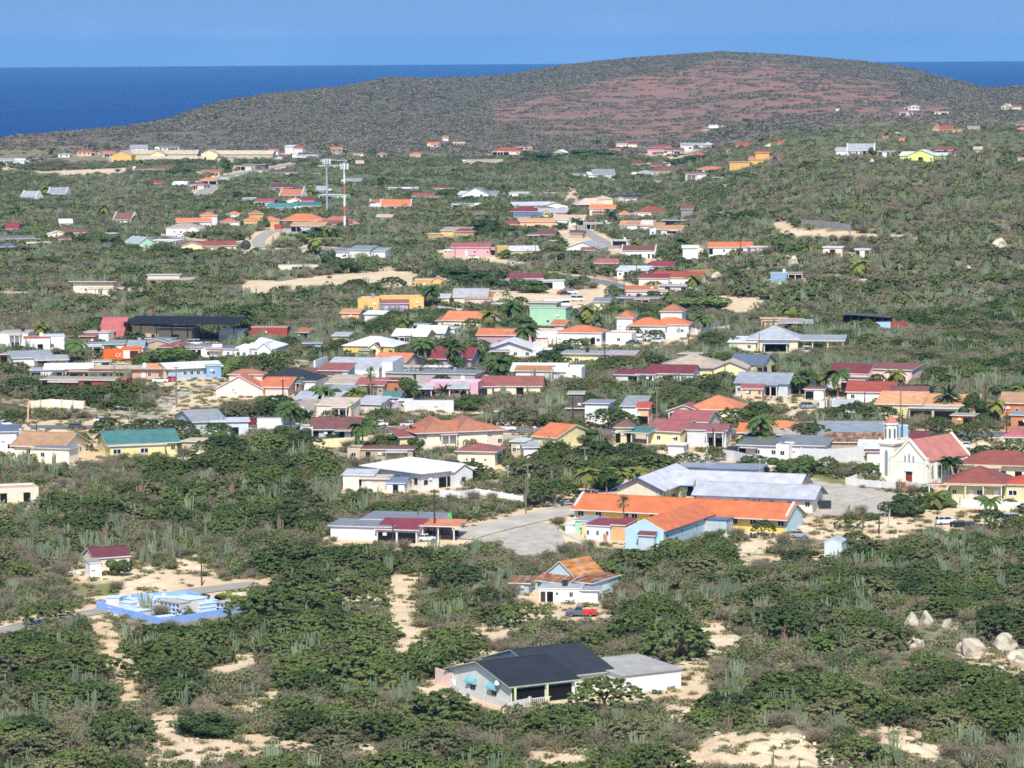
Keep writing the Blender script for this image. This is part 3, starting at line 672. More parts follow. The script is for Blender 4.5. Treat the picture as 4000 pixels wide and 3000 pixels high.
ROADS = [  # points in photo pixels, width m, material colour, name, label
 ([(-160,1667),(300,1670),(700,1666),(1060,1664),(1500,1676),(2000,1682),(2450,1686),(3000,1691),(3550,1695),(4200,1699)], 7.5, '6e6c6c', 'road'),
 ([(-60,2490),(0,2472),(200,2420),(400,2388),(560,2352),(760,2312),(1010,2282)], 5.5, '9a9286', 'road'),
 ([(1780,2105),(1830,2085),(2000,2042),(2190,1998),(2290,1960),(2420,1905),(2560,1890)], 8.5, 'b4ab9c', 'road'),
 ([(2690,1782),(2720,1800),(2800,1818),(2900,1838),(3000,1868),(3080,1890)], 9, 'b8b0a2', 'road'),
 ([(2120,1068),(2230,1082),(2340,1098),(2410,1118),(2420,1145),(2370,1175),(2290,1208),(2220,1236),(2150,1260)], 7.5, '7d7a78', 'road'),
 ([(-40,1558),(80,1568),(250,1590),(400,1610),(560,1625),(700,1660)], 5, 'aaa08c', 'path'),
 ([(620,1620),(650,1570),(720,1535),(840,1510),(960,1490),(1100,1468),(1210,1440),(1180,1415),(1080,1402),(960,1402),(820,1410)], 5, 'b4ab98', 'path'),
 ([(1000,985),(1100,975),(1250,968),(1350,975)], 5, '9a948c', 'road'),
 ([(1020,968),(1010,940),(1060,905),(1140,895)], 6, 'a8a092', 'road'),
 ([(640,920),(720,935),(800,945),(940,948)], 6, 'a8a092', 'road'),
 ([(780,765),(830,725),(880,690),(1000,665),(1160,638)], 9, 'a29c92', 'road'),
 ([(2600,645),(2640,625),(2700,605),(2780,592)], 7, 'a09a90', 'road'),
 ([(1608,2256),(1578,2300),(1568,2350),(1580,2420),(1594,2500),(1588,2580)], 4.6, 'd4bc98', 'path'),
 ([(392,2428),(418,2500),(442,2565),(488,2640),(512,2690),(500,2750)], 3.8, 'd4b88e', 'path'),
 ([(2400,970),(2290,905),(2240,870),(2180,855)], 6, 'a09888', 'road')]
def lookup(M, px, py):
    i = np.clip((px/2).astype(int), 0, GW-1); j = np.clip((py/2).astype(int), 0, GH-1)
    return M[j, i] & (px >= 0) & (px < 4000) & (py >= 0) & (py < 3000)
def blur(M, n=2):
    A = M.astype('f')
    for _ in range(n):
        B = A.copy(); B[1:] += A[:-1]; B[:-1] += A[1:]; B[:, 1:] += A[:, :-1]; B[:, :-1] += A[:, 1:]; A = B/5
    return A
# ------------------------------------------------------------------ ground sheet
def build_ground():
    inv = np.linspace(1/220, 1/3300, 800); ys = np.concatenate([[60, 110], 1/inv, np.geomspace(3350, 9500, 170)])
    ss = np.concatenate([np.linspace(-.45, -.158, 60)[:-1], np.linspace(-.158, .158, 760), np.linspace(.158, .45, 60)[1:]])
    Y, S = np.meshgrid(ys, ss, indexing='ij'); X = S*Y; Z = T(X, Y); n, m = Y.shape
    v = np.stack([X, Y, Z], -1).reshape(-1, 3)
    i = np.arange(n*m).reshape(n, m); f = np.stack([i[:-1, :-1], i[:-1, 1:], i[1:, 1:], i[1:, :-1]], -1).reshape(-1, 4)
    g, gn, gb = newmat('ground_soil'); me = npmesh('ground', [(v, f, 0)], [g])
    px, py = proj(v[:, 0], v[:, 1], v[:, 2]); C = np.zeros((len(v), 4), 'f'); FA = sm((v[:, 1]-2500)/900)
    for k, Mk in enumerate((M_dirt, M_road, M_grass)):
        B = blur(Mk, 2); ii = np.clip((px/2).astype(int), 0, GW-1); jj = np.clip((py/2).astype(int), 0, GH-1); ok = (px >= 0) & (px < 4000) & (py >= 0) & (py < 3000)
        C[:, k] = B[jj, ii]*ok
    B = blur(M_red, 16); C[:, 3] = B[jj, ii]*ok
    for f in FOOT:
        if f[7] < 9 or f[1] > 3300: continue
        s_ = np.nonzero((np.abs(v[:, 0]-f[0]) < 40) & (np.abs(v[:, 1]-f[1]) < 40))[0]; dx = v[s_, 0]-f[0]; dy = v[s_, 1]-f[1]; u = dx*math.cos(f[2])+dy*math.sin(f[2]); w = -dx*math.sin(f[2])+dy*math.cos(f[2])
        d = np.hypot(np.maximum(0, np.maximum(f[3]-u, u-f[4])), np.maximum(0, np.maximum(f[5]-w, w-f[6]))); C[s_, 0] = np.maximum(C[s_, 0], np.clip(1.15-d/9, 0, .9)*(1-C[s_, 1]))
    for rx, ry, rw in RSEG:
        s_ = np.nonzero((np.abs(v[:, 0]-rx) < rw+7) & (np.abs(v[:, 1]-ry) < rw+7))[0]; d = np.hypot(v[s_, 0]-rx, v[s_, 1]-ry); C[s_, 0] = np.maximum(C[s_, 0], np.clip((rw+6.5-d)/4, 0, .95)*(1-C[s_, 1]))
    a = me.color_attributes.new('zone', 'FLOAT_COLOR', 'POINT'); a.data.foreach_set('color', C.ravel())
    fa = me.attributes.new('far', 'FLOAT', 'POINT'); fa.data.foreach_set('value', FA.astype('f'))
    me.polygons.foreach_set('use_smooth', [True]*len(me.polygons))
    o = link('ground', me); tag(o, 'dry sandy ground with clearings, running to the hill and the coast', 'ground', None, 'structure')
    L = gn.links.new; at_ = N(gn, 'ShaderNodeAttribute', attribute_name='zone'); tc = N(gn, 'ShaderNodeTexCoord')
    sp = N(gn, 'ShaderNodeSeparateColor'); L(at_.outputs['Color'], sp.inputs[0])
    def noise(sc, det=6):
        q = N(gn, 'ShaderNodeTexNoise'); q.inputs['Scale'].default_value = sc; q.inputs['Detail'].default_value = det; L(tc.outputs['Object'], q.inputs['Vector']); return q.outputs['Fac']
    def ramp(fac, a, b, c0, c1):
        r = N(gn, 'ShaderNodeValToRGB'); L(fac, r.inputs[0]); e = r.color_ramp.elements; e[0].position = a; e[1].position = b; e[0].color = (*c0, 1); e[1].color = (*c1, 1); return r.outputs[0]
    def mix(f, a, b):
        q = N(gn, 'ShaderNodeMix', data_type='RGBA'); L(f, q.inputs[0]); L(a, q.inputs[6]); L(b, q.inputs[7]); return q.outputs[2]
    def edge(val, nz, w=.35, sf=.16):
        a = N(gn, 'ShaderNodeMath', operation='MULTIPLY_ADD'); L(nz, a.inputs[0]); a.inputs[1].default_value = w; L(val, a.inputs[2])
        r = N(gn, 'ShaderNodeMapRange'); L(a.outputs[0], r.inputs[0]); r.inputs[1].default_value = .5+w*.5-sf; r.inputs[2].default_value = .5+w*.5+sf; return r.outputs[0]
    n1 = noise(.35); n2 = noise(.06); n3 = noise(2.2, 8)
    scrub = mix(ramp(n1, .42, .66, (0, 0, 0), (1, 1, 1)), ramp(n2, .3, .7, lin('726c56'), lin('867e64')), ramp(n3, .3, .7, lin('928468'), lin('b09e7e')))
    scrub = mix(ramp(noise(.12), .48, .62, (0, 0, 0), (.8, .8, .8)), scrub, ramp(n3, .3, .7, lin('6c6c52'), lin('7e7e62')))
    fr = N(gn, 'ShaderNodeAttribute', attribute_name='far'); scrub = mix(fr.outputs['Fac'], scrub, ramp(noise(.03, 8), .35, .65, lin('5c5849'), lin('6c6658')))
    dirt = mix(ramp(n2, .4, .6, (0, 0, 0), (1, 1, 1)), ramp(n3, .3, .75, lin('c8aa86'), lin('dac09c')), ramp(n1, .3, .7, lin('ccb494'), lin('e6d4b2')))
    rd = mix(ramp(noise(.5, 9), .52, .6, (0, 0, 0), (.55, .55, .55)), ramp(n1, .3, .7, lin('aaa194'), lin('bcb2a4')), ramp(n3, .3, .7, lin('8f887e'), lin('9c948a')))
    gr = ramp(n3, .3, .7, lin('6d7040'), lin('8f8a58'))
    red = mix(ramp(noise(.03, 8), .45, .6, (0, 0, 0), (1, 1, 1)), ramp(n1, .3, .7, lin('8a675a'), lin('987264')), ramp(n3, .3, .7, lin('75645a'), lin('806c62')))
    c = mix(edge(at_.outputs['Alpha'], noise(.02, 10), .8, .42), scrub, red); c = mix(edge(sp.outputs[2], n1), c, gr); c = mix(edge(sp.outputs[0], n1, .35, .26), c, dirt); c = mix(edge(sp.outputs[1], n1, .12), c, rd)
    L(mix(ramp(noise(1.1, 10), .58, .75, (0, 0, 0), (.5, .5, .5)), c, ramp(n3, .3, .7, lin('7a6a50'), lin('8a7c62'))), gb.inputs['Base Color']); gb.inputs['Roughness'].default_value = .95; gb.inputs['Specular IOR Level'].default_value = .1
    bp = N(gn, 'ShaderNodeBump'); bp.inputs['Distance'].default_value = .25; bp.inputs['Strength'].default_value = .5; L(n3, bp.inputs['Height']); L(bp.outputs[0], gb.inputs['Normal'])
RSEG = []
def ribbon(pts, w, c, name, label):
    P = [at(*p) for p in pts]; Q = []
    for i in range(len(P)-1):
        a, b = P[max(0, i-1)], P[i]; c2, d = P[i+1], P[min(len(P)-1, i+2)]; n = max(3, int((c2-b).length/3))
        for k in range(n):
            t = k/n; Q.append(.5*((2*b)+(c2-a)*t+(2*a-5*b+4*c2-d)*t*t+(3*b-a-3*c2+d)*t**3))
    Q.append(P[-1]); vs = []; m = 5
    for i, p in enumerate(Q):
        d = (Q[min(i+1, len(Q)-1)]-Q[max(i-1, 0)]); d.z = 0; d.normalize(); s = Vector((-d.y, d.x, 0))
        RSEG.append((p.x, p.y, w/2-(2.4 if name == 'path' else 0)))
        for k in range(m):
            q = p+s*w*(k/(m-1)-.5); vs.append((q.x, q.y, float(T(q.x, q.y))+.14))
    mb = MB(); mt = PM(c, .9, 'road')
    mb.add(vs, [(i*m+k, i*m+k+1, (i+1)*m+k+1, (i+1)*m+k) for i in range(len(Q)-1) for k in range(m-1)], mt)
    o = mb.build(name); tag(o, label, name, None, 'structure')
    if c == '6e6c6c':
        l2 = MB(); wm_ = PM('c8c6bc', .8)
        for i in range(0, len(Q)-1, 3):
            a, b = Q[i], Q[i+1]; d = (b-a).normalized(); s = Vector((-d.y, d.x, 0))*.09
            za = float(T(a.x, a.y))+.17; zb = float(T(b.x, b.y))+.17
            l2.add([(a.x-s.x, a.y-s.y, za), (b.x-s.x, b.y-s.y, zb), (b.x+s.x, b.y+s.y, zb), (a.x+s.x, a.y+s.y, za)], [(0, 1, 2, 3)], wm_)
        tag(l2.build('road_marking'), 'faded centre line along the main road', 'road marking', None, 'structure')
RL = ['grey asphalt main road crossing the whole town', 'grey asphalt lane running past the blue cemetery', 'pale concrete road coming down beside the orange-roofed school', 'pale concrete road leading to the square by the church', 'worn asphalt road curving past the parked bus',
      'pale dirt track behind the long roadside wall', 'pale track looping round the small lawn', 'grey road in front of the white modern house', 'pale track climbing to the arched house', 'pale road beside the cream house with the hipped roof', 'pale road climbing beyond the grey-roofed school', 'pale road by the pink house at the foot of the hill', 'winding pale sandy lane left of the charcoal roofed house', 'winding sandy track below the blue cemetery', 'pale road curving down from the brown-roofed houses']
for (p, w, c, n), l in zip(ROADS, RL): ribbon(p, w, c, n, l)
M_view = M_dirt | M_road
for x_, y_, r_ in RSEG:
    X_, Y_ = proj(x_, y_, float(T(x_, y_))); q_ = F/y_; a_ = int(r_*q_/2)+1; b_ = int(r_*q_*.12)+1; X_ = int(X_/2); Y_ = int(Y_/2)
    if -50 < X_ < GW+50 and 0 < Y_ < GH: M_view[max(0, Y_-b_):Y_+b_+1, max(0, X_-a_):max(0, X_+a_)] = True
for p in [[(380,2330),(640,2300),(1000,2320),(1000,2400),(860,2440),(640,2460),(380,2390)],[(1440,1920),(1900,1920),(2050,1960),(1700,1960)],[(3520,2380),(3740,2390),(3740,2470),(3520,2480)],[(3540,2480),(3670,2490),(3660,2540),(3540,2550)],[(3740,2500),(4000,2500),(4000,2640),(3880,2660),(3740,2570)],
  [(2080,2290),(2380,2290),(2380,2390),(2080,2380)],[(1660,2600),(2700,2560),(2720,2720),(2200,2790),(1980,2770),(1660,2720)],[(1530,2060),(1780,2040),(1780,2130),(1530,2130)],[(2160,2000),(2430,2080),(2620,2170),(2400,2170),(2160,2110)],[(3200,2110),(3300,2110),(3300,2190),(3200,2190)]]: M_view |= poly_mask(p)
# sea
def build_sea():
    m, nt, b = newmat('sea_water'); L = nt.links.new; tc = N(nt, 'ShaderNodeTexCoord')
    mp = N(nt, 'ShaderNodeMapping'); mp.inputs['Scale'].default_value = (.35, 1, 1); L(tc.outputs['Object'], mp.inputs[0])
    n = N(nt, 'ShaderNodeTexNoise'); n.inputs['Scale'].default_value = .006; n.inputs['Detail'].default_value = 12; L(mp.outputs[0], n.inputs[0])
    r = N(nt, 'ShaderNodeValToRGB'); r.color_ramp.elements[0].position = .3; r.color_ramp.elements[1].position = .7; r.color_ramp.elements[0].color = (.001, .028, .125, 1); r.color_ramp.elements[1].color = (.002, .046, .19, 1)
    L(n.outputs['Fac'], r.inputs[0]); L(r.outputs[0], b.inputs['Base Color']); b.inputs['Roughness'].default_value = .55; b.inputs['Specular IOR Level'].default_value = .12
    bp = N(nt, 'ShaderNodeBump'); bp.inputs['Distance'].default_value = 2; L(n.outputs['Fac'], bp.inputs['Height']); L(bp.outputs[0], b.inputs['Normal'])
    mb = MB(); rr = 27600; mb.add([(rr*math.cos(a), rr*math.sin(a), SEA) for a in [6.28318*i/256 for i in range(256)]], [tuple(range(256))], m)
    tag(mb.build('sea'), 'deep blue sea reaching the horizon', 'sea', None, 'structure')
build_sea()
# ------------------------------------------------------------------ far row, by the foot of the hill
D_ = dict
H(25,642,60,8,'g','W','s','white bungalow with dark glazing cut by the far left edge below the sea',d=8)
H(66,641,58,8,'g','W','w','white bungalow next to the one at the far left edge',d=9,rise=1)
H(250,616,44,10,'F','W','w','small white flat house alone in far scrub below the sea',d=7)
H(330,608,52,5,'g','p','m','low pink house with brownish red roof left of the yellow school',d=7)
H(425,613,46,15,'g','i','o','orange tiled house touching the left end of the yellow school',d=9)
H(545,592,62,12,'g','W','s','white house with grey roof behind the yellow school roof',d=9,rise=2.2,x=[D_(x=-4,y=1,w=6,d=6,h=4,k='F',roof='w')])
H(660,590,80,8,'g','W','G','long white grey-roofed house furthest behind the yellow school',d=8)
r=H(476,636,84,-10,'f','Y','T','long yellow two storey school with beige gabled roofs at the hill foot',ww=15,d=22,h=6,rise=3,f='WWW',sd='WWWWWW',name='school_building',cat='school',
  x=[D_(x=30,y=10,w=52,d=9,h=6.5,k='g',roof='T',wall='y',rise=2.5,f='WWWWWWWWWW'),D_(x=27,y=4,w=11,d=12,h=6.4,k='f',wall='y',roof='T',rise=2.6,f='ww'),D_(x=66,y=8,w=13,d=14,h=6.6,k='f',wall='y',roof='T',rise=3,f='ww'),D_(x=92,y=12,w=44,d=9,h=6.2,k='g',roof='T',wall='y',rise=2.4,f='WWWWWWWW'),D_(x=42,y=-6,w=46,d=8,h=3,k='g',roof='T',wall='k',rise=1.6,f='o.o.o.o')])
H(568,676,56,22,'g','Y','n','small orange-yellow house with brown roof below the yellow school',d=7)
H(640,676,62,-12,'g','Y','n','larger orange-yellow house with brown roof below the yellow school',d=9,rise=2)
H(110,787,60,-25,'c','W','s','small white country house with pointed grey roof on the left',d=8,rise=3,f='w.w')
H(222,775,72,-12,'c','l','s','pale blue country house with steep grey roof and white stepped gables',d=9,rise=3.4,f='w.w.w',x=[D_(x=0,y=-3,w=12,d=3,h=2.6,k='s',rise=.6,roof='s',posts=4)])
H(620,732,34,15,'g','W','r','tiny red-roofed shed in the far scrub left of the arched lane',d=5)
H(700,738,52,-8,'g','W','w','white shed with pale roof between the tiny red one and the tiled row',d=6)
H(770,740,55,-10,'h','c','m','low white house with dark red porch below the orange-roofed row',d=8)
H(820,690,76,-8,'g','y','o','cream house with bright orange roof at the end of the tiled row',d=9)
H(815,722,64,-6,'h','c','o','orange-roofed open porch house under the bright orange one',d=7,f='oo')
H(48,915,46,5,'g','G','r','dark red roof on grey house at the left edge beside a palm',d=8,rise=2.4)
H(258,892,46,12,'g','W','w','white shed half hidden by bushes above the brown-roofed house',d=6)
H(290,932,98,14,'g','c','n','long brown-roofed house with pale gable porch on the far left',d=9,f='w.W.w',x=[D_(x=-8,y=-3,w=9,d=5,h=2.5,k='f',roof='c' if False else 'W',wall='c',rise=1.3,f='w.w')])
H(70,956,122,18,'g','T','G','wide open shed with grey roof above the orange walled house',d=9,rise=1,f='oo.B' .replace('B','o'))
H(34,990,72,14,'h','O','b','orange walled house with blue-grey hipped roof at the left edge',d=8,f='wwwww')
H(253,958,44,10,'s','p','m','small pink shed with dark red lean-to roof by the bushes',d=5,rise=.8)
H(478,878,72,-18,'c','W','n','white country house with stepped gable and brown roof',d=9,rise=3)
H(574,974,72,32,'f','g','s','bright green gable house with grey roof',d=14,rise=3,h=2.4,f='.w.',sd='w')
H(640,964,96,-10,'F','W','w','white flat-roofed house beside the bright green gable',d=9,f='w.o.w')
H(720,918,142,8,'h','W','T','large white house with cream hipped roof and deep windows',d=12,h=3.2,f='s.w.W.d.W.w',rise=2)
r=H(758,895,130,10,'g','W','o','white house with orange roofs and small upper tower behind the cream hipped roof',d=10,h=3.6,f='w.w',x=[D_(x=8,y=5,w=8,d=7,h=6.2,k='h',roof='o',rise=1.8,f='w'),D_(x=18,y=1,w=9,d=8,h=3,k='h',roof='o',rise=1.8,f='w.')])
H(828,985,185,14,'g','y','R','long pale yellow house with dark red gabled roof',d=9,f='wDd.w.w',rise=1.8,x=[D_(x=-9,y=-.5,w=9,d=9,h=3.2,k='f',roof='R',rise=1.4)])
H(365,1148,160,-8,'s','c','c' if False else 'T','long cream ruin with sloping beige slab roof',d=8,rise=-.8,h=3.6,f='..wo.o.o',oh=1.4,x=[D_(x=6,y=-5,w=13,d=5,h=2.2,k='F',roof='T')])
H(665,1122,155,-4,'F','c','T','second cream ruin with thin slab roofs and open bays',d=7,h=3,f='o.o.o..',oh=1.3,x=[D_(x=-3,y=3,w=12,d=6,h=4.4,k='F',roof='T')])
H(1066,604,38,-6,'g','W','o','tiny orange-roofed house at the right end of the yellow school',d=7)
H(1092,632,40,-22,'f','W','m','small white gable house right of the yellow school',d=9,f='d')
H(1150,600,66,-15,'g','W','R','tall white house with red tile roof behind the yellow school',d=8,h=4.5,x=[D_(x=-4,y=-1,w=7,d=7,h=5.5,k='s',rise=1,roof='w')])
H(1200,626,86,-4,'F','W','w','long white flat house with reddish blinds above the masts',d=9,h=3.8,f='w.W.o')
H(1315,596,44,0,'g','T','o','small orange-roofed hut beside palms above the masts',d=6)
H(940,665,112,-14,'F','c','T','cream flat house with dark veranda beside the pale uphill track',d=9,f='w.oo.w',x=[D_(x=8,y=6,w=16,d=8,h=3.8,k='F',roof='G',wall='k')])
H(1108,690,76,12,'g','W','n','white house with dark brown roof facing the scrub',d=9,f='.W.')
H(1285,662,78,4,'F','W','W','white walled yard with low flat house right of the brown roof',d=8,h=2.6)
H(1330,642,60,4,'F','l','S','pale grey flat roof just right of the grey mast',d=9,x=[D_(x=-9,y=-3,w=10,d=8,h=2.4,k='g',roof='T',rise=1)])
H(1406,652,30,12,'g','c','T','tiny cream cottage right of the striped mast',d=6)
H(1490,618,36,0,'h','c','o','small orange-roofed pavilion with thin posts under the big hill',d=6,f='o.o')
H(1100,750,84,-10,'g','W','r','dark red roof with small white gable among trees',d=8)
H(1134,782,86,-16,'c','W','o','bright orange roof framed by white stepped gables',d=10,rise=3,h=3)
H(1232,760,92,6,'g','W','l','house with pale blue-grey roof behind the striped mast',d=10,rise=2)
H(972,794,48,2,'F','W','W','small white flat shed left of the dark red roof',d=6)
H(1032,808,72,-14,'g','k','m','dark red roofed dark shed left of the cream double gable',d=8)
H(1175,806,104,-8,'g','c','r','cream house with two gables and dark red rear roof',d=9,h=3,f='w.d.w',x=[D_(x=-4,y=-1,w=9,d=8,h=3.2,k='f',roof='T',rise=1.4)])
H(1100,830,110,-8,'g','W','g','white house with green roof in front of the cream double gable',d=9,rise=2,f='wwww')
H(1205,824,96,-6,'g','g','g','green house with bright green roof and veranda',d=9,rise=1.8,f='o.o')
H(1290,784,96,-8,'F','g','W','pale green house with white flat roofs behind the striped mast',d=9,h=3.2,f='w.o.w')
r=H(985,888,62,4,'h','Y','o','yellow house with three orange hipped roofs and a square tower',d=9,h=3.4,f='w.d',rise=1.6,x=[D_(x=2,y=4,w=7,d=6,h=6.4,k='h',roof='o',rise=1.6,f='w'),D_(x=9,y=-2,w=9,d=9,h=3.5,k='h',roof='o',rise=1.7,f='w.'),])
H(1180,882,160,6,'h','k','o','wide dark house with big orange hipped roof left of the striped mast',d=13,h=2.6,rise=3)
H(1325,896,150,6,'h','G','o','orange and brown hipped roof behind the foot of the striped mast',d=13,h=2.8,rise=3.2,f='W.W',x=[D_(x=-2,y=-3,w=16,d=7,h=2.6,k='g',roof='n',wall='G',rise=1.5,f='W..W')])
H(1200,906,130,-8,'g','l','a','pale house with arched porch and light orange gable roof',d=9,h=3,f='oo.s.w',rise=1.6)
wall_line([(1092,908),(1178,926),(1205,920)],1.6,'W','long white garden wall in front of the arched porch house')
r=H(1362,1012,138,-14,'s','W','S','modern white house with grey monopitch roofs and red-brown shutters',d=10,h=3,rise=1,f='.WW.',name='house',x=[D_(x=5,y=-.5,w=9,d=10,h=4,k='s',roof='S',rise=1.2,f='W'),D_(x=12,y=2,w=7,d=9,h=3.4,k='s',roof='S',rise=.8,f='w'),D_(x=-9.5,y=1,w=6,d=9,h=2.4,k='s',roof='S',rise=1,f='g')])
wall_line([(1195,985),(1275,1010),(1300,990),(1480,1020)],1.4,'W','white rendered wall round the modern white house',posts=5)
H(1165,1064,155,-8,'F','c','T','low cream ruin with torn openings beside the sandy clearing',d=7,h=2.8,f='..o..w',oh=.1,x=[])
H(1468,808,48,-4,'c','W','o','small white outbuilding with orange roof left of the stepped gable house',d=6,h=2.2,rise=1.6)
H(1545,822,118,-4,'c','W','o','white country house with flared orange roof and dormers',d=11,h=2.6,rise=3,f='w.o.o.w',x=[D_(x=-10,y=0,w=8,d=8,h=2.2,k='s',roof='W',rise=1)])
H(1575,752,116,-6,'F','W','W','long white flat house above the flared orange roof',d=8,f='w.W..w')
H(1650,785,78,-8,'g','c','m','white house with dusty red gable roof beside the dark red hipped one',d=9,f='WW')
H(1732,754,84,4,'h','p','r','dark red hipped roof half hidden by a round tree',d=10)
H(1858,782,104,-10,'f','W','G','large white villa with steep grey front gable and arched wings',d=12,h=3.4,rise=3.6,f='w.W.w',x=[D_(x=-7,y=2,w=7,d=8,h=3.2,k='s',rise=1.4,roof='w',f='w'),D_(x=8,y=3,w=7,d=9,h=3.2,k='s',rise=1.4,roof='S',f='w')])
H(1808,817,92,-8,'F','W','S','white garage block below the white villa',d=7,f='gg.')
H(2026,774,76,-4,'F','W','W','white flat house with wide arch beside a pale palm',d=8,f='w.oo',h=3.2)
H(1828,848,104,0,'g','T','n','low house showing only a faded brown orange roof in the scrub',d=8,rise=1.2,h=1.8)
H(2085,824,150,8,'s','W','w','long white roofed hall with red edging',d=13,h=2.8,rise=1.4,fc='b04838',x=[D_(x=12,y=-1,w=13,d=10,h=2.6,k='f',roof='w',rise=1.8)])
H(2312,820,120,10,'h','k','T','tan hipped roof with open dark veranda',d=12,rise=3.2,f='oooo',x=[D_(x=8,y=5,w=9,d=9,h=5.4,k='h',roof='T',wall='y',rise=1.8,f='.w')])
H(2052,848,118,4,'h','m' if False else 'R','r','dark red hipped roof above the blue-grey one',d=10,rise=2.4)
H(2064,868,110,6,'g','l','b','white house with blue-grey gable roof below the dark red hip',d=9,rise=1.9,f='wwd.')
H(2160,850,112,4,'g','Y','l','pale grey roofed house with a yellow gable',d=10,rise=1.8)
H(2100,898,136,6,'s','p','a','peach house with a high plain wall and salmon lean-to roof',d=11,h=4,rise=1,f='W..w.W.',x=[D_(x=-11,y=1,w=7,d=7,h=2.8,k='g',roof='R',rise=1.4)])
H(2220,880,120,-12,'g','W','T','grey brown gable roof with white fascia beside the peach house',d=11,rise=2,f='W.w.o')
H(2352,853,98,-8,'g','c','o','cream two storey house with red tiled roofs behind the palm',d=10,h=5.2,f='w.w',x=[D_(x=2,y=-4,w=13,d=5,h=2.6,k='s',roof='m',rise=1.4,f='o.o')])
H(2340,895,110,-6,'F','W','T','white open carport block between the cream tiled house and the palm',d=7,f='o.oo.')
H(1690,577,42,-8,'g','c','o','tiny orange-roofed house alone at the foot of the hill slope',d=7)
H(1740,550,22,0,'g','W','o','smallest orange roof furthest up the hill foot',d=6)
H(1792,569,44,0,'g','T','T','crumbled tan hut right of the smallest orange roof',d=6,h=2,rise=1)
H(1622,619,44,-6,'h','i','o','pinkish house with faded orange hipped roof left of a thin pole',d=8)
H(1895,648,138,6,'g','c','T','long cream ranch house with grey-brown gable roof on a cleared plot',d=10,f='w.w.w.o',x=[D_(x=-13,y=2,w=5,d=9,h=3.4,k='s',roof='W',rise=.6)])
H(1978,606,110,-4,'h','c','R','wide red hipped roof behind dense trees above the ranch house',d=12,rise=3,f='o.o.w')
H(2040,588,50,0,'F','p','R','long thin red roof edge at the foot of the red slope',d=7)
H(2182,606,38,-10,'f','y','w','white domed roof hut standing alone in dark trees',d=9,rise=2,h=2)
H(2300,640,50,0,'F','T','T','grey brown ruin wall in scrub right of the white dome',d=6,h=2)
H(2360,704,84,8,'g','W','S','white two storey country house with grey roof and dormer windows',d=9,h=4,rise=3,f='w.w.w',x=[D_(x=-7,y=0,w=6,d=8,h=3.6,k='s',rise=1.4,roof='w')])
H(2263,697,52,0,'F','W','S','low white flat annex with red base left of the dormer house',d=7)
H(2428,578,42,4,'F','i','W','small pinkish white cube house near the hill foot',d=7,h=3.4)
H(2470,575,32,0,'g','c','r','small dark red roof next to the pinkish cube',d=6)
H(2578,598,86,-8,'h','P','R','pink two storey house with red hipped roof on the rise',d=10,h=4.4,rise=2,f='w..o',x=[D_(x=-3,y=-4,w=13,d=5,h=3,k='s',roof='m',rise=1)])
H(2628,602,68,-8,'g','c','m','cream house with maroon roof joined to the pink one',d=8,f='W.w.w')
H(2706,586,78,-4,'g','W','s','white house with pale grey roof on the cleared rise',d=9,h=3.8,f='.W.w',x=[D_(x=-7,y=1,w=5,d=8,h=4.8,k='F',roof='W')])
H(2762,579,34,-14,'h','T','l','tiny purple-grey hipped roof right of the pale grey one',d=8)
H(2905,583,56,-12,'g','g','R','red roof with bright green gable in dense trees',d=8)
H(3006,584,34,-22,'f','y','R','tiny yellow house with steep red roof right of the green gable',d=8)
H(3050,578,22,0,'g','R','R','smallest red roof speck right of the steep red roof',d=6)
H(2728,624,34,-10,'g','k','R','small orange red roof over a dark shed among trees',d=7)
r=H(2970,652,88,-8,'s','Y','o','yellow villa with central balcony tower on the ridge',d=11,h=4.4,rise=1.2,f='W.o.w',x=[D_(x=1,y=2,w=8,d=7,h=8.2,k='s',roof='R',rise=.8,f='o'),D_(x=-12,y=-2,w=12,d=6,h=3,k='F',roof='o')])
H(3075,634,70,4,'g','T','m','low brownish roof trailing off right of the yellow villa',d=8,h=2)
H(2492,656,66,4,'h','y','r','maroon hipped roof house left of the big brown gable',d=9)
H(2572,662,62,-12,'g','W','m','white house with low maroon roof behind the big brown gable',d=8)
H(2518,693,66,-4,'h','W','s','white house with pale grey pyramid roof under a palm',d=9)
H(2612,683,118,-14,'g','c','n','big plain brown roof with pale gable at the right',d=12,rise=2.2,h=2.4)
H(2774,679,98,-6,'h','W','o','white house with long orange hipped roof on the ridge road',d=10,f='o.o.w')
H(2718,715,80,-6,'h','W','n','white two storey house with brown roof and dark upstairs balcony',d=9,h=5.4,rise=1.4,f='W.w.')
H(2812,713,54,0,'F','k','s','dark open carport with pale flat roof right of the brown hip',d=7,f='ooo')
H(2446,800,86,8,'s','i','d','pinkish house with charcoal sloping roof and white fascia',d=10,h=3.8,rise=1.2,f='w..o')
H(2540,852,124,4,'h','W','R','large red-orange hipped roof with satellite dish on the left',d=13,rise=3,f='w.W.w.W')
H(2436,859,46,2,'h','c','o','small orange hipped roof left of the large red-orange one',d=8,f='oo')
H(2684,856,46,-14,'g','G','n','narrow grey two storey house with brown roof',d=9,h=5,f='W')
H(2645,884,110,-10,'F','k','s','long dark flat carport with white block at its right',d=7,f='oooo',x=[D_(x=9,y=-1,w=6,d=7,h=3.4,k='F',wall='W',roof='w')])
H(2486,908,130,-8,'s','W','a','white house with stepped orange roofs and round upper turret',d=10,h=3.4,rise=1.6,f='w..w..',x=[D_(x=5,y=1,w=6,d=7,h=5.6,k='p'),D_(x=-2,y=-1,w=5,d=6,h=3.6,k='s',roof='a',rise=1.2),D_(x=10,y=0,w=6,d=7,h=2.8,k='s',roof='a',rise=1.4)])
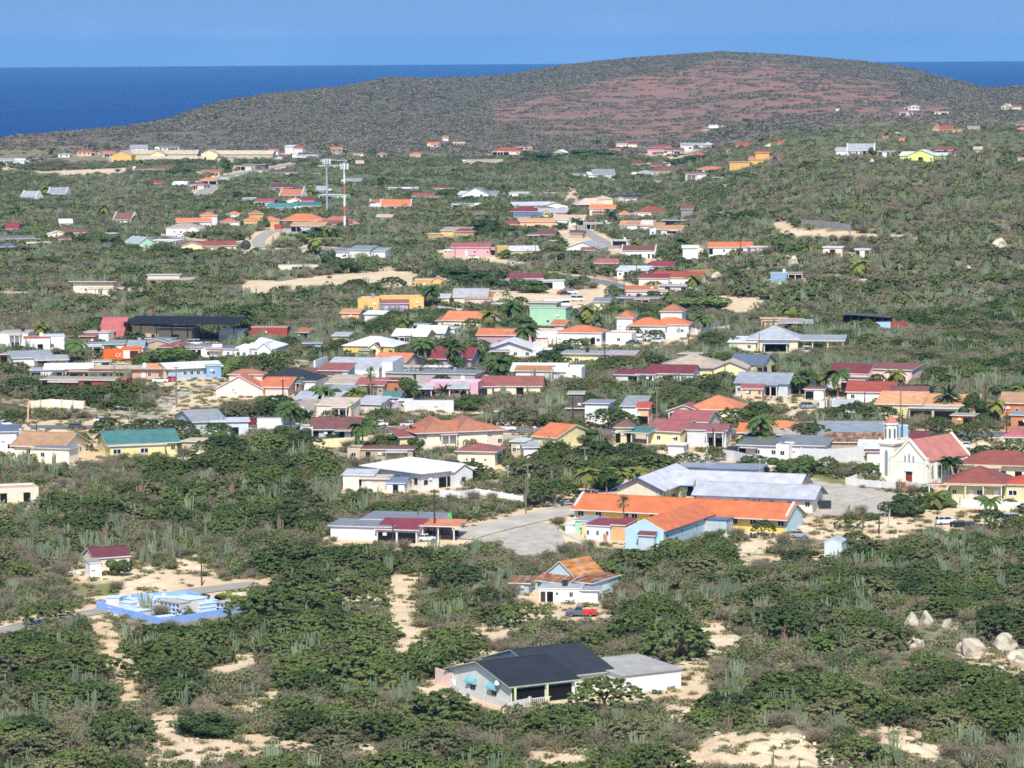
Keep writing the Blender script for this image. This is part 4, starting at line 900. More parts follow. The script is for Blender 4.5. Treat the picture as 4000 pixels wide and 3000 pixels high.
H(2614,922,100,-4,'s','W','a','white porch house with light orange monopitch roof',d=8,h=3,rise=1.4,f='o.oo.',x=[])
wall_line([(2590,925),(2640,930),(2700,912)],1.6,'W','white slatted fence in front of the light orange porch roof',posts=2,name='garden_fence',cat='fence')
# ------------------------------------------------------------------ upland on the right and middle distance
H(3540,452,52,0,'F','W','W','white specks of a flat house on the far right slope below the hill',d=8,h=3)
H(3568,430,42,-4,'h','W','T','tan hipped roof topmost on the far right slope',d=9)
H(3546,458,16,-20,'f','i','m','tiny pointed gable chapel-like hut on the far right slope',d=6,rise=2.6,h=3)
H(3678,450,54,0,'F','c','w','cream flat house right of the tan hipped roof on the far slope',d=7)
H(3272,432,14,0,'F','W','W','single white cube hut on the slope edge under the red hillside',d=5,h=2)
H(3926,428,30,-18,'f','y','T','small yellow gable house near the top right edge',d=9,rise=2.6)
H(3966,428,44,-10,'g','y','m','yellow house with pinkish roof at the top right edge',d=8,x=[D_(x=-5,y=0,w=5,d=8,h=3,k='f',rise=3)])
H(3684,522,70,-16,'g','Y','R','yellow country house with orange roof alone on the upper right slope',d=9,rise=2.6,x=[D_(x=-5,y=-.5,w=5,d=9,h=3.4,k='f',rise=3,roof='y' if False else 'T'),D_(x=10,y=0,w=7,d=6,h=3,k='F')])
H(3805,518,46,-6,'g','k','s','small grey roofed shelter right of the upper yellow country house',d=7)
H(3992,521,30,0,'h','p','o','orange tiled house cut by the right edge',d=8,f='ww')
H(3985,497,34,0,'F','i','W','pale flat roof cut by the right edge above the orange tiled house',d=7,h=2)
H(3362,608,104,-8,'c','W','s','white and lilac country house with grey gable roofs on the knoll top',d=10,rise=3,f='w.w.o.o',x=[D_(x=-9,y=1,w=7,d=8,h=2.6,k='s',roof='l',rise=1.2)])
H(3463,613,66,-4,'F','W','S','flat grey roofed open block right of the lilac country house',d=8,f='o.oo')
H(3596,632,96,-16,'f','L','w','lime yellow house with brilliant white roofs on the knoll',d=12,rise=2.4,h=3.4,f='w.o.w',x=[D_(x=-7,y=4,w=8,d=9,h=3,k='s',roof='w',rise=1.4),D_(x=8,y=3,w=8,d=9,h=3,k='s',roof='w',rise=1)])
H(3690,609,62,-6,'g','R','m','dark red house right of the lime yellow one',d=9,f='o.w')
H(3458,560,20,0,'g','T','o','tiny orange roof among trees behind the knoll',d=6)
H(3522,570,16,0,'g','W','o','tiny white hut with orange roof behind the knoll trees',d=6)
H(3990,642,24,0,'F','i','m','pinkish hut cut by the right edge beside boulders',d=6,h=3)
# middle distance
H(1775,940,106,-12,'s','Y','T','tall yellow house with tan roof and twin outdoor stairs',d=11,h=4.6,rise=1,f='W..o.',x=[D_(x=5,y=-2,w=9,d=5,h=4.2,k='h',roof='r',rise=1.4),D_(x=-9,y=0,w=7,d=6,h=3,k='F')])
H(2114,940,100,-14,'g','k','n','open dark gable carport with brown roof in the scrub',d=10,rise=1.8,f='o.o.o')
H(1838,998,150,6,'g',wx('e4a0a8'),'p','long pink house with dusty pink roof and small windows',d=9,h=3.6,rise=1.6,f='s.sD.w..w',x=[])
H(2042,1006,122,6,'g','y','l','cream house with pale grey roof and a tall yellow side wall',d=10,h=3,f='W.w.w.w',x=[D_(x=-8.5,y=-1,w=5,d=10,h=4.8,k='p',wall='Y')])
H(2276,994,124,-20,'f','W','s','white house with broad low front gable and brown awning',d=13,h=2.8,rise=2.6,f='.W...',x=[D_(x=3.5,y=-1.6,w=7,d=1.6,h=2.2,k='s',roof='n',rise=.9,nowall=True)])
H(2010,1126,225,4,'F','c','T','low cream complex with maroon inset roof behind dark trees',d=12,h=3,f='o.W..o.o.w.',x=[D_(x=4,y=2,w=13,d=8,h=3.4,k='s',roof='r',rise=1.2),D_(x=-9,y=3,w=9,d=8,h=3.2,k='s',roof='p',rise=1),D_(x=6,y=-4,w=24,d=3.6,h=3,k='F',wall='W',roof='w',f='.oo.o.')])
H(1682,1128,124,2,'F','Y','Y' if False else 'a','small mustard yellow box house with white door',d=6,h=3.4,oh=.05,f='w.D.w..w')
H(1760,1128,28,-10,'F','Y','a','mustard yellow annex attached at the right of the box house',d=5,h=3,f='W',oh=.05)
H(1838,1192,130,-4,'g','c','l','old cream cottage with patched pale tin roof',d=9,h=3,rise=2.4,f='..D...o' .replace('o','w'),x=[D_(x=3,y=-1,w=9,d=4,h=2.6,k='s',roof='u',rise=1,wall='i'),D_(x=-10,y=0,w=5,d=6,h=2.6,k='s',rise=.8)])
H(2370,1054,78,-6,'F','y','T','cream corner house with maroon canopy beside the curving road',d=8,h=3.6,f='w.w',x=[D_(x=0,y=-1.4,w=9,d=1.4,h=3,k='s',roof='p',rise=1,nowall=True)])
H(2494,1010,128,2,'c','W','n','long white house with straight dark brown roof and raised ends',d=9,h=3.4,rise=1.8,f='W.s.W.dW')
H(2732,1000,80,-6,'f','c','o','wide orange gable roof behind a big thorn tree',d=10,h=2.4,rise=1.8)
H(2853,994,168,-2,'g','W','o','long white house with straight orange roof',d=10,h=3,f='o..w.w.o.o',x=[D_(x=-16,y=1,w=6,d=7,h=2.6,k='s',roof='w',rise=.6)])
H(2975,988,86,-4,'F','i','W','low pinkish wing trailing right of the long orange roof',d=7,h=2.2)
H(3165,986,60,-4,'F','i','m','pinkish strip house behind three palms',d=7,h=2.2)
H(3252,998,72,0,'F','i','w','small white flat house with pink front far right of the palms',d=7,h=3,f='.o.')
H(3368,1002,54,0,'F','c','w','tiny open house with white slab roof beside a pole in the right scrub',d=6,h=2.6,f='o.o')
H(2470,1086,118,-8,'s','W','w','house with bright white sheet roof above the road',d=9,h=3,rise=1,f='w..o.')
H(2582,1072,84,-8,'g','c','r','small cream house with crimson roof',d=9,h=3.2,f='w..',rise=1.6)
H(2640,1122,180,-16,'g','c','R','large cream house with red roof and dark porch behind the tall palm',d=11,h=3.6,rise=1.8,f='oo.w.s.W.',x=[D_(x=-8,y=-2,w=11,d=8,h=3.4,k='g',roof='r',rise=1.2)])
wall_line([(2686,1092),(2740,1088),(2790,1085)],3.4,'Y','bright yellow wall behind the tall palm')
H(2628,1146,104,-6,'F','W','l','low building with pale flat roof and blue door posts',d=8,h=2.8,f='.o..o',oh=.8)
H(2526,1170,158,-2,'F','i','c' if False else 'T','flat salmon topped house left of the big green tree',d=9,h=2.8,f='w.w.w.w',x=[D_(x=-2,y=2,w=11,d=6,h=3.2,k='s',roof='o',rise=1)])
H(2494,1194,150,-2,'F','Y','S','orange fronted house with long grey slab roof by the palm',d=8,h=2.6,f='o.W.o.w',oh=.8)
H(3072,1098,124,2,'F','Q','S','bright blue shack with pinkish door on the boulder field',d=6,h=2.9,f='...g..',oh=.1)
wall_line([(3130,885),(3210,887),(3320,905),(3322,918)],2.8,'G','unfinished grey block walls on the cleared knoll plot',name='block_wall')
# left village
H(50,1366,120,3,'F','W','T','long white industrial hall at the left edge',d=12,h=5,f='.....w',oh=.2)
H(145,1374,100,4,'F','W','o','white block with thin red roof edge beside the white hall',d=8,h=4.2,f='..g.',oh=.2,fc='b04838')
H(205,1370,92,4,'F','W','l','white block with brick side bay third from the left edge',d=8,h=4.4,f='.R.'.replace('R','w'),oh=.2)
r=H(430,1336,100,-14,'g','R','p','tall old brick hangar with faded red corrugated side and black truss roof',d=11,h=1.4,rise=6,f='',sd='',oh=.1,name='hangar',cat='hangar',x=[D_(x=10,y=5,w=9,d=8,h=4.6,k='F',roof='k',wall='T',f='W.'),D_(x=20,y=4,w=11,d=8,h=4.4,k='F',roof='k',wall='k',f='.g.'),D_(x=22,y=2.5,w=36,d=12,h=5.8,k='s',roof='k',rise=1.2,posts=8,fc='2a2624')])
H(340,1352,56,2,'F','R','R','low brick red shed left of the white shed',d=6,h=3,f='w')
H(378,1344,92,-4,'F','W','T','white box shed in front of the brick hangar',d=7,h=3.6,f='')
H(555,1378,260,-6,'F','T','S','row of dusty sheds with long grey roof under the hangar',d=9,h=3,f='o.w.o..W.o.g.',oh=.6)
H(405,1390,160,-5,'F','W','S','white and brick shed with grey roof behind the orange container',d=8,h=3.4,f='.s.g....',x=[])
H(130,1440,150,14,'s','W','s','white house with two grey lean-to roofs under the coconut palm',d=11,h=3.2,rise=1,f='.w..oo.',x=[D_(x=5,y=-4,w=9,d=5,h=2.7,k='s',roof='s',rise=.8,posts=3)])
H(268,1482,180,4,'g','W','w','white bungalow with white roof and pink porch wall',d=9,h=3,rise=1,f='o.o.g..sW',x=[D_(x=-6,y=-1.5,w=9,d=8,h=2.8,k='F',roof='l',f='o.o')])
H(490,1484,262,-6,'F','p','T','long flat roofed peach house with shaded arcade',d=10,h=3,f='oooooo..Dw.',oh=1,fc='b8806a',x=[D_(x=-7,y=-2.5,w=17,d=3,h=2.4,k='F',roof='T',f='oooo')])
H(310,1522,300,-2,'F','R','T','long low brick red building with pale flat roof behind trees',d=9,h=2.6,f='o.o..o...',oh=.5)
H(762,1477,200,22,'g','Q' if False else 'B','W','sky blue house with wide pale roof and white window row',d=11,h=3,rise=1,f='..wwwwD.',oh=.8,x=[D_(x=-9,y=1,w=6,d=8,h=2.8,k='s',roof='a',rise=.8,wall='T')])
H(836,1476,56,12,'F','Q','s','small blue box house with red window beside the green tree',d=6,h=3.4,f='.w.',oh=.3)
H(672,1392,120,-6,'h','k','m','faded red roof behind the big green tree',d=10,h=2.6,rise=1.4)
H(765,1396,130,-6,'F','W','G','white house with dark openings and grey flat roof right of the green tree',d=9,h=3,f='w.oo.w')
H(872,1400,140,-4,'F','W','G','long white bungalow with grey flat roof joined to the white pyramid roof',d=11,h=2.8,f='w.D.w.W')
H(1000,1400,150,-6,'h','W','w','white house with big white pyramid roof and round arches',d=13,h=3,rise=2.6,f='o.o.w.W.g')
wall_line([(822,1402),(920,1414),(1035,1404),(1122,1390)],1.3,'W','white scalloped garden wall with red posts before the pyramid roof',posts=5,pc='R')
H(1052,1328,142,6,'F','R','m','long rust red shed with a scrap frame on top',d=7,h=4,f='',oh=.1)
H(900,1330,96,0,'F','W','W','white shed behind the pyramid roof beside a dark truck body',d=6,h=3,f='')
H(1440,1392,200,-16,'h',wx('d8bc5c'),'w','mustard yellow house with gleaming white hipped roof and red gabled entrance',d=13,h=3,rise=2.4,f='w.w.o.W',sd='w',x=[D_(x=2.5,y=-2,w=3.4,d=3,h=2.8,k='f',roof='r',rise=1.3,wall='y',f='d')])
wall_line([(1410,1392),(1440,1400)],1.4,'y','low mustard wall with red posts left of the yellow house',posts=3,pc='R')
wall_line([(1466,1400),(1560,1402),(1640,1396)],1.6,'W','white garden wall with red posts in front of the yellow house',posts=4,pc='R')
H(1600,1350,130,-6,'g','y','w','house with long white roof right of the mustard yellow one',d=10,h=3,rise=1.6,f='o.o.w')
H(1680,1338,110,-6,'g','c','w','second white-roofed house partly behind dark trees',d=10,h=3,rise=1.8)
H(1440,1222,84,6,'p','Y','T','orange yellow house with tall parapet and grey side wall',d=9,h=5,f='.WW.')
H(1368,1253,70,-6,'g','p','a','small peach shed with tan roof among trees',d=7,h=2.6,rise=1)
H(1460,1263,72,-4,'s','W','w','white shed with pale lean-to roof right of the peach shed',d=6,h=3,rise=.6,f='')
H(1570,1216,172,2,'p','Y','T','long orange yellow building with pink sloping canopy',d=9,h=5,f='....w',x=[D_(x=-3,y=-4,w=10,d=5,h=3,k='s',roof='p',rise=1.2,wall='m')])
wall_line([(1710,1222),(1780,1232),(1870,1234)],2.4,'W','white yard wall with red posts below the orange yellow building',posts=6,pc='R')
H(1820,1290,178,-20,'g','c','o','cream house with broad orange tiled roof left of the two tall palms',d=12,h=3.2,rise=2.4,f='.W..w',sd='.w.',x=[D_(x=-8,y=1,w=5,d=8,h=2.8,k='s',roof='o',rise=1)])
H(1945,1360,160,-10,'g','P','o','pink house with red tiled roof and arched doors',d=11,h=4,rise=1.4,f='ww.g.w',x=[D_(x=6,y=3,w=8,d=8,h=5,k='F',roof='p')])
wall_line([(1880,1372),(2000,1362),(2140,1350)],1.6,'i','pink garden wall with posts before the pink tiled house',posts=4)
H(2140,1273,140,-14,'F','g','T','pale green two storey house with brown flat roofs',d=10,h=5.8,f='w.w.W',sd='W.w',oh=.2,x=[D_(x=-2,y=1.5,w=9,d=7,h=7.4,k='F',roof='T')])
H(2262,1346,170,-12,'h','W','o','white house with orange hipped roof and row of windows',d=11,h=3.6,rise=1.8,f='s.w.W.oW',x=[D_(x=-11,y=3,w=9,d=8,h=4,k='p'),D_(x=12,y=2,w=8,d=9,h=3.6,k='p',f='w')])
H(1760,1437,155,-16,'g','O' if False else 'm','r','house with bright crimson gable roof and brick gable',d=11,h=2.8,rise=2.6,f='..w.',oh=.7)
H(1990,1402,186,6,'f','W','w','house with wide white and pale blue tent-like roof',d=14,h=2.8,rise=2.4,oh=1)
H(2276,1426,165,-12,'F','y','s','cream flat house with light blue trim and grey slab roof',d=10,h=3.2,f='..W...o',oh=.8,x=[D_(x=11,y=0,w=8,d=7,h=3,k='s',roof='s',rise=.6,posts=3,fc='d06030')])
wall_line([(2195,1425),(2290,1422),(2385,1408)],1.3,'l','light blue and cream rail wall below the cream flat house',posts=4)
H(2102,1492,206,-8,'g','W','w','long white house with patched white and orange roof',d=11,h=3,rise=1.6,f='..g.dw..w',x=[D_(x=-1,y=-1.5,w=10,d=7,h=3.2,k='s',roof='q',rise=1.2),D_(x=8,y=0,w=8,d=9,h=4,k='p',f='.w')])
H(1998,1542,230,-6,'g','c','m','low house with long terracotta gable roof above the big thorn thicket',d=11,h=2.4,rise=2,f='w.W.o..',x=[D_(x=-11,y=-2,w=12,d=7,h=2.4,k='s',roof='m',rise=1)])
H(1740,1512,230,-4,'F','G','S','wide grey sloping slab roof behind the pink parapet house',d=12,h=3.6,f='',oh=.4)
H(1765,1562,205,-6,'p',wx('e8a4b4'),'l','pink parapet house with grey awnings beside the dump truck',d=10,h=4.6,f='.g.w.W..w.',x=[D_(x=-7.5,y=-2.5,w=5,d=3,h=3.2,k='s',roof='s',rise=.8,posts=2),D_(x=2,y=-2,w=5,d=2,h=3.4,k='s',roof='s',rise=.9,posts=2)],dm=TRIM)
H(1676,1608,192,-2,'F','W','l','long white ribbed storage container lying along the verge',d=2.6,h=2.6,f='',oh=.02,name='storage_container',cat='container',clear=20)
H(935,1548,186,-8,'f','i','o','pale pink house with plain gable front and stepped orange tile roof',d=14,h=2,rise=3.4,f='.s..',x=[D_(x=9,y=1,w=8,d=10,h=2.4,k='s',roof='o',rise=1.6,wall='i'),D_(x=0,y=8,w=9,d=6,h=5,k='h',roof='o',rise=1.2)])
H(1118,1532,230,-4,'h','W','d','white house with charcoal hipped roof and blue shutters',d=13,h=3,rise=2.8,f='w.wW.B..'.replace('B','w'))
H(1240,1512,170,-12,'g','W','n','white stepped house with brown roofs behind the charcoal hip',d=11,h=3.2,rise=1.4,f='.o..w',x=[D_(x=4,y=2,w=8,d=8,h=4.4,k='s',roof='m',rise=1.2)])
H(1372,1488,218,-12,'s','W','l','large white house with pale grey slope roof between tall white side walls',d=12,h=3.2,rise=2.2,f='.w.ww.',oh=.1,x=[D_(x=-10.4,y=-.3,w=.5,d=13,h=5.4,k='F',roof='w',oh=.02),D_(x=10.4,y=-.3,w=3,d=13,h=5.2,k='s',roof='w',rise=.6,oh=.02)])
H(1522,1457,126,-22,'g','c','o','beige house with orange roof and blue-framed doors',d=10,h=3.4,rise=1.8,f='o.W.w',sd='w.w')
H(1445,1548,104,-14,'g','T','p','brown house with pinkish red porch gable behind the fan palm',d=10,h=3,rise=1.4,f='o.d.w',x=[D_(x=-8,y=2,w=9,d=9,h=3,k='s',roof='c' if False else 'T',rise=1.4)])
H(1520,1545,84,-8,'F','O','r','orange brown flat house with dark red edge right of the fan palm',d=7,h=4,f='w.d',oh=.6)
H(1210,1604,170,-10,'s','T','s','corrugated grey lean-to roof leaning over the block house',d=9,h=1.6,rise=2.2,f='',oh=.3)
H(1440,1615,90,-6,'s','W','l','pale tin lean-to beside two short palms',d=7,h=2.4,rise=1.2,f='')
H(1302,1636,136,-2,'s','i','T','pale pink front of the block house with tan monopitch roof',d=9,h=3.4,rise=1,f='.W..W.',oh=.3)
H(1186,1632,100,-2,'p','G','T','bare grey concrete block house joined to the pale pink front',d=8,h=4,f='..s.')
H(1528,1596,62,-3,'g','m','g','tiny lilac kiosk with dark green roof',d=5,h=3,rise=1.2,f='.w.')
H(1580,1605,40,0,'F','T','W','small beige stall right of the lilac kiosk',d=4,h=2.6)
r=H(1310,1722,176,6,'g','l','m','house under a red and white striped roof beside a dark palm',d=11,h=3,rise=2,f='o.o.g.w',oh=.8)
H(820,1700,120,22,'g','l','s','pale blue warehouse with low grey gable roof',d=16,h=3.4,rise=2,f='',oh=.5)
H(900,1706,140,10,'F','l','l','pale blue flat extension with brick panel',d=9,h=3.6,f='..g.')
H(1055,1682,100,-2,'F','W','l','white truck body parked as a shed beside the pale blue warehouse',d=3,h=2.8,f='',oh=.02,name='truck_body',cat='container')
wall_line([(1212,1752),(1320,1744),(1436,1738)],2,'y','long pale yellow wall below the striped roof')
wall_line([(1436,1730),(1550,1718)],1.8,'y','second pale yellow wall running on to the brown shed')
wall_line([(1240,1768),(1300,1785),(1410,1798)],1.3,'T','rough beige block wall in the scrub')
H(1510,1800,206,8,'F','T','n','low open shed with thin brown slab roof behind the white house',d=7,h=2.6,f='.o..W...w.',oh=.4)
H(0,1768,130,10,'g','W','b','white two storey house with blue-grey roof cut by the left edge',d=9,h=5,rise=1,f='..W')
wall_line([(58,1722),(225,1722)],2.2,'l','pale blue wall right of the cut white house')
H(150,1790,200,-20,'g','c','a','cream house with broad light orange roof among tall cacti',d=12,h=3,rise=2.4,f='.w..w',oh=.8,sd='.w',x=[D_(x=6,y=-5,w=9,d=5,h=3,k='F',roof='b' if False else 'S',f='w.')])
H(560,1778,258,18,'g',wx('e6d896'),'g','pale yellow house with dark green metal roof',d=13,h=3,rise=2.2,f='.WW.d.sw',sd='.w.',oh=.8,x=[D_(x=-2,y=-3,w=13,d=3.4,h=2.7,k='F',roof='T',f='W.W.')])
H(760,1772,100,-2,'F','y','T','small pale yellow flat annex right of the green metal roof',d=7,h=2.8,f='s.Ds')
wall_line([(110,1640),(115,1600),(200,1592),(330,1600)],2.2,'c','crumbling cream roadside wall with brick panel',posts=4,pc='p')
# ------------------------------------------------------------------ small outbuildings and yard walls between the houses
H(30,1420,60,0,'F','O','T','brick orange flat wing at the far left edge below the white pickup',d=6,h=2.6,f='o.')
H(230,1355,50,-4,'F','p','m','small rose brick shed right of the white and brick block',d=5,h=3,f='g')
H(610,1352,110,-4,'F','k','S','dusty grey lean-to under the black truss roof',d=5,h=2.2,f='.o.o')
H(530,1398,60,4,'g','W','S','pale shed with square sign board behind the orange trailer',d=5,h=3.4,f='w.')
H(395,1440,70,0,'F','c','T','low pale yard building between the palm and the peach house',d=5,h=2,f='.g')
H(700,1470,60,0,'F','c','T','low cream garage before the bright green tree',d=5,h=2.4,f='g.')
H(1180,1330,50,-6,'s','T','u','rusty lean-to right of the long rust red shed',d=5,h=2.6,rise=.8,f='o')
H(1220,1375,70,10,'F','B','S','blue grey scrap shed among dry trees',d=5,h=2.6,f='g.')
H(1330,1345,60,-6,'s','T','l','patched tin shed left of the mustard yellow house',d=5,h=2.6,rise=.6,f='')
H(1605,1470,60,-10,'F','c','T','cream wall block right of the beige orange-roofed house',d=5,h=2.6,f='.w')
H(1560,1500,110,-6,'F','G','S','bare grey concrete wing behind the fan palm',d=6,h=3,f='')
H(1620,1440,50,-8,'F','W','d','small white block with dark roof beside the white flowers',d=5,h=2.4,f='g')
H(1700,1462,90,-4,'F','i','W','pink yard wall house in front of the crimson roof',d=4,h=2,f='.D.')
H(1330,1560,90,-8,'g','T','S','low tan shed roof between the charcoal hip and the fan palm',d=7,h=2.2,rise=1.2,f='')
H(1085,1595,40,0,'F','W','W','little white box before the block house',d=4,h=2.2,f='w')
H(1420,1400,40,-10,'F','y','T','mustard side room left of the gleaming white roof',d=4,h=2.4,f='')
H(1860,1500,90,-4,'F','i','s','pinkish low yard block right of the grey sloping slab roof',d=5,h=2.4,f='.g.')
H(1840,1500+44,70,0,'F','G','d','dark workshop shed behind the dump truck',d=5,h=3.4,f='g.')
H(2120,1400,60,-8,'F','W','W','white yard room right of the tent-like roof',d=5,h=2.6,f='')
H(2105,1352,70,-8,'F','i','W','pink yard room between the pink tiled house and the window row house',d=5,h=2.6,f='w.')
H(2180,1300,50,-10,'g','c','o','small orange roof tucked behind the window row house',d=6,h=2.6,rise=1.2,f='')
H(1640,1300,60,-6,'F','W','S','pale shed behind the white roofs',d=5,h=2.6,f='o')
H(1730,1315,90,-8,'F','W','W','white flat house below the broad orange tiled roof',d=6,h=2.6,f='w..w')
H(2350,1210,60,-6,'g','c','S','grey roofed shed at the road side above the orange villa',d=6,h=2.8,rise=1,f='w')
H(2700,1410,90,-10,'F','T','T','dry stone coloured shed left of the tin hipped roof',d=5,h=2,f='')
H(2520,1500,60,-10,'F','W','r','small white and maroon shed left of the skylight roof',d=5,h=2.6,f='o')
H(3180,1560,70,-8,'F','W','m','white yard room with maroon edge right of the corrugated roof',d=5,h=2.6,f='o.')
H(2340,1570,0,0,'F','W','m','x') if False else None
H(3290,1625,60,-6,'g','W','s','white cottage hidden under thorn trees left of the salmon roofs',d=6,h=2.6,rise=1.2,f='w.')
H(3760,1665,80,-6,'F','O','T','orange side wall house below the date palm',d=5,h=2.6,f='.o')
H(3100,1700,90,-10,'F','T','u','rusty roofed shed in the gap above the compound wall',d=6,h=2.6,f='')
H(2640,1778,60,-6,'F','W','W','white yard block at the left of the pale road bend',d=4,h=2.4,f='')
H(3030,1745,70,-8,'F','c','S','small cream flat room right of the two tier orange roof',d=5,h=2.6,f='w')
H(2230,1195,60,-8,'F','c','s','cream shed at the right of the white minibus',d=4,h=2,f='') if False else None
H(1950,1215,50,-4,'F','W','W','white block behind the old cream cottage',d=4,h=2.4,f='o')
H(1930,1160,60,-4,'F','T','T','low wall building above the old cream cottage',d=4,h=2,f='')
H(2180,960,60,-8,'F','c','W','pale low building on the scrub slope above the white gable',d=4,h=2.2,f='')
H(1930,975,40,-4,'F','W','W','white tank house left of the long pink house',d=4,h=2.4,f='') if False else None
H(2420,960,60,-6,'F','W','W','white flat shed above the straight brown roof',d=5,h=2.4,f='o')
H(2250,930,50,-10,'g','T','n','brown roofed shed beside the curved upper road',d=5,h=2.4,rise=1,f='')
H(1500,865,60,-4,'g','W','T','pale roof in scrub below the flared orange roof',d=6,h=2.4,rise=1)
H(910,860,50,4,'h','W','o','small orange hipped roof left of the yellow tower house',d=7,h=3,rise=1.4)
H(600,1000,70,6,'F','T','T','low tan wall house under the bright green gable',d=4,h=2,f='')
H(420,930,60,-6,'F','W','W','white low block right of the long brown roof',d=4,h=2.2,f='')
H(150,968,90,6,'F','i','T','low pinkish yard building between the wide shed and the small pink shed',d=5,h=2.4,f='w.o')
H(1380,720,60,-6,'g','W','s','white cottage in scrub right of the striped mast',d=6,h=2.4,rise=1.2)
H(1060,815,50,0,'F','W','W','small white block left of the green roofs',d=5,h=2.6,f='w')
H(1260,690,50,-6,'F','i','T','pinkish shed below the white walled yard',d=5,h=2,f='')
H(2150,770,40,0,'F','W','W','white cube on the cleared patch right of the arch house',d=4,h=2.4,f='')
H(2590,720,60,-8,'F','c','T','cream terrace wall below the brown gable',d=4,h=2,f='')
H(2850,740,40,-8,'F','G','S','small grey garage on the knoll shoulder',d=5,h=2.4,f='o')
H(880,640,60,0,'g','y','T','low pale yellow annex under the school roofs',d=6,h=3,rise=1)
H(1400,610,40,0,'g','c','n','brown roofed hut left of the orange pavilion',d=5,h=2.4,rise=1)
H(2400,600,40,0,'g','W','o','orange roofed hut left of the pinkish cube',d=5,h=2.6,rise=1.2)
H(2860,600,40,0,'g','W','m','brown roofed hut left of the green gable',d=5,h=2.6,rise=1.2)
H(2790,500,40,0,'F','W','W','lone white hut on the lower red hillside',d=5,h=2.6,f='')
H(3820,600,30,0,'g','T','T','tan hut behind the knoll crest',d=5,h=2.4,rise=1)
for a in [(150,1420,'suv','d8dadc',10,'white car in the yard of the two grey lean-to roofs'),(560,1442,'hatch','3a4048',0,'dark car before the peach arcade'),(905,1408,'suv','2a2c30',4,'black car by the white scalloped wall'),(1225,1452,'hatch','b8bcc0',20,'silver car at the end of the small lawn'),(1640,1412,'sedan','e2e4e6',4,'white car right of the yellow house wall'),
 (1560,1478,'suv','6a2a28',0,'maroon car before the beige orange-roofed house'),(2210,1362,'sedan','e0e2e4',4,'white car by the window row house'),(2570,1340,'suv','c8ccd0',4,'silver car on the lane before the villa wall'),(2470,1345,'sedan','38404a',8,'dark blue car on the lane before the villa wall'),(3140,1380,'hatch','e4e6e8',14,'white car right of the grey tin roof house'),
 (2660,1510,'sedan','d8dadc',0,'white car in front of the skylight roof'),(3160,1596,'suv','8a8e92',10,'grey car by the rubble lot'),(2650,1765,'sedan','e4e4e4',0,'white car before the white fronted house'),(400,1650,'sedan','dcdee0',0,'white car on the roadside track at the left'),(1120,1660,'sedan','48505a',180,'dark grey car on the main road by the striped roof'),
 (2620,1688,'suv','e8e8ea',0,'white car on the main road below the brown hip'),(3280,1692,'sedan','a4282c',180,'red car on the main road behind the compound wall'),(2980,1015,'suv','e4e4e4',0,'white car below the long orange roof'),(2400,1012,'sedan','dcdcdc',0,'white car beside the straight brown roof'),(2300,1010,'suv','2c3036',0,'black car below the white gable house'),
 (2140,915,'sedan','dcdcdc',0,'white car before the peach house'),(1850,1012,'suv','e0e0e0',0,'white car in front of the long pink house'),(1230,1012,'sedan','c4c8cc',0,'silver car at the modern white house gate'),(1010,1000,'suv','e0e0e0',0,'white car by the dark satellite dish'),(700,925,'sedan','d8d8d8',0,'white car before the cream hipped roof'),
 (2430,1140,'hatch','e4e4e4',60,'white car on the curving road by the crimson house'),(2310,1106,'sedan','3a3e44',-10,'dark car on the upper curving road'),(3120,2100,'hatch','9aa0a6',0,'grey car on the dry lot behind the tin shed') ]: car(*a)
# ------------------------------------------------------------------ right hand town
def loc(root, px, py):
    p = at(px, py)-root.location; a = -root.rotation_euler[2]
    return p.x*math.cos(a)-p.y*math.sin(a), p.x*math.sin(a)+p.y*math.cos(a)
r=H(2440,1312,60,-10,'h','W','o','white villa with two orange hipped towers and blue tinted walls',d=9,h=5.6,rise=2,f='w.w',x=[D_(x=7,y=-1,w=12,d=10,h=3.2,k='h',roof='o',rise=2.2,f='w.w.w'),D_(x=14,y=2,w=12,d=9,h=3.4,k='h',roof='o',rise=2,f='..w')])
H(2622,1296,82,-8,'h','W','o','square white tower house with orange pyramid roof right of the villa',d=8,h=6.4,rise=2.2,f='w..w',x=[])
wall_line([(2390,1325),(2470,1324),(2560,1330),(2680,1318)],1.8,'W','long white wall in front of the villa with two orange towers',posts=4)
wall_line([(2686,1305),(2720,1312),(2770,1306),(2845,1300)],2.2,'W','white wall with gate running right of the square tower house',posts=5)
wall_line([(2715,1282),(2790,1290),(2815,1286)],2.4,'G','grey block wall behind the white gate wall')
H(3060,1293,150,-4,'F','p','a','salmon flat house with orange parapets and grey awnings',d=9,h=3.2,f='..w.oo.o',x=[D_(x=4,y=-1.5,w=10,d=1.5,h=2.8,k='s',roof='s',rise=.6,nowall=True),D_(x=-3,y=2,w=8,d=5,h=3.8,k='F',roof='a')])
H(3020,1372,190,-8,'h','c','s','house with huge pale grey hipped tin roof and a carport',d=14,h=3.4,rise=3.6,f='..oo.w.',oh=.8,x=[D_(x=-9,y=-2,w=8,d=10,h=2.8,k='s',roof='w',rise=.8,f='.w'),D_(x=14,y=0,w=14,d=10,h=3.2,k='s',roof='s',rise=.8,posts=4),D_(x=1,y=-4.5,w=7,d=4.5,h=2.7,k='s',roof='b',rise=.5,posts=2)])
H(2700,1478,240,-8,'h','y','T','big low house with tan hipped roof and blue fascia',d=15,h=2.8,rise=3,f='',oh=.8,fc='5a7ab8',x=[D_(x=11,y=-3,w=9,d=12,h=3,k='f',roof='T',rise=1.8,fc='5a7ab8')])
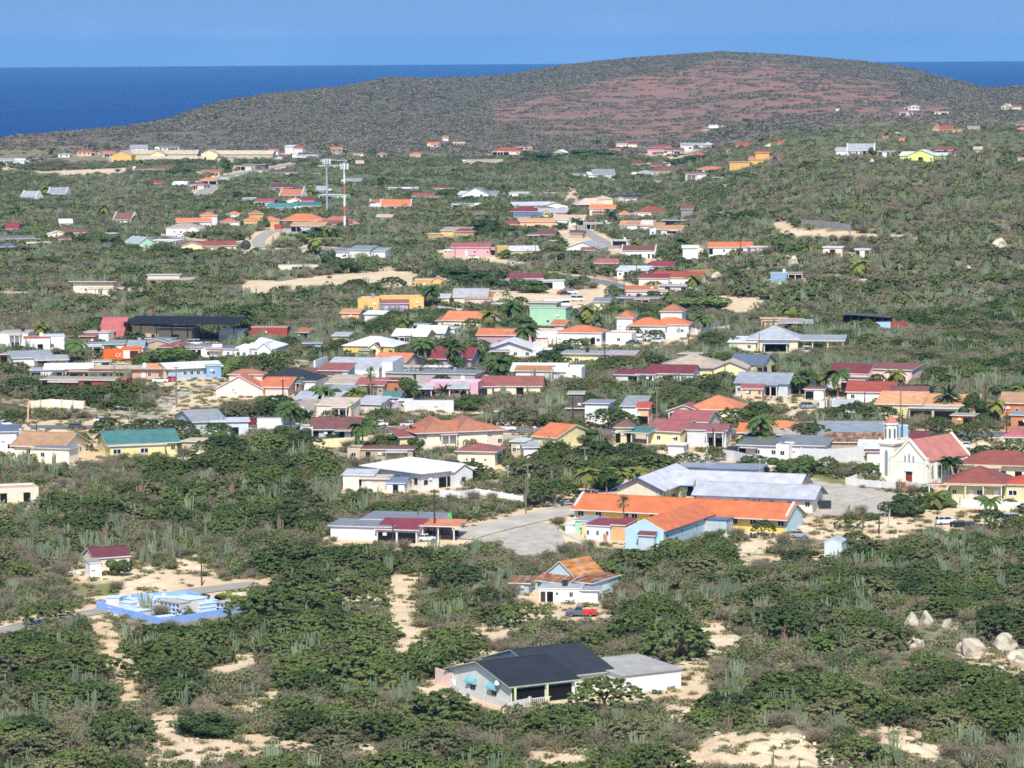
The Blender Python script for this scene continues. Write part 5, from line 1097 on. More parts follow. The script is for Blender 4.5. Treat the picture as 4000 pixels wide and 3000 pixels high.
H(2620,1498,170,-14,'g','W','r','house with dark red gabled roof and pale skylight stripes',d=10,h=2.8,rise=1.8,f='o..o.w.',x=[D_(x=-10,y=-2,w=10,d=6,h=2.4,k='s',roof='r',rise=.8,f='.o.')])
H(2915,1466,128,-24,'g','y','b','open yellow house with blue-grey gable roof and arches',d=10,h=3.2,rise=2.2,f='o.o.o',fc='5a7ab8',sd='o.o')
H(2975,1545,200,-16,'g','l','S','large corrugated grey roofed house with blue trim and green door',d=13,h=3.2,rise=2.2,f='w.w..s.',fc='4a6a9a',sd='.d.o')
H(2938,1556,76,-6,'g','p','p','little pink outbuilding in front of the corrugated roof',d=6,h=2.6,rise=.8,f='.w.w')
wall_line([(2860,1495),(2935,1492)],2,'G','grey block wall between the yellow open house and the corrugated roof')
wall_line([(2560,1495),(2700,1505),(2860,1500)],1.2,'W','white wall in front of the dark red gabled roof with skylights')
r=H(3310,1508,150,-24,'g','i','r','pinkish house with dark red roof and raised gables on the right',d=11,h=3.4,rise=2,f='.w.w.w',oh=.2,sd='w.',x=[D_(x=10,y=5,w=13,d=9,h=4.4,k='s',roof='m',rise=.8,f='..w')])
H(3330,1528,90,-6,'F','W','n','open shed with dark rusty roof in front of the pinkish house',d=6,h=3,f='o..',oh=.4)
H(3225,1524,58,0,'F','l','s','small pale blue booth left of the dark rusty shed roof',d=5,h=2.8)
H(3400,1572,180,-12,'g','W','R','vivid orange red roof with white fascia behind round tree',d=12,h=2.8,rise=2,f='w..w',x=[D_(x=10,y=-1,w=9,d=8,h=2.8,k='g',roof='m',rise=1.2)])
H(3510,1632,170,-14,'s','y','a','yellow house with wide salmon sloping roofs',d=13,h=3.4,rise=1.8,f='.w..',x=[D_(x=12,y=2,w=14,d=10,h=3.2,k='s',roof='a',rise=1.6,f='..'),D_(x=9,y=-3,w=12,d=4,h=2.8,k='F',roof='T',f='oo')])
H(3960,1626,100,-6,'g','O','a','orange house with salmon and brown roof near the right edge',d=12,h=3.4,rise=2,f='w.w.')
H(3990,1680,80,-8,'F','O','S','orange house with round arches and grey roof cut by the right edge',d=9,h=3.6,f='.oo')
wall_line([(3922,1682),(4040,1682)],1.1,'O','orange balustrade in front of the arched orange house')
wall_line([(3205,1600),(3260,1590),(3275,1586)],2.2,'W','white wall fragment by the pile of stones',posts=3)
H(2786,1648,190,-14,'h','c','o','cream house with large orange brown hipped roof among thorn trees',d=13,h=3,rise=3,f='o..w..w',x=[D_(x=-7,y=-2,w=8,d=8,h=2.8,k='f',roof='m',rise=1.4,f='o')])
H(2436,1730,66,-2,'h','y','n','small yellow gazebo house with brown hipped roof',d=7,h=3.6,rise=1.4,f='o.o')
H(2590,1735,130,-30,'g','y','p','yellow house with pinkish red roof and dark green awning',d=12,h=3.2,rise=2,f='.w.w',sd='.w.',x=[D_(x=-7,y=-3,w=9,d=4,h=2.8,k='s',roof='g',rise=.8,posts=3)])
H(2690,1700,140,-20,'g','c','p','pinkish red gabled roof behind the yellow awning house',d=11,h=3.4,rise=2,f='')
H(2760,1745,150,-6,'g','W','p','white fronted long house with pinkish red roof edge by the street pole',d=8,h=4,rise=1,f='..',oh=.4)
H(2512,1662,42,0,'g','p','R','little red-roofed brick shelter behind the pole',d=5,h=4.4,rise=1,f='o')
H(2250,1636,58,-4,'F','k','T','unfinished grey two level frame with dark openings by the road',d=7,h=6.2,f='o',oh=.4,x=[D_(x=0,y=-.3,w=4.6,d=.4,h=2.6,k='F',roof='W')])
H(2330,1655,90,-12,'F','W','S','white house beside the unfinished frame under a huge thorn tree',d=9,h=5,f='')
H(2470,1652,80,-14,'s','W','s','white house with sloping pale tin roof behind thorn trees',d=8,h=4.2,rise=1.6,f='')
H(2925,1738,80,-12,'g','y','o','house with two tier orange tiled roof left half',d=10,h=3,rise=1.6,f='w.d',x=[D_(x=7,y=3,w=12,d=10,h=3.4,k='h',roof='o',rise=1.6),D_(x=6,y=-2,w=12,d=5,h=2.8,k='s',roof='T',rise=.8,posts=3)])
H(2960,1790,150,-6,'s','W','G','open grey carport sheltering a dark car behind white walls',d=9,h=3,rise=.7,f='o.w.w')
H(3120,1790,190,-6,'s','W','S','long grey tin roofed building behind the tall white compound wall',d=12,h=3,rise=.9,f='')
wall_line([(2820,1795),(2870,1802),(2910,1812)],2.4,'W','tall white wall by the bend of the pale road')
wall_line([(2975,1828),(3045,1828)],2.4,'W','short white balustrade wall behind the dark round tree',posts=3)
wall_line([(3130,1818),(3240,1822),(3370,1812)],4,'W','tall white compound wall left of the church',posts=4)
H(3330,1760,260,-6,'s','T','L' if False else 'S','long ruined shed with torn rusty tin roof sheets',d=13,h=3.4,rise=2,f='',x=[D_(x=2,y=-5,w=16,d=5,h=2.6,k='s',roof='u',rise=1.4)])
H(3440,1812,165,-8,'g','c','w','cream building with white gable roof directly left of the church tower',d=11,h=3.6,rise=1.2,f='s.w.',x=[D_(x=-1,y=-1.5,w=4,d=2,h=3,k='s',roof='m',rise=.3,wall='W')])
H(3528,1706,38,0,'F','Q','l','small light blue container behind the church beside the main road',d=2.6,h=2.6,f='',oh=.02,name='storage_container',cat='container')
H(3590,1760,66,-6,'g','Q','r','light blue kiosk with dark red roof behind the church roof',d=6,h=2.6,rise=1.6,f='s..')
H(3960,1742,80,-16,'h','W','p','low dusty purple red roof near the right edge behind bushes',d=10,h=2,rise=1.6)
# ---- white school with blue trim
BT = '2a56b0'
H(2868,1893,170,-14,'F','c','S','flat grey roofed school office with bright blue edge',d=10,h=3.4,f='.w.w.',oh=1,fc=BT,name='school_building',cat='school',x=[D_(x=-9,y=3,w=9,d=8,h=3.2,k='F',roof='S',oh=.6)])
r = H(2860,1948,480,-20,'g','c','l','white roofed school block with blue fascia in front of the grey office',d=10,h=3,rise=2.2,f='..o.W.......W..',oh=1.1,fc=BT,name='school_building',cat='school',sd='.w')
x0,y0 = loc(r,2480,1965)
block(r,x0+1,y0,10,26,3,'f','c','l',2.3,1.1,fc=BT,t=.17)
r2 = H(2945,1990,440,-20,'g','c','l','second white roofed school block with blue fascia just behind the long orange roof',d=9,h=3,rise=2,f='w.w.w.w.w.w.w',oh=1,fc=BT,name='school_building',cat='school',sd='.w')
# ---- orange roofed school
r = empty('school_building', at(2655,2052), R_(-24), 'long orange-roofed school with light blue gable ends and a wing towards the viewer', 'school')
q = ppm(r.location); Ls = 800/q/math.cos(R_(24))
block(r,0,0,Ls,9,3,'g',wx('e6cf6e'),PM('cf7448',.6,'roof'),2.1,.9,ohf=1.5); 
for xx in (-Ls/2-.25, Ls/2+.25):
    mb=MB(); mb.prism([(-.2,-1.5),(9.2,-1.5),(9.2,3.3),(4.5,5.6),(-.2,3.3)],xx-.22,xx+.22,wx('bcd8de')); mb.build('gable_wall',r)
facade(r,'W.W..WW.dWW.WWd.WW.WW.W',-Ls/2,Ls/2,0,3,0,False)
x0,y0 = loc(r,2517,2158); y1=-y0-1.6
block(r,x0,y0,8.4,y1,3,'f',wx('b8d4dc'),PM('cf7448',.6,'roof'),2.1,.5,ohf=-.02)
facade(r,'.w.',x0-4.2,x0+4.2,y0,3,0,False); facade(r,'w.w.w.w',y0,-1,x0+4.2,3,math.pi/2,False)
block(r,x0+1,y0-1.5,3.4,1.4,2.1,'s','l','r',.5,.3)
block(r,x0+6,-6.5,6,4,2.4,'F','l','b',0,.2,fc='2a6a9a',t=.2)
FOOT.append((r.location.x,r.location.y,R_(-24),-Ls/2,Ls/2,-3,10,16)); FOOT.append((r.location.x,r.location.y,R_(-24),x0-5,x0+5,y0,0,7))
# ---- colourful annex
r = empty('annex_building', at(2330,2112), R_(-24), 'row of little green, yellow and lilac annexes with grey and maroon roofs beside the square', 'annex')
for (x,y,w,d,h,c,rf,k,rs,ff) in ((-5.6,5,2.6,6,3.2,wx('a8ceb0'),'S','s',.3,'s'),(-3.2,3,2.6,8,3,wx('e6d27a'),'S','s',.3,'w'),(0,.6,5.4,8,3,wx('d8deee'),PM('8a4044',.6,'roof'),'s',.4,'w.w.w'),(4.2,1.6,3,7,3.2,wx('d8a878'),PM('8a4044',.6,'roof'),'s',.5,''),(-8.2,6,2.6,5,2.2,'W','W','F',0,'')):
    block(r,x,y,w,d,h,k,c,rf,rs,.25)
    if ff: facade(r,ff,x-w/2,x+w/2,y,3,0,False)
FOOT.append((r.location.x,r.location.y,R_(-24),-9,6,0,11,9))
wall_line([(2185,2082),(2240,2105),(2310,2130)],.5,'W','low white kerb wall edging the square by the colourful annexes')
wall_line([(2355,2110),(2372,2122)],1.6,'p','short peach wall with yellow post by the lilac annex')
# ---- church
def church():
    r = empty('church', at(3552,1893), R_(-40), 'cream church with salmon red gable roof and square bell tower with a pointed cap', 'church')
    cw = PM('efe9d6', .8, 'wall'); tr = PM('f0ead8', .7); rf = PM('bd7a6c', .6, 'roof'); W=9.2; D=17; h=5.6; ri=4.3
    block(r,0,0,W,D,h,'f',cw,rf,ri,.25,ohf=-.28)
    for (ya,yb) in ((-.3,.3),(D-.3,D+.3)):
        mb=MB(); mb.prism([(-W/2-.3,h-.35),(-W/2-.3,h+.15),(0,h+ri+.5),(W/2+.3,h+.15),(W/2+.3,h-.35),(0,h+ri-.05)],ya,yb,tr,'y'); mb.build('gable_coping',r)
    for s in (-1,1):
        mb=MB(); mb.box(s*W/2-.35,s*W/2+.35,-.35,.35,-1,h+.4,cw); mb.box(s*W/2-.45,s*W/2+.45,-.45,.45,h+.4,h+.7,tr); mb.build('pilaster',r)
    mb=MB(); mb.box(-W/2,W/2,-.06,0,h-.5,h-.3,tr); mb.build('string_course',r)
    def arch(px,py,z,w,hh,ang,name='window'):
        mb=MB(); n=8; pr=[(-w/2,0),(w/2,0),(w/2,hh-w*.6)]+[(w/2*math.cos(t),hh-w*.6+w*.9*math.sin(t)) for t in [math.pi*i/n for i in range(1,n)]]+[(-w/2,hh-w*.6)]
        mb.prism(pr,-.05,.02,tr,'y'); o=mb.build(name,r,(px,py,z),ang)
        m2=MB(); k=.72; m2.prism([(a*k,b*.9+hh*.05) for a,b in pr],-.08,-.04,PM('8a94a0',.2),'y'); m2.build('pane',o)
    for xx,z,hh in ((-1.1,5.0,1.5),(0,4.95,2.0),(1.1,5.0,1.5)): arch(xx,0,z,.62,hh,0)
    for i in range(5): arch(W/2,2.2+i*3.1,1.4,.95,3.0,math.pi/2)
    for i in range(6):
        mb=MB(); mb.box(W/2,W/2+.35,.65+i*3.1-.2,.65+i*3.1+.2,-1,h-.6,cw); mb.build('buttress',r)
    mb=MB(); mb.box(-1.25,1.25,-.3,0,3.0,3.25,tr); mb.box(-1.1,-.9,-.2,0,0,3,tr); mb.box(.9,1.1,-.2,0,0,3,tr); mb.build('door_surround',r)
    mb=MB(); mb.box(-.9,.9,-.1,0,0,2.2,PM('8a3326',.6)); mb.build('door',r)
    mb=MB(); mb.box(-.9,.9,-.08,0,2.25,2.95,GLASS); mb.build('transom_window',r)
    x=-W/2-1.75; y0=.3; t=3.6
    mb=MB(); mb.box(x-t/2,x+t/2,y0,y0+t,-1,8.4,cw); o=mb.build('tower',r)
    def tsub(m,n): return m.build(n,o)
    mb=MB(); mb.box(x-t/2-.3,x+t/2+.3,y0-.3,y0+t+.3,8.4,8.7,tr); mb.box(x-t/2-.45,x+t/2+.45,y0-.45,y0+t+.45,8.7,9.0,tr); tsub(mb,'cornice')
    cx,cy=x,y0+t/2; mb=MB(); n=8; rr=1.55
    mb.prism([(cx+rr*math.cos(a),cy+rr*math.sin(a)) for a in [math.pi/8+math.pi/4*i for i in range(8)]],9.0,13.2,cw,'x') if False else mb.tube((cx,cy,9.0),(cx,cy,13.0),rr,rr,cw,8); tsub(mb,'belfry')
    mb=MB(); mb.tube((cx,cy,13.0),(cx,cy,13.3),rr+.3,rr+.3,tr,8); tsub(mb,'belfry_cornice')
    mb=MB(); mb.tube((cx,cy,13.31),(cx,cy,14.1),rr+.12,rr*.66,rf,8); mb.tube((cx,cy,14.1),(cx,cy,15.1),rr*.66,.03,rf,8); tsub(mb,'belfry_roof')
    for i in range(8):
        a=6.28318*i/8+math.pi/8; ap=rr*math.cos(math.pi/8); c=(cx+ap*math.cos(a),cy+ap*math.sin(a))
        mb=MB(); mb.prism([(-.24,9.9),(.24,9.9),(.24,11.8),(.12,12.15),(-.12,12.15),(-.24,11.8)],-.05,.03,PM('5a6472',.4),'y'); mb.build('louvre_window',o,(c[0],c[1],0),a+math.pi/2)
    arch(x,y0,1.2,1.1,6.2,0)
    for s in (-1,1):
        for yy in (y0,y0+t):
            mb=MB(); mb.box(x+s*t/2-.16,x+s*t/2+.16,yy-.16,yy+.16,9,9.9,tr); tsub(mb,'pinnacle')
    FOOT.append((r.location.x,r.location.y,R_(-40),-W/2-4,W/2,0,D,14))
church()
wall_line([(3306,1894),(3400,1902),(3500,1910)],1.5,'W','cream churchyard wall with posts left of the church gate',posts=3,pc='c',cap=1)
wall_line([(3540,1908),(3620,1918),(3660,1900)],1.6,'W','cream churchyard wall right of the church gate',posts=3)
wall_line([(3306,1894),(3370,1870),(3450,1848)],1.5,'W','churchyard wall running back to the cream building')
g=empty('gate',at(3520,1909),R_(-12),'brown churchyard gate between the cream walls','gate'); door(g,0,0,0,2,1.5,0,PM('9a4030',.6),'gate_leaf')

H(3900,1880,300,-16,'h','c','R','red hipped pavilion roof joined to the back of the church',d=12,h=3.6,rise=2.6,f='o.oo.o.o.o',oh=1.2,fc='e0d8b8')
H(3810,1950,190,-14,'h','y','R','front red hipped house with cream posts and dark shutters',d=13,h=3.4,rise=3,f='w.DW.D',oh=1.4,fc='e0d8b8',x=[D_(x=14,y=1,w=16,d=9,h=3.2,k='h',roof='R',rise=1.8,f='W.w.'),D_(x=-2,y=-1.8,w=16,d=1.8,h=3.2,k='F',roof='R',posts=5,oh=.2)])
wall_line([(3600,1960),(3750,1975),(3850,1985),(4010,1990)],1.5,'W','long white garden wall below the front red hipped house',posts=4)
# ---- lower pieces
H(60,1966,176,16,'p','c','c' if False else 'T','roofless cream ruin wall at the left edge among cacti',d=8,h=3.4,f='.o..o.')
H(437,2230,100,26,'g','c','r','small white house with maroon roof behind a round green tree',d=6,h=2.8,rise=1.5,f='w.d',oh=.3,ww=7.5)
H(375,2255,42,10,'s','W','T','tiny white outhouse with brown roof beside the maroon roofed house',d=4,h=2.8,rise=.3,f='',oh=.2)
r=H(1550,2120,70,-14,'s','W','r','porch house with maroon lean-to and wide grey flat roofs',d=8,h=2.7,rise=1.1,f='oo',ww=8.5,ohf=.4,x=[D_(x=-8,y=1,w=13,d=8,h=3,k='s',roof='S',rise=.3,fc='d8d8d8'),D_(x=-2,y=9.2,w=16,d=10,h=3.4,k='s',roof='S',rise=.3),D_(x=8,y=3,w=7,d=8,h=3.2,k='s',roof='o',rise=.3,posts=3)])
wall_line([(1530,2118),(1560,2112),(1632,2098)],.9,'W','white balustrade in front of the maroon porch')
wall_line([(1718,2078),(1765,2092)],1.8,'l','pale green wall behind the carport by the road')
H(3254,2182,66,-16,'f','l','l','grey tin shed with open lean roof in the thorn scrub below the school',d=5,h=3.2,rise=.8,f='',oh=.1)
# rusty house
r=empty('house',at(2160,2322),R_(-40),'old pale blue wooden house with rusty orange tin roof','house')
pb=PM('bcd2d8',.8,'wall')
block(r,-1,3.5,7,8.5,3.2,'f',pb,PM('cf8a4a',.8,'rusty'),2.6,.35)
block(r,-1,.8,8,2.6,2.2,'s',pb,PM('a06a4a',.85,'rusty'),.9,.3)
block(r,5.2,3,4,8,2.4,'s',pb,PM('96603c',.85,'rusty'),.6,.5)
facade(r,'w.o.',-5,3,.8,2.2,0,False)
FOOT.append((r.location.x,r.location.y,R_(-40),-6,8,0,12,8))
H(2190,2352,165,-6,'F',wx('ecebe8'),'s','whitewashed front rooms built onto the rusty roofed house',d=6,h=2.5,f='dos.w.',oh=.15,x=[D_(x=5.5,y=.2,w=3,d=5,h=2.2,k='F',f='')])
H(2030,2322,70,-6,'s','l','u','pale blue side room with rusty lean-to roof',d=4,h=2.2,rise=.6,f='.w.')
# white hipped house
r=H(1745,1902,190,41,'h','W','w','large white house with brilliant white hipped roof and carved wooden windows',ww=14.5,d=20,h=3.6,rise=2,oh=1,f='w.oo.w',sd='',fm=PM('7a5a3a',.8))
for k in range(6): window(r,-14.5/2,2+k*3.2,.9,1.2,1.5,-math.pi/2,PM('7a5a3a',.8))
H(1400,1912,120,-8,'s','c','l','rough block outbuilding with pale tin roof left of the brilliant white house',d=6,h=3.2,rise=.5,f='..g.',oh=.3,x=[D_(x=4,y=-1.5,w=6,d=4,h=2.6,k='s',roof='T',rise=.3,f='D.')])
H(1545,1925,70,-14,'g','W','b','white plastic awning shelter with slate grey roof',d=5,h=2.2,rise=.9,f='.o.',oh=.3)
wall_line([(1722,1940),(1800,1945),(1860,1935)],1.5,'W','white panel wall below the brilliant white house',posts=3)
wall_line([(1860,1930),(1960,1945),(2040,1960)],1.2,'W','low white wall continuing right under a thorn tree',posts=4)
# orange long hip + brown small
r=H(1800,1752,330,18,'h','c','o','long cream house with triple peaked orange hipped roof',d=13,h=4,rise=2,oh=1,f='W.s.W.wW..s.W',sd='s.s')
block(r,-5,-.3,7,12.6,4,'h','c','o',3.1,.9); block(r,3,-.3,7,12.6,4,'h','c','o',2.9,.9)
block(r,-Ls*0-12.2,1,5,7,3.2,'s','y','m',.8,.6)
H(1860,1822,145,-12,'h','c','m','small cream house with dark red-brown hipped roof',d=9,h=3.4,rise=1.4,f='.sW.s.',oh=.7)
wall_line([(1955,1715),(2030,1728),(2080,1735)],1.4,'c','cream wall with square openings by the curved slip road',posts=3)
H(2128,1745,70,-40,'g','y','o','pale yellow gable house with bright orange roof behind the big thorn tree',d=14,h=2.4,rise=2.4,f='',ww=7)
H(2022,1782,50,-4,'F','L' if False else 'y','l','small yellow green block with white window beside the yellow gable',d=6,h=3.4,f='w.')
H(2075,1794,56,-6,'s','W','s','white shed with pale lean roof right of the yellow green block',d=6,h=2.8,rise=.6,f='')
# dark roofed house, nearest
r=empty('house',at(2185,2728),R_(31),'large white house with charcoal shingle roof and two turquoise awnings','house')
dr=PM('2e3036',.8,'roof'); wl=PM('dcdfd4',.75,'wall'); tr='b4bfae'
q=ppm(r.location)
def L(px,py): return loc(r,px,py)
xa,ya=L(2000,2757)
block(r,xa+6,ya+.3,12,19.5,3.2,'g',wl,dr,2.4,.8,fc=tr)
block(r,xa+14.8,ya+3.4,12,21,3.3,'g',wl,PM('34373e',.8,'roof'),2.9,.8,fc=tr)
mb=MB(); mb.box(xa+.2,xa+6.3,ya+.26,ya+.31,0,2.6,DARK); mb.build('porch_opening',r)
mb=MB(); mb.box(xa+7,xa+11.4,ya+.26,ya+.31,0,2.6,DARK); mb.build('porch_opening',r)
mb=MB(); mb.box(xa+.2,xa+7,ya-.5,ya-.4,.8,.92,TRIM)
for i in range(18): mb.box(xa+.3+i*.37,xa+.42+i*.37,ya-.5,ya-.4,0,.8,TRIM)
mb.build('balustrade',r)
for i in range(3):
    mb=MB(); mb.box(-.14,.14,-.14,.14,0,2.9,PM('dfe3b0',.7)); mb.build('porch_post',r,(xa+.3+i*6,ya-.5,0))
facade(r,'w.w.w',xa+12.2,xa+20.5,ya+3.4,3.1,0,False)
tq=PM('7cb6ba',.6)
for k in (5.5,12.2):
    window(r,xa,ya+k,.7,2,1.4,-math.pi/2)
    mb=MB(); n=6; pr=[(0,2.75)]+[(-1.0*math.sin(t),1.95+.8*math.cos(t)) for t in [math.pi/2*i/n for i in range(1,n+1)]]+[(0,1.7)]
    vs=[(xa+a,ya+k-1.3,b) for a,b in pr]+[(xa+a,ya+k+1.3,b) for a,b in pr]; m=len(pr); mb.add(vs,[(i,(i+1)%m,m+(i+1)%m,m+i) for i in range(m)]+[tuple(range(m)),tuple(range(m,2*m))[::-1]],tq); mb.build('awning',r)
mb=MB(); mb.tube((xa-.5,ya+3.6,3.1),(xa-.75,ya+3.4,3.3),.5,.42,TRIM,12); mb.tube((xa,ya+3.6,2.6),(xa-.5,ya+3.6,3.1),.05,.05,METAL,5); mb.build('satellite_dish',r)
mb=MB(); mb.box(xa-.9,xa-.2,ya+17.4,ya+18.3,.4,1.6,TRIM); mb.build('air_conditioner',r)
bx,by_=L(2545,2700)
block(r,bx,by_,11.5,13,3.1,'s',PM('e9e9e4',.75,'wall'),PM('a8a49c',.8,'roof'),.5,.35,fc='a8a49c',t=.12)
FOOT.append((r.location.x,r.location.y,R_(31),xa-1,xa+22,ya-1,ya+25,13)); FOOT.append((r.location.x,r.location.y,R_(31),bx-6,bx+6,by_,by_+14,12))
wall_line([(1772,2702),(1890,2738),(1992,2770),(2070,2752)],1.1,'W','white panel fence along the gable side of the charcoal roofed house',posts=6,name='garden_fence',cat='fence')
wall_line([(1702,2668),(1770,2690)],2.6,'i','tall pinkish wall section at the corner of the charcoal roofed house')
# ---- cemetery
CB='86aaf0'; cb=PM('92b2ea',.8,'wall'); cl=PM('c8dbf4',.8,'wall'); cg=PM('d8d2cc',.8,'wall')
wall_line([(378,2378),(500,2410),(642,2446),(800,2418),(975,2388)],1.35,cb,'bright blue rendered wall enclosing the small cemetery',t=.3)
wall_line([(378,2378),(520,2348),(730,2334),(800,2352)],1.35,cb,'blue rear wall of the small cemetery along the lane',t=.3)
def tomb(px,py,w,d,h,m,label,yaw=-42,kind=None):
    r=empty('tomb',at(px,py),R_(yaw),label,'tomb','tombs in the blue walled cemetery'); mb=MB(); mb.box(-w/2,w/2,0,d,-.5,h,m); mb.build('body',r)
    mb=MB(); mb.box(-w/2-.12,w/2+.12,-.12,d+.12,h,h+.14,cl); mb.build('slab',r)
    if kind=='cross' or kind=='arch':
        mb=MB(); mb.prism([(-.5,h+.14),(.5,h+.14),(.5,h+.6),(.25,h+.95),(-.25,h+.95),(-.5,h+.6)],.0,.2,cl,'y'); mb.build('headstone',r)
    if kind=='ledge':
        for z in (h*.33,h*.66):
            mb=MB(); mb.box(-w/2-.1,w/2+.1,-.1,d+.1,z-.05,z+.06,cl); mb.build('ledge',r)
    return r
tomb(440,2375,2.6,2.4,1.9,cg,'tall plain grey tomb block at the left end of the cemetery',-8)
tomb(490,2386,3.2,1.6,1.5,cl,'low pale blue tomb right of the plain grey one')
tomb(525,2406,2.6,3,.9,cg,'flat grey table tomb in the middle of the cemetery')
tomb(558,2388,2.2,2.6,1.9,cl,'pale blue tomb with arched headstone',kind='arch')
tomb(592,2396,1.6,2,1.5,cl,'smaller pale blue tomb with pointed headstone beside the niches',kind='arch')
tomb(640,2362,5,2,1.3,cl,'long pale blue tomb behind the niche block',-20,'arch')
tomb(770,2404,3.6,4,3,cg,'tall white block tomb right of the niches',40)
tomb(815,2400,3.6,3,2.0,cl,'stepped blue tomb with two ledges',40,'ledge')
tomb(885,2384,2.4,2,1.1,cl,'lowest blue tomb at the right end of the cemetery',40)
tomb(655,2424,3.4,1.6,.7,cl,'low white slab tomb in front of the niches',35)
for i_,(tx,ty,w_,d_,h_,k_) in enumerate([(455,2392,2,1.2,.8,None),(505,2368,2.2,1.4,1.3,'arch'),(545,2372,2,1.4,1.1,None),(590,2366,2.4,1.4,1.4,'arch'),(610,2428,2,1.2,.6,None),(720,2356,2.6,1.6,1.2,'ledge'),(720,2420,1.8,1.2,.9,'arch'),(770,2366,2.4,1.5,1.5,None),(830,2372,2.2,1.4,1.2,'arch'),(905,2372,2,1.2,1.0,None),(568,2416,1.8,1,.5,None)]):
    tomb(tx,ty,w_,d_,h_,(cg,cl,PM('ece9e4',.8,'wall'))[i_%3],'small white or pale blue vault among the larger tombs',-42 if i_%2 else 40,k_)
def niches(px,py,nx,nz,yaw,label,skip=()):
    r=empty('burial_niches',at(px,py),R_(yaw),label,'burial niches'); w=1.05; hh=.85; t=.12; W=nx*w; Hh=nz*hh
    mb=MB(); mb.box(-W/2,W/2,2.0,3.4,-.5,Hh+.1,cg); mb.box(W/2,W/2+.2,0,3.4,-.5,Hh+.1,cg); mb.box(-W/2-.2,-W/2,0,3.4,-.5,Hh+.1,cg)
    for k in range(nz+1): mb.box(-W/2,W/2,0,2,k*hh-.06,k*hh+.06,cl)
    for i in range(1,nx): mb.box(-W/2+i*w-.06,-W/2+i*w+.06,.01,1.99,.06,Hh-.06,cl)
    mb.build('body',r)
    for i,k in skip:
        mb=MB(); mb.box(-W/2+i*w+.07,-W/2+(i+1)*w-.07,.05,.12,k*hh+.07,(k+1)*hh-.07,cl); mb.build('niche_cover',r)
    mb=MB(); mb.box(-W/2-.3,W/2+.3,-.1,3.5,Hh+.11,Hh+.22,PM('b8aea2',.9)); mb.build('slab',r)
niches(662,2408,5,3,-42,'block of open burial niches, three rows high, in the middle of the cemetery',[(0,0),(0,1),(2,1)])
niches(858,2392,2,2,-42,'small block of four burial niches at the right of the cemetery')
# ------------------------------------------------------------------ special objects
# orange container with lettering
r=empty('shipping_container',at(460,1410),R_(8),'orange shipping container with white lettering beside the coconut palm','shipping container')
q=ppm(r.location); W=112/q
mb=MB(); mb.box(-W/2,W/2,0,2.5,.2,3.5,PM('d8692a',.6)); mb.box(-W/2,W/2,.3,2.2,0,.2,DARK)
for i in range(int(W/.5)): mb.box(-W/2+.1+i*.5,-W/2+.28+i*.5,-.04,0,.35,3.35,PM('cf6226',.6))
mb.build('body',r)
def lettering(root,txt,size,loc_,mat,rz=0):
    c=bpy.data.curves.new('lettering','FONT'); c.body=txt; c.size=size; c.extrude=.02; c.materials.append(mat); c.align_x='CENTER'
    t_=bpy.data.objects.new('lettering',c); COL.objects.link(t_); me=bpy.data.meshes.new_from_object(t_); bpy.data.objects.remove(t_); o=bpy.data.objects.new('lettering',me); COL.objects.link(o); o.parent=root; o.location=loc_; o.rotation_euler=(math.pi/2,0,rz); return o
lettering(r,'CCN',1.5,(1,-.08,1.3),PM('f0ede6',.6))
r=empty('billboard_trailer',at(515,1412),R_(6),'orange trailer with a dark poster panel right of the lettered container','trailer'); W=78/q
mb=MB(); mb.box(-W/2,W/2,0,2.4,.7,4.2,PM('d8692a',.6)); mb.build('body',r)
mb=MB(); mb.box(-W/2+.5,W/2-.9,-.06,0,1.0,3.3,PM('e0dcd8',.6)); mb.box(-W/2+2.4,W/2-1,-.1,-.061,1.0,3.2,PM('4a2420',.6)); mb.build('poster_panel',r)
mb=MB()
for s in (-1,1): mb.tube((s*W*.3,.1,.4),(s*W*.3,.5,.4),.4,.4,DARK,10)
mb.box(-W/2,W/2,.2,2.2,.5,.69,DARK); mb.build('chassis',r)
# containers
def container(px,py,wpx,yaw,c,label,h=2.6):
    r=empty('shipping_container',at(px,py),R_(yaw),label,'shipping container'); W=wpx/ppm(r.location); m=PM(c,.6,'wall'); mb=MB(); mb.box(-W/2,W/2,0,2.4,0,h,m)
    for i in range(int(W/.45)): mb.box(-W/2+.1+i*.45,-W/2+.26+i*.45,-.04,0,.12,h-.12,m)
    mb.build('body',r); mb=MB(); mb.box(W/2,W/2+.05,.1,2.3,.1,h-.1,PM(c,.5)); mb.build('door',r); FOOT.append((r.location.x,r.location.y,R_(yaw),-W/2,W/2,0,2.5,8))
container(1085,897,30,-16,'b04848','red container standing beside the arched porch house')
container(3450,1292,56,-4,'a8cbe0','pale blue container under the long black shed')
container(3510,1292,62,-6,'a83a2c','red container right of the pale blue one')
# black long shed
r=empty('shed',at(3385,1280),R_(-8),'long black open shed with sloping thin roof on the right scrub','shed'); q=ppm(r.location); W=190/q
for i in range(7):
    mb=MB(); mb.box(-W/2+.2+i*(W-.4)/6-.12,-W/2+.2+i*(W-.4)/6+.12,0,.24,-1,4,WOOD); mb.build('post',r)
mb=MB(); mb.prism([(-W/2,4.3),(W/2,3.2),(W/2,3.35),(-W/2,4.45)],-.5,9,PM('5a5650',.8,'roof'),'y'); mb.build('roof',r)
mb=MB(); mb.box(-W/2,W/2,8.6,8.8,-1,3.3,DARK); mb.build('rear_wall',r); FOOT.append((r.location.x,r.location.y,0,-W/2,W/2,-1,9,6))
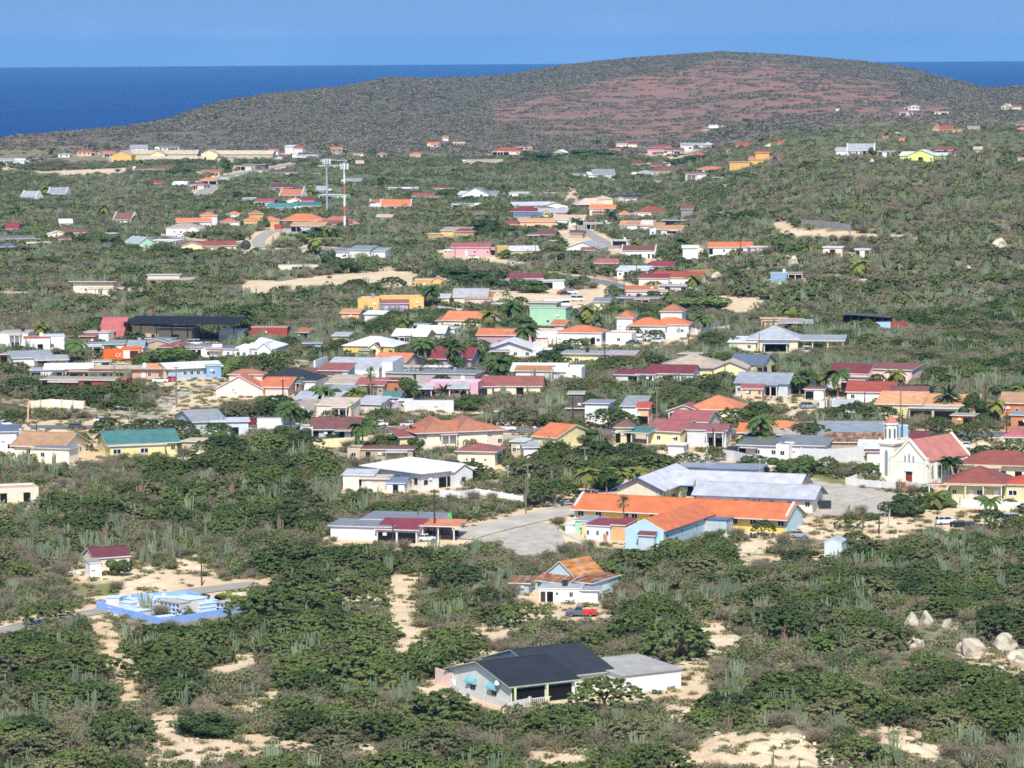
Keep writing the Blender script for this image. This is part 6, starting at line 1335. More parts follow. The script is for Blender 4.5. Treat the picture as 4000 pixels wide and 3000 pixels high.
# masts
def mast(px,yb,yt,bands,label,grp=None):
    p=at(px,yb); q=ppm(p); h=(yb-yt)/q; r=empty('telecom_mast',p,0,label,'telecom mast')
    n=len(bands); z=0
    for i,(c,fr) in enumerate(bands):
        z1=z+h*fr; mb=MB(); mb.tube((0,0,z-(1 if i==0 else 0)),(0,0,z1),.62-.25*z/h,.62-.25*z1/h,PM(c,.5),12); mb.build('shaft_section',r); z=z1
    for k in range(9):
        a=6.28*k/9; mb=MB(); rr=1.9; mb.box(rr*math.cos(a)-.2,rr*math.cos(a)+.2,rr*math.sin(a)-.2,rr*math.sin(a)+.2,h-3.2,h-.4,PM('dcdedc',.5)); mb.build('antenna',r)
    for zz in (h-2.8,h-.9):
        mb=MB()
        for k in range(9):
            a=6.28*k/9; b=6.28*(k+1)/9; mb.tube((1.6*math.cos(a),1.6*math.sin(a),zz),(1.6*math.cos(b),1.6*math.sin(b),zz),.07,.07,METAL,5,False)
            if k%3==0: mb.tube((0,0,zz),(1.6*math.cos(a),1.6*math.sin(a),zz),.07,.07,METAL,5,False)
        mb.build('antenna_ring',r)
    mb=MB(); mb.tube((0,0,h-.2),(0,0,h+1.5),.06,.03,METAL,6); mb.build('lightning_rod',r)
mast(1278,838,618,[('a3a8ac',.35),('a9aeb2',.35),('a3a8ac',.3)],'slender grey telecom mast left of the striped one')
mast(1347,903,636,[('e8e8e6',.22),('b87068',.15),('e8e8e6',.16),('b87068',.17),('e8e8e6',.3)],'red and white banded telecom mast with a crown of antennas')
# water tank, dark globe
r=at(528,674); mb=MB(); mb.tube((0,0,-.3),(0,0,3.4),1.9,1.9,TRIM,18)
for i in range(4): mb.tube((0,0,3.4+i*.25),(0,0,3.65+i*.25),1.9*math.cos(i*.36),1.9*math.cos((i+1)*.36),TRIM,18)
tag(mb.build('water_tank',None,r),'white domed water tank beside the orange-yellow houses','water tank')
r=empty('satellite_dish',at(960,985),0,'large dark satellite dish standing at the end of the red-gabled yellow house','satellite dish')
mb=MB(); n=16
for k in range(5):
    a0=k*.24; a1=(k+1)*.24; mb.tube((0,-2.4*math.cos(a0)+2.4,3),(0,-2.4*math.cos(a1)+2.4,3),2.4*math.sin(a0)+.01,2.4*math.sin(a1),PM('30363e',.6),n,False)
mb.build('dish',r); mb=MB(); mb.tube((0,.3,-.5),(0,.3,2.6),.14,.14,METAL,8); mb.build('mount',r)
# ------------------------------------------------------------------ vehicles
car(302,1679,'suv','4a3e3c',0,'dark brown car driving on the main road at the left')
car(8,1668,'pickup','e8e8e8',0,'white pickup entering the frame on the main road at the left edge','pickup truck')
car(2268,2408,'pickup','56606e',180,'old pickup with grey cab and red load bed on the sand','pickup truck',bed='c8242c',scale=1.12)
car(3695,2048,'suv','eceeee',10,'white four-wheel-drive car by the dark bins near the tall cactus')
car(3948,2042,'van','b8bcc0',-2,'silver van near the right edge behind a flat thorn tree','minibus')
car(1666,2114,'hatch','eceeee',6,'white hatchback parked in front of the white balustrade')
car(1662,2090,'sedan','1c2a44',5,'dark blue car under the orange carport roof')
car(3775,1749,'hatch','e8eaf0',82,'white car seen from behind on the open lot right of the church')
car(626,1494,'sedan','eceeee',2,'white sedan parked beside the red car')
car(664,1491,'hatch','b81420',176,'bright red car parked beside the white sedan')
car(129,1377,'suv','20242a',10,'black car by the white and red block at the left')
car(45,1384,'pickup','e8e8e8',4,'white pickup parked below the white industrial hall','pickup truck')
car(2256,1176,'van','eef0f0',-3,'white minibus on the open ground by the curving road','minibus')
car(2232,1148,'suv','eceeee',6,'white car under the edge of the red fence row')
car(2208,1152,'sedan','1e2024',8,'dark car next to the white one by the red fence row')
car(2046,1359,'suv','26242a',80,'dark car seen from behind before the pink tiled house')
car(3004,1370,'suv','14161c',30,'black car at the left under the grey tin carport')
car(3046,1370,'suv','2a2624',26,'dark brown car at the right under the grey tin carport')
car(1680,1564,'suv','16181e',40,'black car at the left front of the pink parapet house')
car(1654,1567,'sedan','181c22',6,'low black car behind the white storage container')
car(1915,1542,'hatch','8a6a6c',4,'dusty pink car right of the dump truck')
car(1838,1583,'panelvan','eef0f0',-4,'white panel van in front of the dump truck','van')
car(1975,1684,'pickup','eceeee',2,'white pickup with a striped ladder rack on the main road','pickup truck',rack=True)
car(968,1659,'suv','8c1626',178,'dark red car on the main road behind the pale blue warehouse')
car(1483,1664,'sedan','e8e8ea',180,'white car on the main road behind the flat thorn tree')
car(1598,1667,'sedan','c8ccd0',180,'silver car on the main road left of the long orange roof')
car(2157,1000,'suv','1c2622',70,'dark green car between the cream house and the white gable')
car(1755,984,'pickup','e8e8e6',176,'white pickup at the left of the long pink house','pickup truck')
car(2566,597,'sedan','20222a',10,'dark car beside the pink house under the hill')
car(3300,1290,'sedan','e8eaec',20,'upper white car at the scrap yard by the black shed')
car(3312,1300,'hatch','e0e4e8',-10,'lower white car at the scrap yard by the black shed')
car(2872,1772,'suv','18243a',-6,'dark blue car in the grey open carport')
car(1923,1459,'suv','a01a24',10,'red car half hidden under a yellow green palm')
car(872,700,'sedan','e4e6e8',12,'white car left of the uphill track near the tiled row')
car(2788,1492,'suv','1e2226',4,'black car in front of the tan hipped roof')
car(1778,1266,'sedan','20406a',4,'blue car behind the white yard wall with red posts')
car(1742,1266,'sedan','2a2c30',4,'dark car left of the blue one behind the yard wall')
car(762,1350,'van','e8eaec',4,'white van at the end of the black truss roof','minibus')
car(2500,2+1330,'hatch','d0d4d8',0,'light grey car behind the white villa wall')
car(1783,1820,'sedan','3a5068',0,'blue grey car at the left of the small brown hipped house')
car(1944,1808,'hatch','d8dce4',80,'pale car right of the small brown hipped house')
car(3600,1735,'hatch','c8ccd0',170,'grey car beside the two people behind the church')
car(1315,603,'sedan','d8d8d8',0,'pale car by the small orange-roofed hut above the masts')
# bus
r=empty('bus',at(2172,1202),R_(14),'parked white bus with a dark window band and white roof','bus')
wb=PM('e4e6e8',.4,'paint'); mb=MB(); mb.box(-4.6,4.6,-1.2,1.2,.45,1.7,wb); mb.box(-4.6,4.6,-1.2,1.2,2.5,2.9,PM('eef0f0',.4)); b=mb.build('body',r)
mb=MB(); mb.box(-4.55,4.55,-1.16,1.16,1.7,2.5,GLASS); mb.build('window_band',r)
for sx in (-2.9,2.8):
    for sy in (-1.05,1.05): w=link('wheel',unit('tyre',tyre_mesh),r,(sx,sy,.45),0,(1.35,)*3); link('rim',unit('rim',rim_mesh),w)
# dump truck
r=empty('dump_truck',at(1838,1560),R_(182),'dump truck with white cab and dark steel tipper before the pink house','truck')
mb=MB(); mb.box(2.2,4.0,-1.15,1.15,.7,2.6,wb); mb.box(2.6,3.9,-1.1,1.1,2.6,2.7,wb); mb.box(4.0,4.9,-1.0,1.0,.7,1.7,wb); mb.build('cab',r)
mb=MB(); mb.box(3.0,4.04,-1.18,1.18,1.75,2.45,GLASS); mb.build('window',r)
dk=PM('24262a',.7,'wall'); mb=MB(); mb.box(-4.4,2.0,-1.25,1.25,1.1,1.25,dk); mb.box(-4.4,2.0,-1.25,-1.12,1.25,2.7,dk); mb.box(-4.4,2.0,1.12,1.25,1.25,2.7,dk); mb.box(1.88,2.0,-1.12,1.12,1.25,2.9,dk); mb.box(-4.4,-4.28,-1.12,1.12,1.25,2.7,dk)
for i in range(7): mb.box(-4.2+i,-4.05+i,1.25,1.33,1.2,2.7,dk); mb.box(-4.2+i,-4.05+i,-1.33,-1.25,1.2,2.7,dk)
mb.build('tipper',r); mb=MB(); mb.box(-4.2,4.2,-.5,.5,.6,.8,DARK); mb.build('chassis',r)
for sx in (-3.3,-2.1,3.4):
    for sy in (-1.0,1.0): w=link('wheel',unit('tyre',tyre_mesh),r,(sx,sy,.48),0,(1.45,)*3); link('rim',unit('rim',rim_mesh),w)
# cage trailer
r=empty('cage_trailer',at(2004,1030),R_(-6),'grey cage trailer parked on the cleared plot by the pink house','trailer')
mb=MB(); mb.box(-2,2,-.9,.9,.6,.75,METAL); 
for i in range(7):
    for s in (-.9,.84): mb.box(-2+i*.65,-1.93+i*.65,s,s+.06,.75,2.2,METAL)
for s in (-.9,.84): mb.box(-2,2,s,s+.06,2.14,2.2,METAL); mb.box(-2,2,s,s+.06,1.4,1.46,METAL)
mb.build('cage',r)
for s in (-.8,.8): link('wheel',unit('tyre',tyre_mesh),r,(0,s,.33))
# bins
for px,py,c,l in ((3745,2060,'1c2c58','dark blue lidded waste container left of the green one'),(3785,2062,'203830','dark green waste container under the flat thorn tree')):
    r=empty('waste_container',at(px,py),R_(4),l,'waste container'); mb=MB(); mb.prism([(-1,.15),(1,.15),(1.15,1.2),(-1.15,1.2)],-.5,.5,PM('20242a',.6),'y'); mb.build('body',r)
    mb=MB(); mb.prism([(-.58,1.2),(.58,1.2),(.4,1.45),(-.4,1.45)],-1.18,1.18,PM(c,.5)); mb.build('lid',r)
r=at(3716,2058); mb=MB(); mb.tube((0,0,0),(0,0,1),.26,.32,PM('1c1e20',.7),12); mb.tube((0,0,1),(0,0,1.1),.36,.3,PM('1c1e20',.7),12); tag(mb.build('wheelie_bin',None,r),'small black bin between the white car and the blue container','bin')
r=at(1781,2095); mb=MB(); mb.box(-.55,.55,-.4,.4,0,1.1,PM('2a2c2e',.7)); mb.box(-.6,.6,-.45,.45,1.1,1.22,PM('303234',.6)); tag(mb.build('waste_container',None,r),'dark grey bin at the end of the pale green wall','waste container')
r=at(1694,2122); mb=MB(); mb.tube((0,0,0),(0,0,.95),.3,.3,PM('2a70a8',.5),14); mb.tube((0,0,.95),(0,0,.98),.26,.26,PM('1a4a78',.6),14); tag(mb.build('barrel',None,r),'blue barrel beside the white hatchback','barrel')
r=at(3222,1985); mb=MB(); mb.box(-1.3,1.3,-.8,.8,0,1.5,PM('30343a',.7)); mb.box(-1.35,1.35,-.85,.85,1.5,1.62,PM('3a3e44',.6)); tag(mb.build('waste_container',None,r),'large dark waste container behind the white school block','waste container')
# people
def person(px,py,yaw,top,legs,hair,label,arm):
    p=at(px,py); j=[(0,0,.95),(0,.01,1.18),(0,0,1.42),(0,0,1.52),(0,-.02,1.68),(-.1,0,.9),(-.12,.02,.5),(-.12,0,.06),(-.12,-.14,.03),(.1,0,.9),(.12,-.05,.5),(.12,.02,.06),(.12,-.12,.03),
       (-.2,0,1.4),(-.27,.02,1.13),arm[0],(.2,0,1.4),(.27,.02,1.13),arm[1]]
    rad=[.14,.13,.15,.055,.1,.095,.06,.045,.04,.095,.06,.045,.04,.06,.045,.032,.06,.045,.032]
    ed=[(0,1),(1,2),(2,3),(3,4),(0,5),(5,6),(6,7),(7,8),(0,9),(9,10),(10,11),(11,12),(2,13),(13,14),(14,15),(2,16),(16,17),(17,18)]
    me=bpy.data.meshes.new('person'); me.from_pydata(j,ed,[]); o=link('person',me,None,p,R_(yaw)); tag(o,label,'person')
    o.modifiers.new('s','SKIN')
    for i,v in enumerate(me.skin_vertices[0].data): v.radius=(rad[i],rad[i]*.85); v.use_root=(i==0)
    o.modifiers.new('u','SUBSURF').levels=1; o.modifiers['u'].render_levels=1
    m,nt,b=newmat('clothing'); tc=N(nt,'ShaderNodeTexCoord'); s=N(nt,'ShaderNodeSeparateXYZ'); nt.links.new(tc.outputs['Object'],s.inputs[0]); mr=N(nt,'ShaderNodeMapRange'); mr.inputs[2].default_value=2; nt.links.new(s.outputs[2],mr.inputs[0])
    rp=N(nt,'ShaderNodeValToRGB'); rp.color_ramp.interpolation='CONSTANT'; e=rp.color_ramp.elements; e[0].color=(.12,.06,.04,1); e[1].position=.06; e[1].color=(*lin(legs),1)
    for pos,c in ((.48,top),(.745,'8a5a42'),(.87,hair)): q=e.new(pos); q.color=(*lin(c),1)
    nt.links.new(mr.outputs[0],rp.inputs[0]); nt.links.new(rp.outputs[0],b.inputs['Base Color']); me.materials.append(m)
    hb=MB()
    for k in range(4): hb.tube((0,.01,1.68+k*.035),(0,.01,1.715+k*.035),.115*math.cos(k*.4),.115*math.cos((k+1)*.4)+.002,PM(hair,.8),10)
    hb.build('hair',o)
person(3601,1732,20,'2a3038','28303c','181410','person in dark clothes standing left behind the church',[(-.2,-.16,.95),(.22,-.18,1.0)])
person(3614,1733,-60,'5a5660','40787c','201814','person with teal trousers standing right, facing the other',[(-.25,.05,.88),(.2,-.22,1.08)])
# flag poles
for px,yb,yt,l in ((1378,1636,1568,'bright green flag on a thin pole by the pale pink block house'),(1765,2084,2000,'green and yellow flag on a thin pole by the carport')):
    p=at(px,yb); h=(yb-yt)/ppm(p); r=empty('flagpole',p,0,l,'flag'); mb=MB(); mb.tube((0,0,-.3),(0,0,h),.05,.04,METAL,6); mb.build('pole',r)
    vs=[]; n=8
    for i in range(n+1):
        for k in range(2): vs.append((.06-.45*(i/n)**.5+.1*math.sin(i*1.3)*k,.12*math.sin(i*.9),h-.1-i*2.2/n*(1 if k else .96)-(.3 if not k else 0)))
    vs=[(.05 if k==0 else -.55-.1*math.sin(i), .1*math.sin(i*.9+k), h-.1-i*.28) for i in range(n+1) for k in (0,1)]
    mb=MB(); mb.add(vs,[(2*i,2*i+1,2*i+3,2*i+2) for i in range(n)],PM('32c040',.7)); mb.build('flag',r)
# poles
for a in [(690,1592,1430,'tall dark pole with two crossarms by the bend of the pale track',2),(995,1500,1388,'dark pole beside the small lawn',0),(1138,1432,1362,'pole at the right of the small lawn',0),(1332,1414,1330,'pole in scrub left of the mustard yellow house',0),
 (1106,1590,1482,'pole in front of the charcoal hipped roof',1),(1286,1620,1500,'pole before the pale pink block house',1),(1790,1560,1490,'pole by the pink parapet house corner',1),(1872,1530,1470,'pole right of the dump truck',0),
 (1955,1650,1560,'pole behind the ladder-rack pickup',0),(2238,1690,1548,'pole in front of the unfinished frame',1),(2566,1680,1510,'grey pole with box behind the yellow awning house',1),(2786,1795,1670,'pole before the white fronted house',1),
 (3518,1680,1515,'tall pale green pole by the salmon roofs',0),(3525,1715,1600,'dark pole beside the light blue container',0),(3848,1600,1515,'pole with white box in front of the dark round tree',0),(3932,1722,1605,'pole right of the lone umbrella tree',0),
 (3742,1724,1690,'short stub pole under the umbrella tree',0),(2062,1955,1810,'grey pole with insulators and transformer right of the white house',1),(2285,1840,1745,'grey pole with transformer inside the thorn trees',1),
 (2054,2010,1860,'dark pole beside the pale road verge',0),(1698,2106,1910,'tall dark pole rising beside the white hatchback',1),(1633,2065,2000,'thin pole behind the maroon porch roof',0),(1535,2130,2045,'short dark pole left of the white balustrade',0),
 (1637,2308,2230,'short dark pole at the sandy lane',0),(788,2288,2158,'lonely dark pole beside the track above the cemetery',0),(3505,2020,1890,'dark pole in front of the churchyard gate',0),(3434,2086,2002,'dark pole by the wire fence',0),
 (2690,1360,1310,'pole at the right of the villa wall',0),(2564,1425,1365,'pole below the villa wall in scrub',0),(2772,1308,1225,'thin pole behind the villa compound',0),(2966,1378,1300,'pole in front of the huge grey tin roof',0),(2832,1490,1420,'pole before the tan hipped roof',0),
 (2487,1128,1035,'dark pole by the small cream crimson house',0),(2438,1165,1075,'dark pole at the road edge near the red house',0),(2092,1025,955,'pole beside the cream house on the cleared plot',0),(2252,920,850,'pole on the curved upper road',0),(2346,880,820,'pole near the cream two storey house',0),
 (1778,1035,965,'pole before the long pink house',0),(2213,1140,1090,'thin pole by the red fence row',0),(1881,1145,1095,'pale pole right of the dark trees',0),(2893,985,925,'dark pole over the long orange roof',0),(2362,1430,1345,'pole right of the cream flat house',0),
 (1608,1380,1305,'pole before the white roofs',0),(2022,1355,1290,'pole by the pink tiled house',0),(330,1730,1700,'small pole on the roadside lot',0),(143,1722,1650,'pole by the left boulders',0),(2406,1335,1270,'pole before the left villa tower',0),(3378,1575,1530,'thin pole before the vivid orange red roof',0)]:
    px,yb,yt,l,arm=a; pole(px,yb,yt,l,arm,c='7c766c' if 'grey' in l or 'pale' in l else '4e3c30',r=.22 if arm else .17,tf='transformer' in l,grp=None)
for a in [(510,1682,1592,-3,'lamp with long white arm over the thorn tree by the main road'),(2466,1822,1772,3,'lamp by the thorn trees above the palm row'),(2968,1905,1798,0,'greenish lamp post behind the school office'),(3678,1905,1812,-3,'lamp with pale arm in front of the church nave'),
 (1984,1908,1824,0,'pale green post beside the white house driveway'),(1158,1465,1425,0,'short bright green lamp post at the lawn end'),(1938,1285,1230,0,'greenish lamp post by the twin tall palms'),(675,1190+1515-1200,1460,1,'lamp before the long peach house'),(2022,1310,1275,2,'lamp right of the tall palm'),
 (2309,1938,1872,0,'greenish lamp post beside the orange school gable'),(1520,908,868,2,'lamp on the scrub above the modern white house')]: lamp(*a)
sign(2612,1868,1822,'tri','white and red triangular warning sign on the verge behind the school')
sign(2088,1708,1664,'yield','red and white give-way sign on the grass island')
# wire fence in the foreground and palm garden fences
def wirefence(pts,h,label):
    P=[at(*q) for q in pts]; r=empty('wire_fence',P[0],0,label,'fence'); mt=PM('c2c6c0',.5)
    for a,b in zip(P,P[1:]):
        L_=(b-a).length; n=max(1,round(L_/3.2))
        for i in range(n+1):
            A=a.lerp(b,i/n); g=float(T(A.x,A.y)); mb=MB(); mb.tube((0,0,-.3),(0,0,h),.05,.05,mt,6); mb.build('post',r,Vector((A.x,A.y,g))-P[0])
        mb=MB()
        for z in (h*.35,h*.68,h-.04): mb.tube(a+Vector((0,0,z))-P[0],b+Vector((0,0,z))-P[0],.025,.025,mt,4,False)
        mb.build('wire',r)
wirefence([(2688,2262),(2760,2250),(2850,2240),(2905,2236)],1.6,'wire fence on thin posts in the thorn scrub below the orange school')
wirefence([(3436,2085),(3470,2060),(3478,2015),(3470,1990)],2.2,'wire mesh fence running up to the square by the church')
wirefence([(2540,1130+1475-1100,),(2540,1505)],1.2,'short wire fence by the road') if False else None
def railfence(pts,h,label,c='b85040'):
    wall_line(pts,h*.45,'c',label,posts=2.4,pc='R',name='garden_fence',cat='fence')
railfence([(2178,1152),(2210,1136),(2241,1120)],2.4,'red and cream fence row beside the parked white cars')
railfence([(2330,1085),(2370,1092),(2410,1102)],2.4,'red and cream fence along the upper curving road')
railfence([(2205,1060),(2290,1050)],2.2,'cream wall with red posts under the round palm by the upper road')
# boulders
BL=[(3560,2448,66,.95,'big pale boulder with a dark notch on the lower right scrub'),(3618,2440,60,.95,'round boulder leaning against the notched one'),(3700,2452,58,.7,'pointed grey boulder right of the pair'),(3575,2535,76,.72,'dark streaked boulder below the notched one'),(3648,2520,26,1.1,'narrow pale boulder right of the streaked one'),
 (3800,2560,125,.62,'largest long pale boulder at the lower right'),(3760,2552,60,.8,'pale shoulder boulder at the left end of the longest one'),(3925,2540,110,.65,'overhanging boulder near the right edge'),(3980,2600,90,.8,'brown cracked boulder cut by the right edge'),(3905,2640,52,.9,'round boulder in cacti below the overhanging one'),(3868,2655,38,.7,'small stacked boulder left of the round one'),(3728,2462,28,.4,'flat slab stone between the boulders'),(3835,2480,22,.8,'small pale stone above the longest boulder'),
 (78,1690,36,.5,'left boulder of the roadside group at the far left'),(110,1688,44,.55,'middle boulder of the roadside group'),(96,1672,30,.6,'rear boulder of the roadside group'),(152,1688,34,.5,'right boulder of the roadside group'),(170,1690,24,.8,'upright stone ending the roadside group'),
 (3905,970,60,.72,'huge round tan boulder high on the right slope'),(3782,1055,30,.62,'tan boulder in scrub below the huge round one'),(3373,1110,46,.55,'pale boulder on the mid slope at the right'),(3550,1132,28,.5,'small boulder right of the pale one on the slope'),(3865,838,28,.6,'white double boulder near the right edge of the knoll'),(3950,858,28,.4,'white flat boulder at the right edge of the knoll'),(3405,640,28,.8,'standing boulder on the knoll below the lilac country house'),(3325,636,14,.9,'little standing stone left of the standing boulder'),
 (3497,660,16,.7,'small tan stone below the lime yellow house'),(3575,690,26,.6,'rock pile top in the knoll scrub'),(3570,705,24,.6,'rock pile bottom in the knoll scrub'),(3600,712,18,.6,'white stone right of the rock pile'),(3530,712,22,.4,'curved rock left of the white stone'),(3785,570,26,.6,'round boulder behind the knoll near the right'),(3755,572,22,.4,'flat boulder left of the round one behind the knoll'),
 (3985,567,32,.5,'boulder pair at the right edge behind the knoll'),(3510,532,44,.4,'tan rock outcrop behind the knoll'),(3410,930,34,.4,'tan stone at the end of the cleared plot'),(3490,928,60,.25,'low brown rock ledge in scrub right of the cleared plot'),(3100,1040,58,.75,'pinkish boulder pair right of the palms'),(3078,1020,36,.8,'grey boulder behind the pinkish pair'),
 (2925,1062,24,.8,'left stone of the row on the blue shack plot'),(2950,1065,26,.7,'second stone of the row on the blue shack plot'),(2998,1062,18,1,'pointed stone of the row on the blue shack plot'),(2800,1092,42,.8,'grey boulder right of the bright yellow wall'),(2848,1096,36,.5,'brown boulder next to the grey one'),(3045,1120,50,.4,'boulder heap under the blue shack'),
 (3568,1350,24,.9,'pinkish standing boulder in the right cactus field'),(3665,1300,26,.5,'pale boulder in the cactus field by the junk cars'),(2895,2115+70,60,.45,'low brown outcrop below the school fence'),(2870,2140,40,.5,'rounded rock in the dry patch below the school'),(2960,2165,46,.4,'dark ledge rock below the school'),
 (1345,1765,40,.5,'grey boulder in front of the pale yellow wall'),(1765,1792,46,.5,'tan boulder left of the small brown hipped house'),(1617,1960,26,.7,'tan boulder in scrub below the white house'),(2515,2880+20,34,.25,'white flat rock on the sand bank'),(3500-700,2870,34,.4,'white rock crowning the sand heap'),
 (265,1290,40,.55,'tan boulder left of the brick hangar'),(205,960+240,30,.4,'white stone in the upper left scrub') ,(205,1010,26,.5,'tan boulder under the orange walled house'),(301,1188,28,.4,'flat tan stone in the left scrub'),(445,1172,26,.5,'grey tan boulder right of the flat stone'),(40,1290,40,.5,'pale boulder at the far left above the white hall'),(105,1288,36,.4,'second pale boulder above the white hall'),
 (765,2178-0,30,.4,'white rock in cactus scrub above the lonely pole'),(725,2895,34,.4,'left rock lying on the sandy clearing'),(768,2892,34,.35,'right rock lying on the sandy clearing')]
for b in BL: boulder(*b)
rubble(3060,1618,150,160,'heap of grey building rubble beside the orange brown hipped house')
rubble(290,2240,70,90,'white debris heap left of the maroon roofed house','c8c4bc')
rubble(1300,1330,90,80,'scrap heap behind the dry trees left of the mustard house','a8a49c')
rubble(2300,2920,160,60,'loose pale stones on the sand bank','d0c4a8')
rubble(3100,2900,160,50,'pale stones scattered over the sand heap','d6cab0')
rubble(1300,2825,120,50,'pale stones in the foreground gap between thorn trees','cfc2a8')
# ------------------------------------------------------------------ palms
PALM = {}
for k in ('coco', 'date', 'fan'):
    for i in range(3): PALM[k, i] = palm(i*7+3, 6.0 if k == 'coco' else 5.0 if k == 'date' else 6.5, k)
PMS = {'coco': [PL, PY], 'date': [DPL], 'fan': [PL]}
pn = 0
def put_palm(px, yb, yt, kind, label, mat=None, trunkless=False):
    global pn
    p = at(px, yb); q = ppm(p); hh = (yb-yt)/q; i = pn % 3; pn += 1
    base = {'coco': 7.6, 'date': 7.6, 'fan': 7.6}[kind]; s = max(.45, hh/base)
    r = empty('palm_tree', p, random.uniform(0, 6), label, 'palm tree', 'palm trees'); tr, cr = PALM[kind, i]
    cs = min(1.5, max(.95, s*1.3)); H0 = {'coco': 6, 'date': 5, 'fan': 6.5}[kind]
    t = link('trunk', tr, r, None, 0, (1, 1, s)); c = link('crown', cr, r, None, 0, (cs, cs, cs)); 
    if mat: c.data = cr.copy(); c.data.materials.clear(); c.data.materials.append(mat)
    elif kind == 'coco':
        if not cr.materials: cr.materials.append(PL)
        if pn % 3 == 0: c.data = cr.copy(); c.data.materials.clear(); c.data.materials.append(PY)
    elif not cr.materials: cr.materials.append(PMS[kind][0])
    top = tr.vertices; tx = sum(v.co.x for v in top[-7:])/7; ty = sum(v.co.y for v in top[-7:])/7
    c.location = (tx-tx*cs, ty-ty*cs, H0*s-H0*cs)
    if trunkless: t.scale.z = .15; c.location.z = .5-H0*cs
    FOOT.append((p.x, p.y, 0, -1, 1, -1, 1, 12))
for a in [(300,1430,1322,'coco','big coconut palm above the orange lettered container',None),(74,1396,1352,'coco','young palm beside the white pickup on the far left',None),(410,858,795,'coco','dark palm standing alone in the upper left scrub',None),(56,862,806,'coco','dark palm at the left edge above the dark red roof',None),
 (1448,1556,1440,'fan','fan palm before the pinkish red porch gable',None),(1180,1558,1478,'fan','silvery grey fan palm in front of the charcoal hipped roof',SV),(1205,1690,1600,'date','grey shaggy palm beside the striped roof',DPL),(1300,1572,1528,'coco','left of two short palms by the tin lean-to',None),(1390,1578,1515,'coco','right of two short palms by the tin lean-to',None),
 (975,1394,1320,'coco','palm in front of the big white pyramid roof',None),(1236,955,885,'coco','front palm of the cluster beside the modern white house',None),(1281,948,880,'coco','middle palm of the cluster beside the modern white house',None),(1313,950,890,'coco','right palm of the cluster beside the modern white house',None),(1152,870,833,'coco','dark palm in front of the big orange hipped roof',None),
 (1214,778,738,'coco','palm below the pale blue-grey roof',None),(1368,778,728,'coco','dark palm right of the striped mast',None),(1490,750,690,'coco','palm left of the long white flat house',None),(1281,592,572,'coco','far palm above the two masts',None),(1350,606,584,'coco','far palm beside the small orange-roofed hut',None),(1462,602,580,'coco','far palm left of the orange pavilion',None),
 (1965,762,722,'date','pale shaggy palm between the villa and the white arch house',PY),(2315,576,546,'coco','left of two palms at the foot of the red hillside',None),(2335,574,545,'coco','right of two palms at the foot of the red hillside',None),(1945,914,870,'date','yellowish palm right of the dark round tree',PY),(2251,902,850,'coco','palm in front of the grey brown gable roof',None),
 (2385,884,825,'date','dense palm beside the cream two storey house',None),(2305,1054,995,'date','broad palm above the cream wall with red posts',None),(3083,1252,1204,'coco','left yellowish palm behind the salmon flat house',PY),(3120,1255,1214,'coco','right yellowish palm behind the salmon flat house',PY),(2712,1154,1072,'coco','tall coconut palm before the large cream red-roofed house',None),
 (3037,1002,948,'coco','first of three palms beside the pinkish strip house',None),(3098,1010,954,'coco','middle of three palms beside the pinkish strip house',None),(3149,1008,956,'coco','last of three palms beside the pinkish strip house',None),(2415,1178,1130,'coco','palm at the road side left of the grey slab roof',None),(2000,1294,1170,'coco','tallest coconut palm in the middle of town',None),(1911,1294,1210,'coco','palm just left of the tallest coconut palm',None),
 (2030,1348,1303,'coco','small palm before the pink tiled house',None),(1657,1450,1316,'coco','tall coconut palm left of the crimson gable roof',None),(1938,1464,1398,'date','yellow green palm over the red car',PY),(1778,1452,1402,'coco','small palm right in front of the crimson roof',None),(2262,1332,1270,'coco','palm in front of the white house with window row',None),(2300,1288,1238,'coco','palm behind the white house with window row',None),(2340,1302,1234,'date','bushy palm at the right end of the window row house',None),
 (2495,1302,1250,'date','feathery palm before the orange villa roofs',None),(2575,1300,1250,'date','second feathery palm before the orange villa roofs',None),(3152,1538,1445,'coco','palm at the right of the corrugated grey roof',None),(3124,1542,1468,'coco','shorter palm at the right of the corrugated grey roof',None),(3212,1532,1452,'coco','palm left of the pinkish dark red roofed house',None),(3272,1284,1230,'fan','yellow palm at the left end of the black long shed',PY),
 (3703,1628,1502,'date','great shaggy grey green date palm by the salmon roofs',None),(3890,1650,1558,'coco','bright yellow green palm left of the arched orange house',PY),(3992,1572,1512,'coco','palm at the right edge above the orange house',PY),(3590,1622,1568,'date','drooping dusty palm in front of the salmon roofs',None),
 (2290,1938,1826,'coco','first palm of the row behind the orange school',PY),(2370,1928,1832,'coco','second palm of the row behind the orange school',None),(2423,1910,1826,'coco','third palm of the row behind the orange school',PY),(2492,1902,1826,'coco','last palm of the row behind the orange school',PY),(2436,2078,1942,'fan','fan palm rising before the long orange school roof',None),
 (3122,1902,1820,'coco','wind blown palm at the corner of the pale square',None),(2990,1768,1712,'coco','palm in front of the grey open carport',None),(1735,1563,1524,'date','little drooping palm before the pink parapet house',None),(1605,1742,1672,'date','dark palm left of the long cream triple peaked house',None),(3655,1990,1936,'coco','low palm behind the round trees by the church square',None),(3868,2006,1950,'coco','thin palm in front of the red pavilion',None)]: put_palm(*a)
for a in [(835,2352,2285,'coco','left young palm behind the cemetery wall',None,True),(892,2348,2290,'coco','right young palm behind the cemetery wall',None,True)]: put_palm(*a)
